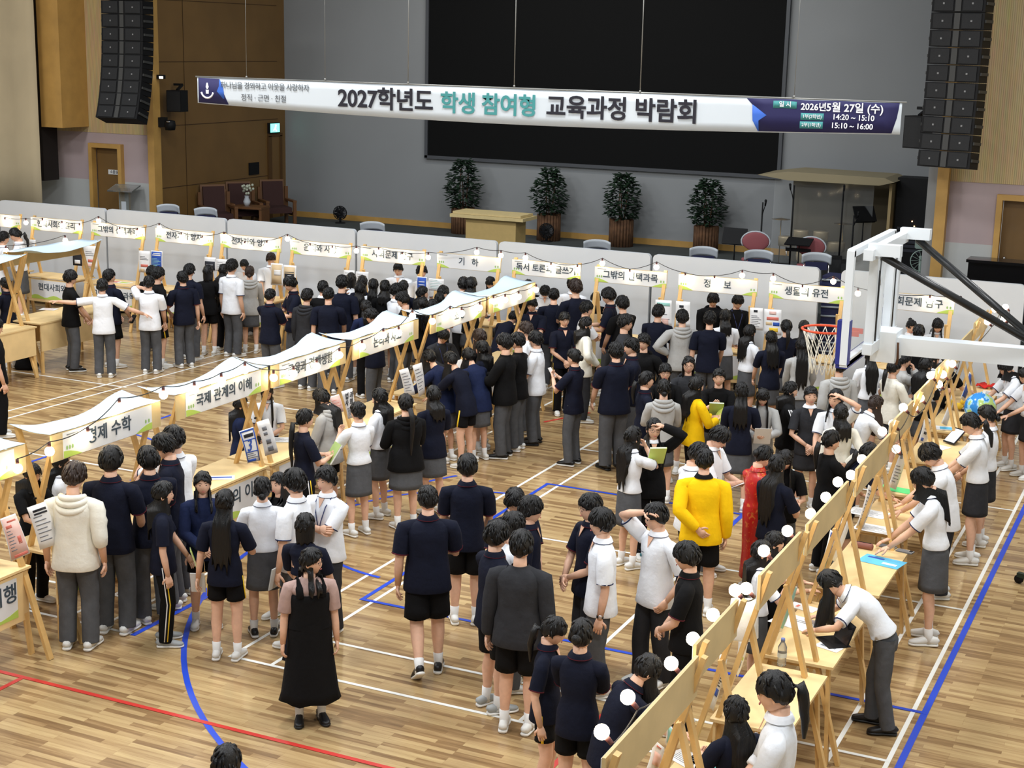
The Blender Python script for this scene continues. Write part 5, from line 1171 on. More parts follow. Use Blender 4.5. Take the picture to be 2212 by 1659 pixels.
for i, ((a, b_), t_, f_) in enumerate(back):
    xa = pixY(a, 500, 12.86).x; xb = pixY(b_, 500, 12.86).x
    if i == 0: xa = xb - 1.36
    easel_stall((xa + xb) / 2, 12.92, 0, xb - xa, t_, f_, bl[i], 'back row stalls', size=0.15 if len(t_ or '') < 9 else 0.145)
right = [(-4.16, -2.58), (-2.42, -1.50), (-0.95, 0.20), (0.41, 1.83), (2.26, 3.74), (4.16, 5.35), (5.65, 6.85), (7.2, 8.5), (8.9, 10.2), (10.7, 12.0)]
rl = ['nearest sign stall of the right row, at the bottom edge', 'sign stall of the right row with the cyan card on its table', 'sign stall of the right row with the water bottle on its table', 'sign stall of the right row with the tablet in a black folio', 'sign stall of the right row with the light blue sheet on its table', 'sign stall of the right row where two people write on papers', 'sign stall of the right row with the green leaflet on its table', 'sign stall of the right row beside the inflatable globe', 'sign stall of the right row second from the far end', 'farthest sign stall of the right row, under the basketball boom arm']
RX = [5.49, 5.42, 5.42, 5.42, 5.40, 5.32, 5.29, 5.25, 5.21, 5.16]
for (a, b_), l_, rx in zip(right, rl, RX): easel_stall(rx, (a + b_) / 2, -PI / 2, b_ - a, None, '', l_, 'right row stalls', table=(-0.36, 0.24 if a > -1.2 else 0.0), tl=max(1.2, b_ - a))

# ------------------------------------------------------------------ strings of bulbs
GLOW = mat('bulb glow', (1, 0.9, 0.7, 1), 0.4, emit=(1.0, 0.80, 0.50, 26)); SOCKET = mat('bulb socket', srgb(70, 26, 30), 0.5); CORD = mat('black cord', srgb(26, 24, 24), 0.6)
ORD = ['first', 'second', 'third', 'fourth', 'fifth', 'sixth', 'seventh', 'eighth', 'ninth', 'tenth', 'eleventh', 'twelfth', 'thirteenth', 'fourteenth', 'fifteenth', 'sixteenth', 'seventeenth', 'eighteenth', 'nineteenth', 'twentieth']
def ordn(k): return ORD[k] if k < 20 else ('twenty' + ('-' + ORD[k - 20] if k > 20 or True else '')) if k < 30 else ('thirtieth' if k == 30 else 'thirty-' + ORD[k - 30])
ordn_ = lambda k: ORD[k] if k < 20 else 'twenty-' + ORD[k - 20] if k < 29 else 'thirtieth' if k == 29 else 'thirty-' + ORD[k - 30]
def bulbs(pts, where, cord_label, r=0.046, sag=0.05, hang=True, tilt=None):
    cord = []
    for k, p in enumerate(pts):
        up = p + Vector((0, 0, 0.095)) if hang else p + Vector(tilt)
        d = (up - p).normalized()
        e = empty('string_bulb', p, 0, '%s glowing bulb %s' % (ordn_(k), where), 'light bulb', 'bulbs %s' % where.split(' on ')[-1])
        b = MB(); b.ball((0, 0, 0), r, 0, 12, 9); b.build('globe', GLOW, e)
        b = MB(); b.tube([d * (r * 0.8), d * 0.088], [0.017, 0.015], 8); b.build('socket', SOCKET, e)
        cord.append(p + d * 0.092)
    q = []
    for a, b_ in zip(cord[:-1], cord[1:]):
        for i in range(6):
            t = i / 6; v = a.lerp(b_, t); v.z -= sag * 4 * t * (1 - t) * min(1, (b_ - a).length); q.append(v)
    q.append(cord[-1])
    b = MB(); b.tube(q, [0.0055] * len(q), 5, 0, ref=(0.3, 0.2, 1)); tag(b.build('festoon_cord', CORD), cord_label, 'light string')
BB_ = [(11, 479), (56, 481), (92, 481), (134, 487), (172, 492), (213, 477), (259, 500), (297, 502), (344, 492), (392, 512), (437, 519), (484, 511), (529, 531), (576, 530), (621, 516), (670, 536), (718, 541), (770, 542), (818, 545), (869, 555), (925, 556), (1030, 545), (1082, 552), (1135, 557), (1190, 578), (1247, 583), (1301, 569), (1360, 593), (1418, 577), (1480, 601), (1543, 607), (1603, 595), (1670, 602), (1733, 627), (1800, 608), (1853, 634), (2008, 650), (2075, 652)]
bulbs([pixY(x, y, 12.79) for x, y in BB_], 'from the left on the back row string', 'black cord carrying bulbs along the back row of signs')
MB_ = [(38, 1012), (107, 975), (190, 942), (258, 879), (353, 853), (420, 842), (478, 823), (529, 799), (591, 816), (634, 807), (684, 791), (733, 767), (782, 749), (828, 724), (861, 719), (891, 683), (934, 694), (972, 675), (997, 677), (1036, 665), (1066, 651), (1091, 648), (1120, 641), (1158, 626)]
bulbs([pixX(x, y, -1.60) for x, y in MB_], 'from the near end on the canopy stall string', 'black cord carrying bulbs along the canopy stalls')
RB_ = [(1300, 1581), (1356, 1506), (1450, 1433), (1497, 1380), (1540, 1328), (1588, 1275), (1612, 1271), (1650, 1190), (1701, 1147), (1759, 1142), (1751, 1110), (1784, 1074), (1810, 1041), (1838, 1026), (1862, 992), (1906, 932), (1936, 970), (1929, 916), (1951, 880), (1974, 880), (1988, 860), (2010, 811), (2028, 830), (2037, 809), (2057, 786), (2065, 755), (2133, 695), (2149, 668), (2168, 689), (2172, 663)]
bulbs([pixX(x, y, 5.26) for x, y in RB_], 'from the near end on the right row string', 'black cord carrying bulbs along the right row of signs', hang=False, tilt=(0.06, 0.0, -0.055))
bulbs([pixX(13, 542, -10.86), pixX(141, 519, -10.86)], 'from the near end on the far left stall string', 'black cord of bulbs on the far left canopy stall')

# ------------------------------------------------------------------ papers
PAP = mat('white paper', srgb(236, 236, 236), 0.7); PRN = mat('grey print', srgb(120, 122, 128), 0.7); PK = mat('pink print', srgb(236, 196, 186), 0.7); SAL = mat('salmon print', srgb(220, 120, 104), 0.7); TEALP = mat('teal print', srgb(150, 204, 194), 0.7); BLUP = mat('blue print', srgb(44, 84, 176), 0.7); NAVP = mat('black print', srgb(30, 32, 40), 0.7); SKYP = mat('sky blue paper', srgb(96, 188, 226), 0.7); LIMEP = mat('lime paper', srgb(96, 214, 128), 0.7); CYP = mat('cyan card', srgb(110, 222, 220), 0.6); YELP = mat('yellow paper', srgb(246, 206, 60), 0.7); BEI = mat('beige print', srgb(216, 190, 150), 0.7)
def poster(q4, lab, design, name='poster', group='posters on the stalls', curl=0.01, cat='poster', txt=None):
    """q4 = four corners (top left, top right, bottom right, bottom left) as points in the room"""
    tl, tr, br, bl_ = [Vector(v) for v in q4]; n = (tr - tl).cross(bl_ - tl).normalized()
    c0 = (tl + tr + br + bl_) / 4
    if (Vector(CAM) - c0).dot(n) < 0: n = -n
    P = lambda u, v, o=0.0: tl * (1 - u) * (1 - v) + tr * u * (1 - v) + br * u * v + bl_ * (1 - u) * v + n * (o + curl * math.sin(PI * v)) - c0
    b = MB(); b.sheet([[P(j / 3, i / 6, 0) for j in range(4)] for i in range(7)], 0.002)
    o = b.build(name, PAP, loc=c0); tag(o, lab, cat, group)
    b = MB(); ms = []
    for (u0, v0, u1, v1, m) in design:
        if m not in ms: ms.append(m)
        k = 3; g = [[P(u0 + (u1 - u0) * j / 2, v0 + (v1 - v0) * i / k, 0.0035) for j in range(3)] for i in range(k + 1)]; b.sheet(g, 0.001, ms.index(m))
    if ms: b.build('print', ms, o)
    if txt:
        s_, sz, u, v, m = txt; text(s_, sz, m, o, frame_m(P(u, v, 0.006), (tr - tl), (tl - bl_)) if (tr - tl).cross(tl - bl_).dot(n) > 0 else frame_m(P(u, v, 0.006), (tl - tr), (tl - bl_)), bold=0.012)
    return o
def lines(m=PRN, u0=0.12, u1=0.88, v0=0.25, v1=0.9, n=7): return [(u0, v0 + (v1 - v0) * k / n, u0 + (u1 - u0) * (0.6 + 0.4 * ((k * 37) % 5) / 4), v0 + (v1 - v0) * k / n + 0.022, m) for k in range(n)]
def rectY(x0, y0, x1, y1, Y): return [pixY(x0, y0, Y), pixY(x1, y0 + (x1 - x0) * 0.07, Y), pixY(x1, y1 + (x1 - x0) * 0.07, Y), pixY(x0, y1, Y)]
for (r, lab, d) in [((27, 514, 48, 537), 'white poster with a small photo, leftmost on the back row', [(0.5, .25, .9, .45, NAVP), (.5, .6, .9, .8, NAVP)]), ((61, 517, 77, 537), 'white poster beside the leftmost back row poster', lines()), ((158, 532, 178, 573), 'black poster with white print on the far left post', [(0, 0, 1, 1, NAVP), (.2, .7, .8, .9, PAP), (.1, .3, .7, .36, PAP)]), ((182, 530, 211, 579), 'white poster with a red fish right of the black poster', lines(n=3, v1=.5) + [(.3, .6, .85, .72, SAL), (.15, .78, .6, .92, PK)]), ((300, 541, 324, 588), 'white poster with a red fish left of the blue poster', lines(n=3, v1=.45) + [(.2, .62, .85, .74, SAL), (.15, .82, .5, .95, BEI)]), ((326, 541, 351, 582), 'royal blue poster with white headline on the back row', [(.06, .05, .94, .97, BLUP), (.2, .12, .85, .17, PAP), (.15, .2, .85, .26, PAP)] + lines(TEALP, v0=.4)), ((442, 555, 466, 584), 'white and dark poster right of the blue poster', [(0.05, .3, .95, .95, NAVP), (.15, .5, .8, .6, PRN)]), ((467, 559, 492, 585), 'plain white poster touching the white and dark one', lines(n=4)), ((585, 568, 611, 615), 'beige printed poster left of the photo poster', [(.08, .06, .92, .94, BEI), (.3, .3, .85, .55, PAP)]), ((612, 572, 640, 620), 'poster with a dark group photo on the back row', [(.08, .08, .9, .9, BEI), (.12, .3, .85, .75, NAVP), (.35, .45, .65, .7, PAP)]), ((743, 583, 766, 606), 'small white poster left of a pair before 사회문제 탐구', lines(n=3)), ((769, 586, 796, 608), 'small white poster right of a pair before 사회문제 탐구', lines(n=3)), ((901, 597, 922, 630), 'bright blue poster next to the 기 하 stall', [(.05, .05, .95, .95, BLUP), (.2, .3, .8, .36, PAP), (.2, .5, .8, .55, PAP)]), ((926, 601, 959, 627), 'pale blue lined poster below the 기 하 sign', lines(TEALP, v0=.1, n=6)), ((1416, 647, 1451, 703), 'white poster with teal headline left of the 정 보 stall', [(.1, .1, .9, .22, TEALP)] + lines(v0=.35, n=3) + [(.4, .7, .8, .95, PK)]), ((1460, 650, 1491, 705), 'white poster with a small chart at the 정 보 stall', [(.25, .15, .55, .25, NAVP)] + lines(v0=.4)), ((1620, 664, 1648, 712), 'white text poster left of the colourful map poster', [(.3, .1, .6, .2, NAVP)] + lines(v0=.35)), ((1651, 667, 1688, 722), 'white poster with red, blue and yellow boxes', [(.3, .08, .7, .2, PK), (.15, .3, .85, .42, SAL), (.1, .5, .45, .62, BEI), (.52, .5, .9, .64, BLUP), (.3, .72, .8, .88, YELP)])]:
    poster(rectY(*r, 12.42), lab, d)
def qX(pts, X): return [pixX(x, y, X) for x, y in pts]
poster(qX([(0, 1121), (33, 1109), (65, 1195), (24, 1213)], -1.52), 'pale pink poster on the stall by the left picture edge', [(.04, .03, .96, .97, PK), (.3, .1, .85, .14, SAL), (.15, .2, .5, .27, SAL), (.6, .5, .8, .68, SAL), (.2, .9, .9, .97, SAL)] + lines(PRN, v0=.32, v1=.85, u1=.5))
poster(qX([(58, 1097), (98, 1083), (128, 1174), (87, 1188)], -1.52), 'white text poster half hidden behind the cream jacket', [(.2, .1, .9, .15, NAVP), (.2, .18, .9, .22, NAVP)] + lines())
poster(qX([(516, 932), (547, 922), (562, 995), (535, 1001)], -1.55), 'white poster with a big blue 3 and blue frame', [(.02, .02, .98, .07, BLUP), (.02, .3, .98, .33, BLUP), (.02, .66, .98, .69, BLUP), (.02, .02, .09, .97, BLUP), (.91, .02, .98, .97, BLUP), (.2, .14, .85, .24, NAVP), (.1, .9, .7, .97, BLUP)] + lines(PRN, v0=.72, v1=.9, n=3), txt=('3', 0.2, .42, .49, BLUP))
poster(qX([(554, 912), (580, 904), (601, 977), (573, 985)], -1.55), 'white poster with grey drawings right of the big blue 3', [(.25, .18, .6, .28, PRN), (.25, .34, .55, .42, PRN), (.3, .55, .65, .68, PRN), (.3, .76, .7, .9, PRN)])
poster(qX([(710, 858), (732, 851), (742, 889), (722, 894)], -1.55), 'pale pink poster left of the 법과 사회 poster', [(.05, .05, .95, .95, PK)] + lines(SAL, n=4))
poster(qX([(737, 846), (761, 838), (768, 900), (752, 905)], -1.55), 'white 법과 사회 poster held up before the middle row', lines(v0=.62), txt=('법 과\n사 회', 0.09, .48, .33, NAVP))
poster(qX([(862, 800), (881, 794), (897, 853), (875, 856)], -1.55), 'left white text poster of the pair at the 논리와 사고 stall', lines(v0=.15)); poster(qX([(891, 790), (911, 783), (918, 848), (905, 858)], -1.55), 'right white text poster of the pair at the 논리와 사고 stall', lines(v0=.15))
RP = [([(1412, 1596), (1435, 1615), (1420, 1680), (1394, 1668)], 'white poster with an orange map on the nearest right row stall', [(.2, .3, .8, .7, PK), (.3, .1, .7, .14, SAL)]), ([(1439, 1554), (1457, 1580), (1451, 1634), (1437, 1604)], 'pale blue sheet behind the orange map poster', [(.1, .1, .9, .9, TEALP)]), ([(1556, 1411), (1571, 1424), (1541, 1536), (1531, 1525)], 'white poster with a navy photo at the water bottle table', [(.3, .62, .75, .76, BLUP), (.2, .08, .8, .2, TEALP)] + lines(NAVP, v0=.25, v1=.6)), ([(1596, 1377), (1615, 1391), (1594, 1462), (1586, 1446)], 'white poster with green grapes at the water bottle table', [(.3, .3, .6, .4, BEI), (.5, .45, .8, .55, HILL), (.3, .6, .7, .8, FINE)]), ([(1699, 1254), (1723, 1268), (1688, 1366), (1671, 1358)], 'mint green poster with white boxes by the tablet table', [(.06, .03, .94, .93, TEALP), (.15, .22, .62, .42, PAP), (.15, .5, .62, .9, PAP), (.12, .08, .4, .14, NAVP)]), ([(1713, 1232), (1727, 1241), (1726, 1256), (1712, 1249)], 'small blue card above the mint green poster', [(.1, .2, .6, .9, BLUP)]), ([(1794, 1144), (1807, 1152), (1778, 1240), (1768, 1235)], 'blue and white poster with a round picture on the right row', [(.1, .05, .9, .15, BLUP), (.08, .32, .92, .6, BLUP), (.2, .66, .8, .84, TEALP), (.1, .88, .9, .97, HILL2)]), ([(1819, 1117), (1838, 1126), (1804, 1213), (1797, 1210)], 'blank white sheet right of the blue and white poster', []), ([(1876, 1047), (1893, 1059), (1864, 1141), (1851, 1134)], 'white text poster before the table where two students write', lines(v0=.1, n=9)), ([(1892, 1026), (1907, 1038), (1903, 1062), (1889, 1052)], 'small white and blue card above the white text poster', [(.1, .2, .8, .6, TEALP)]), ([(1940, 973), (1960, 978), (1935, 1058), (1919, 1051)], 'white poster with line drawings below a bright bulb', lines(v0=.4, n=6) + [(.35, .12, .6, .2, PRN)]), ([(1998, 898), (2012, 908), (2000, 960), (1983, 955)], 'white poster with three navy blocks on the right row', [(.35, .12, .75, .22, NAVP), (.25, .32, .6, .45, BEI), (.3, .55, .65, .65, NAVP), (.2, .8, .5, .92, BLUP)]), ([(2056, 851), (2062, 858), (2045, 920), (2033, 914)], 'white poster with a yellow picture near the globe', [(.2, .15, .7, .4, YELP)]), ([(2094, 803), (2102, 810), (2083, 867), (2075, 860)], 'blue edged poster farthest along the right row', [(.05, .05, .9, .9, BLUP)])]
for q_, lab, d in RP: poster(qX(q_, 5.12), lab, d)
# ------------------------------------------------------------------ things on the tables
TZ = 0.882
def sheet_on(px, lab, m, wd=0.21, dp=0.297, rz=0.0, design=None, name='paper', cat='paper', z=TZ, th=0.002, group='papers on the tables'):
    p = pix(px[0], px[1], z); b = MB(); b.box((0, 0, th / 2), (wd, dp, th)); o = b.build(name, m, loc=(p.x, p.y, z), rotz=rz); tag(o, lab, cat, group)
    if design:
        b = MB(); ms = []
        for (u0, v0, u1, v1, mm) in design:
            if mm not in ms: ms.append(mm)
            b.box(((u0 + u1) / 2 * wd - wd / 2, dp / 2 - (v0 + v1) / 2 * dp, th + 0.0008), ((u1 - u0) * wd, (v1 - v0) * dp, 0.001), ms.index(mm))
        b.build('print', ms, o)
    return o
sheet_on((1905, 1213), 'light blue printed sheet on the right row table', SKYP, 0.42, 0.26, -0.2, [(.55, .55, .9, .75, PAP), (.1, .2, .5, .35, BLUP)])
sheet_on((1940, 1058), 'bright green leaflet on the right row table', LIMEP, 0.42, 0.2, -0.15); sheet_on((1533, 1645), 'cyan card with a small dark picture at the bottom edge', CYP, 0.28, 0.2, -0.1, [(.3, .4, .55, .7, BLUP)])
sheet_on((1487, 1640), 'white printed sheet beside the cyan card', PAP, 0.3, 0.21, -0.5, lines()); sheet_on((1722, 1345), 'large white worksheet spread by the tablet', PAP, 0.42, 0.3, -0.25, [(.1, .6, .3, .7, SAL), (.4, .3, .9, .33, PRN), (.4, .4, .9, .43, PRN)]); sheet_on((1735, 1312), 'small white sheet with a red mark above the large worksheet', PAP, 0.26, 0.14, -0.25, [(.25, .3, .35, .7, SAL)]); sheet_on((1790, 1398), 'white leaflet with a landscape print at the table corner', PAP, 0.22, 0.12, -0.3, [(.15, .3, .8, .6, FINE)])
sheet_on((1875, 1108), 'open white booklet the far writing student leans on', PAP, 0.42, 0.26, -0.15, lines()); sheet_on((1888, 1142), 'white worksheet under the near writing student hand', PAP, 0.4, 0.26, -0.1, lines()); sheet_on((2040, 925), 'white paper with blue drawing left of the tablet phone', PAP, 0.3, 0.22, 0.2, [(.3, .2, .9, .8, SKYP)]); sheet_on((2150, 850), 'white papers on the far right row table', PAP, 0.36, 0.3, 0.1, lines()); sheet_on((2022, 965), 'white papers at the corner of the globe table', PAP, 0.3, 0.24, -0.4)
sheet_on((478, 1032), 'blue and white leaflet on the 국제 관계의 이해 table', PAP, 0.30, 0.16, 0.6, [(.1, .3, .9, .6, BLUP)]); sheet_on((600, 950), 'white papers on the small middle row table', PAP, 0.34, 0.24, 0.5, lines()); sheet_on((260, 610), 'colourful leaflets on the left back row table', PAP, 0.5, 0.2, 0.0, [(.1, .2, .4, .8, SAL), (.5, .2, .9, .7, HILL)]); sheet_on((105, 668), 'pale pink sheet on the far left canopy stall table', PAP, 0.3, 0.2, 0.3, [(.2, .3, .8, .6, PK)])
p = pix(1688, 1437, TZ); e = empty('water_bottle', (p.x, p.y, TZ), 0, 'clear plastic water bottle with blue cap on the pale table', 'bottle'); b = MB(); b.lathe([(0, 0), (0.036, 0.002), (0.038, 0.02), (0.035, 0.07), (0.038, 0.12), (0.037, 0.16), (0.018, 0.20), (0.015, 0.215), (0, 0.216)], 16); b.build('bottle', mat('clear plastic', srgb(226, 232, 236), 0.12, trans=0.8), e); b = MB(); b.lathe([(0, 0.235), (0.017, 0.235), (0.018, 0.213), (0, 0.213)], 14); b.build('cap', mat('bottle cap blue', srgb(110, 130, 190), 0.5), e); b = MB(); b.lathe([(0.0385, 0.075), (0.0388, 0.115)], 16); b.build('label_band', mat('bottle label', srgb(206, 214, 214), 0.6), e)
p = pix(1800, 1388, TZ); e = empty('tablet', (p.x, p.y, TZ), -0.9, 'tablet in a black folio stand on the right row table', 'tablet'); b = MB(); b.box((0, 0.0, 0.006), (0.26, 0.20, 0.008)); b.build('keyboard_cover', BK, e); b = MB(); b.box((0, 0.10, 0.095), (0.26, 0.010, 0.19), 0, rotx_(-0.35)); s_ = b.build('screen', BK, e); b = MB(); b.box((0, 0.093, 0.095), (0.25, 0.002, 0.18), 0, rotx_(-0.35)); b.build('bezel', mat('tablet glass', srgb(26, 28, 32), 0.15), s_)
p = pix(2062, 945, TZ + 0.08); e = empty('tablet', (p.x, p.y, TZ), -0.6, 'white screened tablet propped on the globe table', 'tablet'); b = MB(); b.box((0, 0, 0.10), (0.19, 0.010, 0.26), 0, rotx_(-0.9)); s_ = b.build('case', BK, e); b = MB(); b.box((0, -0.007, 0.106), (0.165, 0.004, 0.22), 0, rotx_(-0.9)); b.build('screen', mat('tablet screen', srgb(206, 212, 222), 0.3, emit=(0.8, 0.85, 0.95, 0.15)), s_)
p = pix(1863, 1178, TZ + 0.03); e = empty('pencil_case', (p.x, p.y, TZ), -0.1, 'reddish brown pencil case at the writing table', 'pencil case'); b = MB(); b.tube([(-0.11, 0, 0.03), (-0.1, 0, 0.03), (0.1, 0, 0.03), (0.11, 0, 0.03)], [0.02, 0.034, 0.034, 0.02], 10, 0, ref=(0, 0, 1)); b.build('pouch', mat('pencil case red brown', srgb(136, 82, 70), 0.6), e); b = MB(); b.tube([(-0.09, 0, 0.064), (0.09, 0, 0.064)], [0.004] * 2, 6); b.build('zip', BK, e)
for px_, l_ in (((1918, 1182), 'grey phone lying left of the spectacles case on the table'), ((1955, 1192), 'grey phone lying at the table edge by the skirt')):
    p = pix(*px_, TZ); b = MB(); b.box((0, 0, 0.005), (0.17, 0.085, 0.010)); b.box((0.055, 0.02, 0.011), (0.03, 0.03, 0.004), 1); tag(b.build('phone', [mat('phone grey', srgb(104, 108, 116), 0.4), BK], loc=(p.x, p.y, TZ), rotz=-0.2), l_, 'phone')
p = pix(2115, 905, TZ + 0.06); e = empty('inflatable_globe', (p.x, p.y, TZ + 0.215), 0, 'blue inflatable globe ball with green land on the right row table', 'globe')
def globe_mat():
    m = bpy.data.materials.new('globe map'); m.use_nodes = True; nt = m.node_tree; b = nt.nodes['Principled BSDF']; tc = nt.nodes.new('ShaderNodeTexCoord'); n = nt.nodes.new('ShaderNodeTexNoise'); n.inputs['Scale'].default_value = 6; n.inputs['Detail'].default_value = 3
    r = nt.nodes.new('ShaderNodeValToRGB'); r.color_ramp.interpolation = 'CONSTANT'; r.color_ramp.elements[0].color = srgb(52, 138, 214); r.color_ramp.elements[1].position = 0.55; r.color_ramp.elements[1].color = srgb(176, 204, 120)
    q = r.color_ramp.elements.new(0.48); q.color = srgb(160, 210, 232)
    nt.links.new(tc.outputs['Object'], n.inputs['Vector']); nt.links.new(n.outputs['Fac'], r.inputs['Fac']); nt.links.new(r.outputs['Color'], b.inputs['Base Color']); b.inputs['Roughness'].default_value = 0.2; return m
b = MB(); b.ball((0, 0, 0), 0.21, 0, 24, 16); b.build('ball', globe_mat(), e); b = MB(); b.tube([(0.0, 0, 0.2), (0, 0, 0.225)], [0.012, 0.009], 8); b.build('valve', SKYP, e)
p = pix(2130, 838, TZ); b = MB(); b.sheet([[(-0.13 + 0.26 * j / 6, -0.10 + 0.2 * i / 5, 0.03 + 0.025 * math.sin(j * 1.7 + i)) for j in range(7)] for i in range(6)], 0.02); tag(b.build('red_cloth', mat('red felt', srgb(210, 34, 28), 0.8), loc=(p.x, p.y, TZ)), 'bright red cloth heap on the far right row table', 'cloth')
for px_, l_ in (((2070, 885), 'yellow toy duck on the right row table left of the globe'), ):
    p = pix(*px_, TZ); e = empty('toy_duck', (p.x, p.y, TZ), 0.4, l_, 'toy'); b = MB(); b.ball((0, 0, 0.05), (0.07, 0.05, 0.05)); b.build('body', YELP, e); b = MB(); b.ball((0.05, 0, 0.115), 0.035); b.build('head', YELP, e); b = MB(); b.ball((0.09, 0, 0.11), (0.018, 0.014, 0.008)); b.build('beak', mat('orange beak', srgb(226, 120, 40), 0.5), e)
p = pix(58, 797); e = empty('backpack', (p.x, p.y, 0), 0.5, 'black bag slumped on the floor at the far left', 'bag'); b = MB(); b.tube([(0, 0, 0.0), (0, 0, 0.06), (0, 0, 0.18), (0.02, 0, 0.27)], [(0.19, 0.13), (0.21, 0.15), (0.16, 0.11), (0.06, 0.05)], 14, 0, ref=(0, 1, 0), pw=2.6); b.build('bag_body', BLACK, e); b = MB(); b.tube([(-0.05, 0, 0.26), (0, 0.02, 0.33), (0.07, 0, 0.26)], [0.010] * 3, 6); b.build('strap', BLACK, e)
p = pixX(1608, 1300, 5.2); e = empty('tote_bag', p, 0.3, 'white cloth bag hanging from a right row stall under the bulbs', 'bag'); b = MB(); b.tube([(0, 0, -0.30), (0, 0, -0.28), (0, 0, -0.1), (0, 0, 0.02)], [(0.10, 0.05), (0.12, 0.07), (0.11, 0.05), (0.10, 0.03)], 12, 0, ref=(0, 1, 0)); b.build('bag_body', WHITE, e); b = MB(); b.tube([(-0.07, 0, 0), (-0.04, 0, 0.12), (0.04, 0, 0.12), (0.07, 0, 0)], [0.012] * 4, 6); b.build('strap', WHITE, e)
# ------------------------------------------------------------------ the crowd
_n = [0]
HOLDM = {'lime': mat('lime book cover', srgb(206, 222, 110), 0.5), 'white': PAP, 'beige': mat('beige card', srgb(222, 212, 190), 0.7), 'black': BK, 'green': mat('green book cover', srgb(170, 196, 120), 0.5), 'grey': mat('grey booklet', srgb(196, 198, 196), 0.6)}
SPECS = []
def P(px, py, H, face, sex, hair, top, bot, arms, label, hold=None, **kw):
    pos, H2 = place(px, py, H, face, kw.get('lean', 0.0), kw.get('foot'))
    SPECS.append(dict(px=px, py=py, H=H2, face=face, sex=sex, hair=hair, top=top, bot=bot, arms=arms, label=label, hold=hold, kw=kw, pos=pos))
def build_person(q):
    _n[0] += 1
    px, py, arms, hold, kw = q['px'], q['py'], q['arms'], q['hold'], q['kw']
    if isinstance(arms, str): arms = (arms, arms)
    r = person(px, py, q['H'], q['face'], q['sex'], q['hair'], q['top'], q['bot'], arms, q['label'], seed=_n[0], pos=q['pos'], **kw)
    if hold:
        kind, colr, lab, side = hold[:4]; size = hold[4] if len(hold) > 4 else {'book': (0.19, 0.022, 0.26), 'paper': (0.21, 0.003, 0.29), 'phone': (0.075, 0.009, 0.15), 'card': (0.3, 0.01, 0.36), 'tablet': (0.2, 0.012, 0.27)}[kind]
        h = r['hands']; c = (h[0] + h[1]) / 2 if side == 'both' else h[0 if side == 'l' else 1]
        fw = Vector((math.sin(r['heading']), math.cos(r['heading']), 0)); tilt = hold[5] if len(hold) > 5 else -0.6
        b = MB(); b.box((0, 0, 0), size, 0)
        if kind == 'book': b.box((0.003, 0, 0), (size[0] - 0.004, size[1] - 0.006, size[2] + 0.0), 1); 
        c = c + fw * 0.02 + Vector((0, 0, 0.02 if tilt > -1.2 else 0.0))
        o = b.build({'card': 'cardboard'}.get(kind, kind), [HOLDM[colr], PAP], loc=c); o.rotation_euler = (tilt, 0, -r['heading']); tag(o, lab, kind if kind != 'card' else 'card')
    return r
D = 'down'
# --- far left group and the crowd before the back row
P(5, 502, 1.74, 60, 'm', 'short', 'white', 'trousers', D, 'person in white shirt behind the canopy at the left picture edge')
P(40, 492, 1.60, 265, 'f', 'tail', 'blouse', 'skirt', 'hold', 'person with a ponytail in profile behind the leftmost poster', look=(0, 20))
P(13, 601, 1.61, 300, 'f', 'lowbun', 'navy', 'skirt', 'drop', 'person in navy top and grey skirt at the left edge beside the black bag')
P(-14, 690, 1.74, 60, 'm', 'short', 'black', 'btrousers', D, 'person in black cut off by the left edge below the far left stall')
P(149, 586, 1.76, 60, 'm', 'bowl', 'black', 'trousers', ('drop', 'drop'), 'person in black tee and grey trousers left of outstretched arms', shoes='k')
P(220, 605, 1.69, 352, 'm', 'short', 'white', 'trousers', ('out', 'outlow'), 'person in white polo with both arms stretched out wide')
P(237, 584, 1.74, 40, 'm', 'short', 'navy', 'shorts', ('drop', 'drop'), 'person in navy tee and black shorts looking up at the signs', look=(10, -14), hold=('phone', 'black', 'black wallet like phone held by the person looking up', 'r', (0.1, 0.02, 0.16)))
P(321, 598, 1.70, 3, 'm', 'short', 'white', 'trousers', ('ear', 'drop'), 'person in white polo with left hand at the ear', look=(-6, 0))
P(339, 580, 1.77, 55, 'm', 'part', 'black', 'stripeshorts', ('drop', 'down'), 'person in black tee and yellow striped shorts behind the hand to ear person')
P(326, 576, 1.60, 20, 'm', 'short', 'black', 'trousers', D, 'person in black mostly hidden between two heads under the red fish poster')
P(395, 588, 1.71, 325, 'm', 'short', 'navy', 'trousers', ('hold', 'down'), 'person in navy polo and grey trousers standing before the 전자기와 양자 table')
P(407, 572, 1.74, 25, 'm', 'short', 'navyt', 'trousers', D, 'person in navy behind the navy polo person, only half seen')
P(448, 574, 1.66, 8, 'f', 'bobo', 'black', 'shorts', ('drop', 'drop'), 'person with bobbed hair in black tee and shorts, bare calves')
P(481, 572, 1.64, 30, 'f', 'xlong', 'black', 'btrousers', 'hold', 'person with long flowing black hair left of the tall white polo')
P(499, 563, 1.78, 32, 'm', 'part', 'white', 'trousers', D, 'tall person in white polo and grey trousers before the right 전자기와 양자 stall')
P(539, 576, 1.64, 355, 'f', 'lowbun', 'ghood', 'skirt', ('drop', 'drop'), 'person in light grey hoodie and skirt seen from behind', hmat=HAIRB)
P(529, 560, 1.64, 185, 'm', 'short', 'white', 'trousers', 'table', 'person in white shirt behind the counter facing the grey hoodie', look=(0, 20))
P(585, 546, 1.74, 170, 'm', 'short', 'white', 'trousers', 'drop', 'brown haired person in white behind the beige poster', hmat=HAIRB, look=(0, 15))
P(582, 625, 1.68, 30, 'm', 'crop', 'navy', 'trousers', 'cross', 'person in navy polo with arms crossed, left of the big crowd')
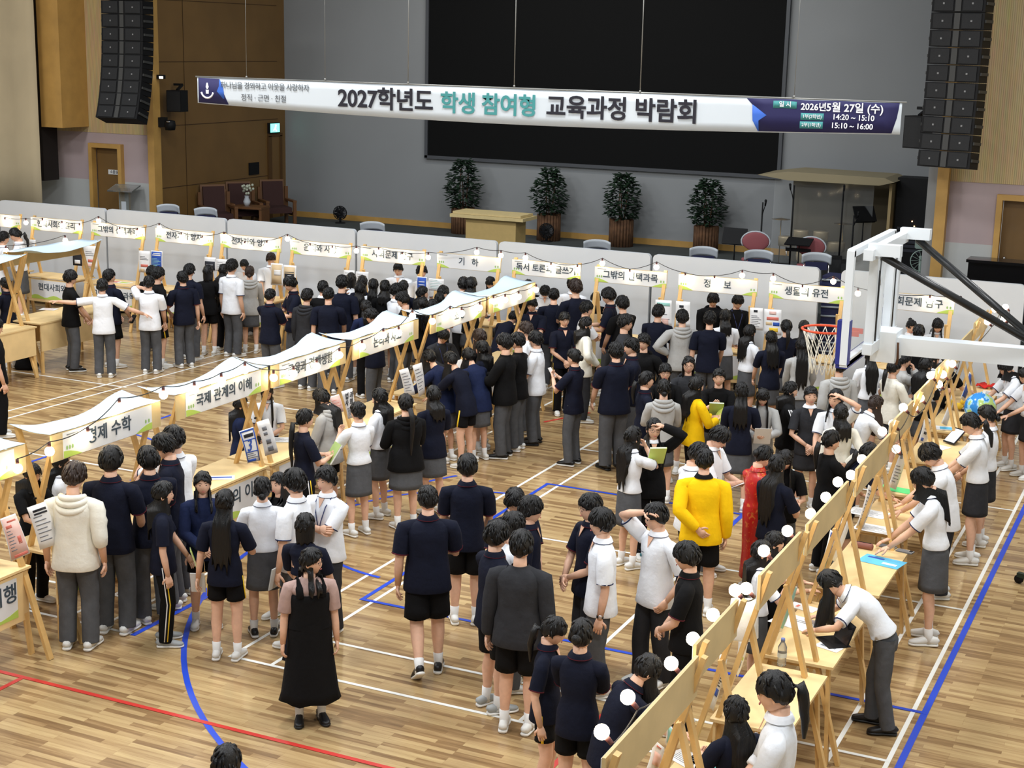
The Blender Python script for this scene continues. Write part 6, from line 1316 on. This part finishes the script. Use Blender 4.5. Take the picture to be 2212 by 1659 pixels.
P(634, 598, 1.75, 250, 'm', 'part', 'navy', 'trousers', 'hold', 'person in navy polo with dark red collar looking down to the left', look=(0, 18))
P(662, 626, 1.72, 30, 'm', 'short', 'dhood', 'trousers', D, 'person in dark grey hoodie seen from behind in the crowd')
P(697, 609, 1.70, 5, 'm', 'short', 'bcard', 'trousers', 'hold', 'person in black knit with a white collar seen from behind')
P(709, 622, 1.76, 5, 'm', 'crop', 'navyt', 'trousers', ('down', 'drop'), 'person in plain navy tee right of the dark grey hoodie')
P(738, 597, 1.80, 8, 'm', 'short', 'navyt', 'trousers', ('chin', 'down'), 'tall person in navy tee with a hand raised to the chin')
P(758, 591, 1.62, 0, 'f', 'bob', 'wtee', 'skirt', 'hold', 'person with a black bob in white, beyond the tall navy tee')
P(782, 597, 1.63, 10, 'f', 'long', 'navyt', 'skirt', 'hold', 'person with long hair below the pair of small white posters')
P(776, 612, 1.60, 20, 'f', 'long', 'black', 'skirt', 'hold', 'person with long dark hair and black top right of the tall navy tee')
P(806, 604, 1.62, 3, 'f', 'long', 'blouse', 'skirt', 'hold', 'person with long straight hair and white sleeves, left of the 사회문제 table')
P(831, 607, 1.62, 8, 'f', 'midb', 'black', 'skirt', 'hold', 'person in black with shoulder length hair before the counter helper in white')
P(855, 615, 1.71, 60, 'm', 'part', 'white', 'trousers', 'front', 'person in white polo in profile below the counter helper in white')
P(876, 632, 1.72, 285, 'm', 'short', 'black', 'trousers', 'hold', 'person in black tee in left profile above the canopy row', look=(0, 14))
P(871, 607, 1.60, 10, 'f', 'mid', 'navyt', 'skirt', 'hold', 'person with dark hair directly before the white polo behind the counter')
P(910, 620, 1.62, 85, 'f', 'long', 'black', 'skirt', D, 'person with long hair turned to the right under the bright blue poster')
P(957, 616, 1.68, 30, 'm', 'short', 'white', 'trousers', 'table', 'person in white bending over the 기 하 table', lean=32, look=(0, 10))
P(1001, 601, 1.76, 10, 'm', 'short', 'white', 'dtrousers', 'hold', 'person in white shirt and dark trousers seen above the canopy cloth')
P(1017, 600, 1.62, 30, 'f', 'long', 'black', 'skirt', 'hold', 'long haired person half hidden right of the white shirt above the canopy')
P(1062, 595, 1.60, 195, 'f', 'longb', 'blouse', 'skirt', 'table', 'person with bangs looking down behind the counter under the 기 하 sign', look=(0, 25))
P(862, 566, 1.73, 190, 'm', 'crop', 'white', 'trousers', 'drop', 'person in white polo looking down behind the 사회문제 탐구 counter', look=(0, 20))
P(910, 574, 1.70, 150, 'm', 'bowl', 'white', 'trousers', D, 'person with a round bowl cut behind the bright blue poster')
P(793, 650, 1.62, 340, 'f', 'mid', 'nknit', 'btrousers', 'hold', 'person with dark loose hair in navy knit just above the third canopy', look=(0, 15))
P(811, 666, 1.70, 290, 'm', 'short', 'navy', 'trousers', 'hold', 'person in navy looking down just behind the third canopy', look=(0, 25))
P(912, 643, 1.62, 15, 'f', 'long', 'black', 'skirt', 'hold', 'leftmost of three dark heads in a row above the canopy', look=(0, 10))
P(933, 648, 1.58, 40, 'f', 'midb', 'navyt', 'skirt', 'hold', 'middle of three dark heads in a row above the canopy')
P(950, 634, 1.62, 350, 'f', 'bobo', 'black', 'skirt', 'hold', 'rightmost of three dark heads in a row above the canopy')
# --- middle row, far end
P(955, 708, 1.68, 150, 'm', 'short', 'dshirt', 'dtrousers', 'table', 'bespectacled person with a lanyard under the 소 통 sign', glasses=True, lany=True, look=(0, 28), lean=8)
P(925, 756, 1.58, 300, 'f', 'long', 'nknit', 'skirt', 'table', 'person with long hair bending over the 논리와 사고 table, left of two', lean=30)
P(972, 760, 1.66, 305, 'f', 'long', 'navyt', 'stripeshorts', 'table', 'person in navy tee and black shorts bending over the 논리와 사고 table', lean=26)
P(1012, 752, 1.62, 320, 'f', 'mid', 'nknit', 'skirt', 'table', 'person in blue navy sweatshirt leaning in behind the bent navy tee', lean=24)
P(1038, 712, 1.62, 310, 'f', 'mid', 'black', 'skirt', 'hold', 'dark haired person left of the black windbreaker, farther one', hmat=HAIRB)
P(1044, 738, 1.60, 300, 'f', 'long', 'navyt', 'skirt', ('holdhi', 'hold'), 'long haired person reading a white sheet near the canopy end', hold=('paper', 'white', 'white sheet held up near the far canopy end', 'both'))
P(1093, 724, 1.75, 288, 'm', 'bowl', 'bjack', 'trousers', 'hold', 'person in black windbreaker and grey trousers facing left with a booklet', hold=('book', 'grey', 'grey booklet held by the black windbreaker person', 'both'), shoes='k')
P(1121, 721, 1.71, 290, 'm', 'short', 'black', 'trousers', 'hold', 'person in black tee between the black windbreaker and the masked person')
P(1160, 718, 1.72, 285, 'm', 'bowl', 'white', 'trousers', 'front', 'masked person in white polo with hands clasped', mask=True, shoes='kk')
P(1139, 697, 1.70, 285, 'm', 'short', 'wtee', 'trousers', D, 'person in pale tee behind the masked white polo', hmat=HAIRB)
P(1150, 642, 1.68, 190, 'm', 'short', 'navy', 'btrousers', 'table', 'person in navy polo half hidden by the last canopy frame', look=(0, 12))
P(1112, 672, 1.70, 35, 'm', 'short', 'navyt', 'trousers', 'table', 'person in navy bending deeply at the last canopy stall', lean=42)
P(1140, 604, 1.70, 170, 'm', 'short', 'black', 'trousers', 'table', 'person in black tee peeking over the last canopy cloth', look=(0, 15))
P(1177, 611, 1.70, 175, 'm', 'part', 'white', 'trousers', 'table', 'person in white shirt bowing over the 독서 토론과 글쓰기 table', look=(0, 38), lean=12)
P(1197, 624, 1.72, 0, 'm', 'crop', 'navyt', 'trousers', 'hold', 'person in navy with a short crop before the 독서 토론과 글쓰기 stall')
P(1245, 606, 1.80, 330, 'm', 'part', 'navyt', 'trousers', 'hold', 'tall bespectacled person in navy with lighter hair crown', glasses=True, hmat=HAIRB)
P(1238, 600, 1.66, 200, 'm', 'short', 'white', 'trousers', D, 'person behind the tall bespectacled one, only hair showing')
P(1288, 630, 1.70, 190, 'm', 'bowl', 'black', 'trousers', 'hold', 'laughing person holding up a beige board', look=(0, 22), hold=('card', 'beige', 'beige board held against the chest of the laughing person', 'both', (0.34, 0.01, 0.38), -0.2))
P(1320, 624, 1.74, 275, 'm', 'bowl', 'navy', 'trousers', 'hold', 'smiling person in navy polo facing the beige board', look=(0, 8))
P(1347, 642, 1.73, 320, 'm', 'bowl', 'black', 'trousers', 'drop', 'person in black turned away right of the smiling navy polo', wide=1.08)
P(1265, 653, 1.70, 80, 'm', 'short', 'wtee', 'trousers', 'cross', 'person in white tee in right profile below the tall bespectacled one')
P(1219, 675, 1.64, 165, 'f', 'tailb', 'navy', 'track', 'front', 'smiling person with glasses in navy polo and striped black track trousers', glasses=True, walk=0, stance=0.4)
P(1263, 686, 1.66, 80, 'f', 'mid', 'card', 'dtrousers', ('drop', 'hip'), 'person with black hair in cream cardigan looking right')
P(1349, 682, 1.76, 100, 'm', 'part', 'dshirt', 'trousers', 'hold', 'person in dark grey shirt with swept hair in right profile')
P(1243, 756, 1.65, 302, 'f', 'bun', 'navy', 'trousers', ('holdhi', 'holdhi'), 'person with hair bun in navy polo looking at a white phone', hold=('phone', 'white', 'white phone held by the person with a hair bun', 'both'), shoes='k')
P(1332, 743, 1.78, 335, 'm', 'short', 'navy', 'trousers', 'drop', 'person in wide navy polo and grey trousers seen from behind', wide=1.15, shoes='kk')
P(1367, 732, 1.73, 262, 'm', 'short', 'navy', 'trousers', 'hold', 'person in navy polo with red collar in left profile behind the wide navy polo')
P(1392, 723, 1.68, 205, 'm', 'bowl', 'bhood', 'trousers', 'pocket', 'person in black hoodie glancing down left, right of the left profile')
P(1422, 660, 1.72, 25, 'm', 'short', 'navyt', 'trousers', 'drop', 'person in navy tee left of the grey hooded jacket')
P(1475, 672, 1.72, 355, 'm', 'bowl', 'ghood', 'trousers', ('hip', 'hip'), 'person in grey hooded jacket with elbows out before the 정 보 stall')
P(1541, 630, 1.72, 185, 'm', 'bowl', 'bhood', 'trousers', 'drop', 'person in black hoodie behind the 정 보 counter looking down', look=(0, 25))
P(1592, 634, 1.72, 170, 'm', 'short', 'bjack', 'trousers', 'table', 'person in black jacket with lanyard behind the 정 보 counter', lany=True, look=(0, 25))
P(1534, 675, 1.72, 10, 'm', 'short', 'navyt', 'trousers', ('down', 'drop'), 'person in navy tee facing the 정 보 counter, before the black hoodie')
P(1568, 670, 1.64, 358, 'f', 'mid', 'blouse', 'skirt', 'hold', 'person in white blouse and grey skirt at the 정 보 counter')
P(1394, 804, 1.62, 80, 'f', 'tail', 'navy', 'skirt', 'hold', 'person with ponytail in navy in right profile near the aisle crowd')
P(1437, 786, 1.62, 180, 'f', 'longb', 'bcard', 'skirt', 'hold', 'long haired person with round glasses and bangs facing us', glasses=True)
P(1488, 771, 1.64, 183, 'f', 'bobo', 'dhood', 'skirt', 'hold', 'person with thin glasses and short hair in dark grey hoodie facing us', glasses=True)
P(1435, 822, 1.62, 0, 'f', 'lowbun', 'ghood', 'skirt', 'hold', 'person in pale grey hoodie with low bun seen from behind')
P(1503, 815, 1.62, 68, 'f', 'long', 'yellow', 'btrousers', 'hold', 'person with long hair in yellow track jacket holding a lime booklet', hold=('book', 'lime', 'lime booklet held by the yellow track jacket person', 'both'))
P(1554, 797, 1.62, 188, 'f', 'lowbun', 'black', 'skirt', ('hold', 'holdhi'), 'smiling person in black holding an open white and green book', hold=('book', 'green', 'white and green book held by the smiling person in black', 'both'), lean=5)
P(1618, 703, 1.60, 60, 'f', 'long', 'blouse', 'skirt', 'hold', 'person with long dark hair and white blouse left of the basketball net')
P(1668, 717, 1.62, 352, 'f', 'long', 'navyt', 'skirt', 'drop', 'person with long dark hair in navy tee and skirt left of the net')
P(1700, 693, 1.61, 0, 'f', 'tail', 'navyt', 'skirt', 'hold', 'person with tied dark hair in navy, farther left of the net')
P(1738, 694, 1.60, 5, 'f', 'long', 'black', 'skirt', 'hold', 'person with long hair and black top behind the basketball net')
P(1733, 732, 1.63, 0, 'f', 'xlong', 'gcard', 'skirt', 'drop', 'person with very long hair over a pale grey cardigan by the net')
P(1815, 775, 1.66, 350, 'm', 'short', 'ghood', 'dtrousers', D, 'person in grey hoodie below the net and backboard corner')
P(1884, 754, 1.63, 0, 'f', 'wavy', 'blouse', 'skirt', 'drop', 'person in white blouse and grey skirt below the backboard')
P(1930, 779, 1.60, 60, 'f', 'tail', 'card', 'dskirt', 'hold', 'person with low ponytail in white hooded top under the boom arm')
P(1951, 762, 1.62, 88, 'f', 'tailb', 'gcard', 'skirt', ('face', 'face'), 'person with bangs covering the mouth with a hand')
P(1999, 773, 1.62, 60, 'f', 'long', 'black', 'skirt', 'hold', 'long haired person in black tee beside the bulbs under the boom arm')
P(2014, 758, 1.60, 85, 'f', 'long', 'blouse', 'skirt', 'hold', 'long haired person in white between two dark haired ones under the boom arm')
P(2047, 758, 1.62, 70, 'f', 'long', 'black', 'skirt', 'table', 'long haired person reaching over the red cloth table')
P(1893, 855, 1.58, 75, 'f', 'long', 'blouse', 'skirt', 'table', 'person with brownish hair bending to a right row stall', hmat=HAIRB, lean=20)
P(1705, 826, 1.62, 92, 'f', 'mid', 'bjack', 'skirt', 'hold', 'person in black jacket with white sleeve stripes facing right')
P(1752, 836, 1.60, 180, 'f', 'lowbun', 'vest', 'dskirt', 'front', 'smiling person with hair tied back between the striped jacket and the laughing one')
P(1809, 841, 1.62, 200, 'f', 'mid', 'blouse', 'skirt', ('head', 'drop'), 'laughing person in white with a hand in her hair', look=(20, 5))
P(1819, 876, 1.60, 350, 'f', 'mid', 'card', 'dskirt', ('down', 'behind'), 'person in cream cardigan with a hand behind the back')
P(1648, 835, 1.60, 185, 'f', 'longb', 'gcard', 'skirt', 'hold', 'person in pale cardigan reading a white leaflet', look=(0, 25), hold=('paper', 'white', 'white leaflet read by the pale cardigan person', 'both'))
P(1603, 829, 1.63, 8, 'f', 'long', 'navyt', 'skirt', ('drop', 'hold'), 'person with long hair in navy tee and pale skirt in the aisle crowd')
P(1412, 905, 1.66, 172, 'f', 'long', 'bcard', 'btrousers', ('head', 'holdhi'), 'person in black with glasses holding a yellow green book aloft', glasses=True, hold=('book', 'lime', 'yellow green book held up by the person in black with glasses', 'r'))
P(1365, 924, 1.63, 55, 'f', 'wavy', 'blouse', 'skirt', ('drop', 'face'), 'person with wavy long hair in white blouse, hand raised to her face')
P(1497, 957, 1.74, 75, 'm', 'short', 'white', 'btrousers', 'hold', 'person in white polo looking down left of the yellow jersey', look=(0, 22))
P(1540, 917, 1.72, 120, 'm', 'part', 'white', 'trousers', 'hold', 'person in white polo reading loose white papers', look=(0, 32), hold=('paper', 'white', 'loose white papers read beside the yellow jersey', 'both', (0.3, 0.004, 0.21), -1.1))
P(1523, 972, 1.76, 5, 'm', 'crop', 'yellow', 'shorts', ('behind', 'down'), 'person in bright yellow jersey and black shorts seen from behind')
P(1640, 963, 1.64, 62, 'f', 'bun', 'qipao', 'qipao', 'hold', 'person in long red brocade dress', look=(0, 25), shoes='w', socks=False)
P(1677, 985, 1.64, 50, 'f', 'xlong', 'navyt', 'btrousers', 'hold', 'person with very long black hair right of the red brocade dress')
P(1698, 963, 1.60, 190, 'f', 'longb', 'black', 'skirt', 'hold', 'person with bangs writing on a white notepad', look=(0, 32), hold=('paper', 'white', 'white notepad beside the red brocade dress', 'both', (0.24, 0.008, 0.2), -1.2))
# --- centre aisle
P(1280, 1070, 1.75, 250, 'm', 'short', 'navy', 'dtrousers', 'front', 'person in navy polo with glasses talking to the white polo with a wrist watch', glasses=True)
P(1305, 1103, 1.74, 268, 'm', 'bowl', 'white', 'trousers', ('down', 'down'), 'person in long white polo with a wrist watch in left profile', watch=True)
P(1425, 1090, 1.74, 235, 'm', 'short', 'white', 'dtrousers', ('pocket', 'head'), 'person in white polo with a hand on top of the head', emblem=True, look=(25, 5), stance=0.3)
P(1493, 1176, 1.70, 282, 'm', 'bowl', 'blackp', 'btrousers', 'front', 'person in black polo nearest the right row bulbs, hands together', look=(0, 6))
P(1110, 1052, 1.68, 160, 'm', 'bowl', 'navy', 'trousers', 'drop', 'person facing us in the huddle, fringe over the eyes', look=(10, 20))
P(1143, 1076, 1.74, 95, 'm', 'bowl', 'navy', 'trousers', D, 'person in navy in the huddle turned to the right', glasses=True)
P(1105, 1112, 1.70, 70, 'm', 'bowl', 'wtee', 'trousers', 'front', 'person in white hidden inside the huddle of five')
P(1070, 1131, 1.71, 60, 'm', 'bowl', 'navy', 'shorts', 'drop', 'person in navy polo and black shorts at the left of the huddle', shoes='g')
P(1125, 1152, 1.74, 15, 'm', 'short', 'dshirt', 'shorts', D, 'person in charcoal jacket and black shorts with back to us')
P(925, 1053, 1.80, 352, 'm', 'crop', 'navy', 'shorts', ('down', 'hold'), 'person in navy polo and black shorts walking away', walk=1, glasses=True, shoes='k', wide=1.1)
P(1010, 986, 1.76, 0, 'm', 'short', 'navy', 'shorts', ('front', 'drop'), 'person in navy polo beyond the walking one, back to us')
P(1185, 1331, 1.62, 105, 'f', 'tailb', 'navy', 'stripeshorts', ('down', 'down'), 'person with bangs and ponytail in navy polo and yellow striped shorts', look=(0, 16))
P(1255, 1343, 1.62, 20, 'f', 'bun', 'navy', 'shorts', 'cross', 'person with a hair bun and folded arms near the bottom')
P(485, 1617, 1.60, 20, 'f', 'long', 'navyt', 'skirt', D, 'single dark head at the bottom edge on the left')
# --- foreground left
P(155, 1005, 1.75, 3, 'm', 'part', 'cream', 'trousers', (D, 'down'), 'person in cream hooded jacket and grey trousers', hood=True, hmat=HAIRB, look=(8, 12))
P(237, 971, 1.76, 8, 'm', 'part', 'navy', 'trousers', ('drop', 'drop'), 'person in navy polo right of the cream jacket, back to us')
P(322, 970, 1.74, 325, 'm', 'bowl', 'navy', 'trousers', ('chin', 'drop'), 'person in navy polo with a fist at the chin')
P(366, 938, 1.76, 272, 'm', 'short', 'navy', 'trousers', 'drop', 'person in navy polo in left profile with a hand on his shoulder', look=(0, 16))
P(378, 925, 1.74, 300, 'm', 'bowl', 'white', 'trousers', ('shoulder', 'drop'), 'person in white behind, arm laid round the navy profile')
P(347, 1043, 1.63, 75, 'f', 'long', 'navyt', 'track', ('drop', 'down'), 'person with long hair in navy tee and striped track trousers', hold=('book', 'lime', 'lime folder at the hip of the striped track trousers', 'l', (0.16, 0.01, 0.22), 0.3), shoes='g')
P(437, 1020, 1.60, 165, 'f', 'mid', 'nknit', 'shorts', 'front', 'smiling person in navy sweatshirt facing us')
P(483, 1062, 1.66, 5, 'f', 'xlong', 'navyt', 'stripeshorts', ('down', 'hold'), 'person with very long hair in navy tee and short black shorts', hold=('book', 'grey', 'thin booklet in the left hand of the short shorts person', 'l', (0.14, 0.012, 0.2), 0.2))
P(566, 1034, 1.62, 350, 'f', 'lowbun', 'blouse', 'skirt', ('hold', 'hold'), 'person in white blouse and grey skirt before the 국제 관계의 이해 table', shoes='k')
P(605, 1022, 1.58, 215, 'f', 'long', 'black', 'skirt', 'drop', 'dark haired person wedged behind two white polos')
P(640, 1018, 1.70, 295, 'm', 'bowl', 'white', 'trousers', ('down', 'drop'), 'person in white polo with glasses facing left, holding papers', glasses=True, hold=('book', 'grey', 'white booklet at the side of the bespectacled white polo', 'l', (0.15, 0.012, 0.22), 0.2))
P(707, 1012, 1.72, 215, 'm', 'part', 'white', 'dtrousers', 'cross', 'person in white polo with blue lanyard and folded arms', lany=True, emblem=True, shoes='g')
P(657, 1113, 1.60, 15, 'f', 'bob', 'dnavy', 'ngown', 'drop', 'person with a black bob in navy dress behind the black pinafore', shoes='kk')
P(668, 1186, 1.57, 165, 'f', 'mid', 'dusty', 'gown', (D, D), 'person in black pinafore dress over a dusty pink tee', glasses=True, look=(-62, 0), wide=1.22, shoes='kk')
P(62, 1000, 1.66, 120, 'f', 'mid', 'black', 'btrousers', 'table', 'person in black behind the V frames at the far left stall', look=(0, 14))
P(128, 978, 1.62, 80, 'f', 'long', 'blouse', 'skirt', 'drop', 'person in white blouse half hidden by the 경제 수학 sign')
P(655, 886, 1.63, 60, 'f', 'xtail', 'navyt', 'track', 'hold', 'person with a very long ponytail holding a green book', hold=('book', 'green', 'green covered book by the very long ponytail', 'both'))
P(702, 839, 1.66, 290, 'f', 'long', 'ghood', 'shorts', ('drop', 'drop'), 'long haired person in grey hoodie and black shorts carrying a tablet', lean=6, look=(0, 20), hmat=HAIR, hold=('tablet', 'black', 'black tablet carried by the grey hoodie and shorts person', 'l'))
P(775, 871, 1.62, 320, 'f', 'hibun', 'blouse', 'skirt', ('holdhi', 'drop'), 'person with a top bun in white blouse, one hand raised')
P(823, 841, 1.63, 295, 'f', 'long', 'blouse', 'skirt', 'front', 'person with long straight hair in white blouse beside the black hoodie')
P(878, 854, 1.66, 335, 'f', 'xtail', 'bhood', 'skirt', 'hold', 'person with a ponytail in wide black hoodie and grey skirt', wide=1.2, hold=('paper', 'white', 'white sheet read by the black hoodie and skirt person', 'both'))
P(938, 836, 1.64, 330, 'f', 'mid', 'navyt', 'skirt', 'hold', 'person with glasses in navy tee and pale grey skirt', glasses=True)
P(517, 858, 1.62, 80, 'f', 'long', 'nknit', 'trousers', 'drop', 'person in navy cardigan behind the big blue 3 poster')
P(577, 826, 1.62, 175, 'f', 'long', 'blouse', 'dskirt', 'front', 'person in white blouse behind the poster of grey drawings', look=(0, 18))
# --- right row
P(2179, 768, 1.62, 262, 'f', 'mid', 'blouse', 'dskirt', 'table', 'person in white blouse leaning to the red cloth table', look=(0, 28), lean=10, foot=(2176, 1012))
P(2212, 772, 1.60, 258, 'f', 'tail', 'blouse', 'dskirt', 'table', 'person in white blouse cut by the right picture edge', look=(0, 25), lean=8, foot=(2214, 1032))
P(2110, 891, 1.62, 290, 'f', 'tail', 'blouse', 'dskirt', 'table', 'ponytailed person in white blouse and navy skirt at the globe table', look=(0, 22), lean=6)
P(2143, 877, 1.62, 295, 'f', 'lowbun', 'blouse', 'dskirt', 'drop', 'person with a low bun behind the ponytailed white blouse', look=(0, 14))
P(1993, 962, 1.74, 283, 'm', 'bowl', 'white', 'dtrousers', 'table', 'tall person in white shirt writing at a right row table', look=(0, 25), lean=14, foot=(2030, 1288))
P(2007, 1008, 1.62, 285, 'f', 'long', 'blouse', 'skirt', 'table', 'long haired person in white blouse and grey skirt writing at the table', look=(0, 20), lean=10)
P(0, 0, 1.62, 285, 'f', 'long', 'blouse', 'trousers', ('tablew', 'table'), 'long haired person bent over the tablet in white blouse and grey trousers', foot=(1898, 1575), lean=50, shoes='kk', stance=0.4, look=(0, 5))
P(1595, 1511, 1.60, 335, 'f', 'long', 'navyt', 'skirt', 'hold', 'long haired person in navy at the bottom edge right of the bulbs')
P(1690, 1456, 1.62, 285, 'f', 'hitail', 'wlong', 'skirt', 'front', 'person with a high ponytail in white shirt near the bottom right', look=(0, 8))
P(1398, 1412, 1.60, 70, 'f', 'long', 'navy', 'trousers', 'table', 'long haired person in navy leaning over the nearest right row table', lean=26, look=(0, 10))
P(1642, 1170, 1.60, 85, 'f', 'long', 'blouse', 'skirt', 'holdhi', 'long haired person in white blouse with hands clasped by the tablet table')
P(1670, 1150, 1.62, 95, 'f', 'mid', 'black', 'btrousers', 'table', 'dark haired person in black right of the clasped hands blouse')
P(1880, 957, 1.60, 80, 'f', 'tail', 'navyt', 'skirt', 'table', 'person in navy bending beneath the green leaflet stall sign', lean=24)
P(1845, 1000, 1.66, 75, 'f', 'tail', 'black', 'btrousers', 'table', 'person in black tee standing before the writing table', foot=(1772, 1238))
P(1968, 690, 1.60, 180, 'f', 'hibun', 'blouse', 'skirt', 'table', 'person with a top knot behind the far right back row stall', look=(0, 15))
P(1986, 703, 1.60, 10, 'f', 'tail', 'black', 'skirt', 'hold', 'dark head in front of the top knot person')
P(2025, 685, 1.60, 185, 'f', 'longb', 'blouse', 'skirt', 'table', 'person with bangs looking down left of the white card, above the boom arm', look=(0, 24))

# nobody stands inside a neighbour: slide along the line of sight, the height follows
for it in range(80):
    moved = False
    for i, a in enumerate(SPECS):
        for c in SPECS[i + 1:]:
            d = math.hypot(a['pos'].x - c['pos'].x, a['pos'].y - c['pos'].y)
            if d >= 0.44: continue
            da = math.hypot(a['pos'].x - CAM[0], a['pos'].y - CAM[1]); dc = math.hypot(c['pos'].x - CAM[0], c['pos'].y - CAM[1])
            for q, sg in ((a, 1 if da >= dc else -1), (c, -1 if da >= dc else 1)):
                if q['kw'].get('foot') or q['kw'].get('lean', 0) > 15: continue
                p = q['pos']; r = math.hypot(p.x - CAM[0], p.y - CAM[1]); st = 0.02 * sg
                n = Vector((p.x + (p.x - CAM[0]) / r * st, p.y + (p.y - CAM[1]) / r * st, 0)); H2 = CAM[2] - (CAM[2] - q['H']) * (r + st) / r
                if (1.50 if q['sex'] == 'f' else 1.58) < H2 < (1.74 if q['sex'] == 'f' else 1.88) and (not banned(n) or banned(p)): q['pos'], q['H'] = n, H2; moved = True
    if not moved: break
for q in SPECS: build_person(q)
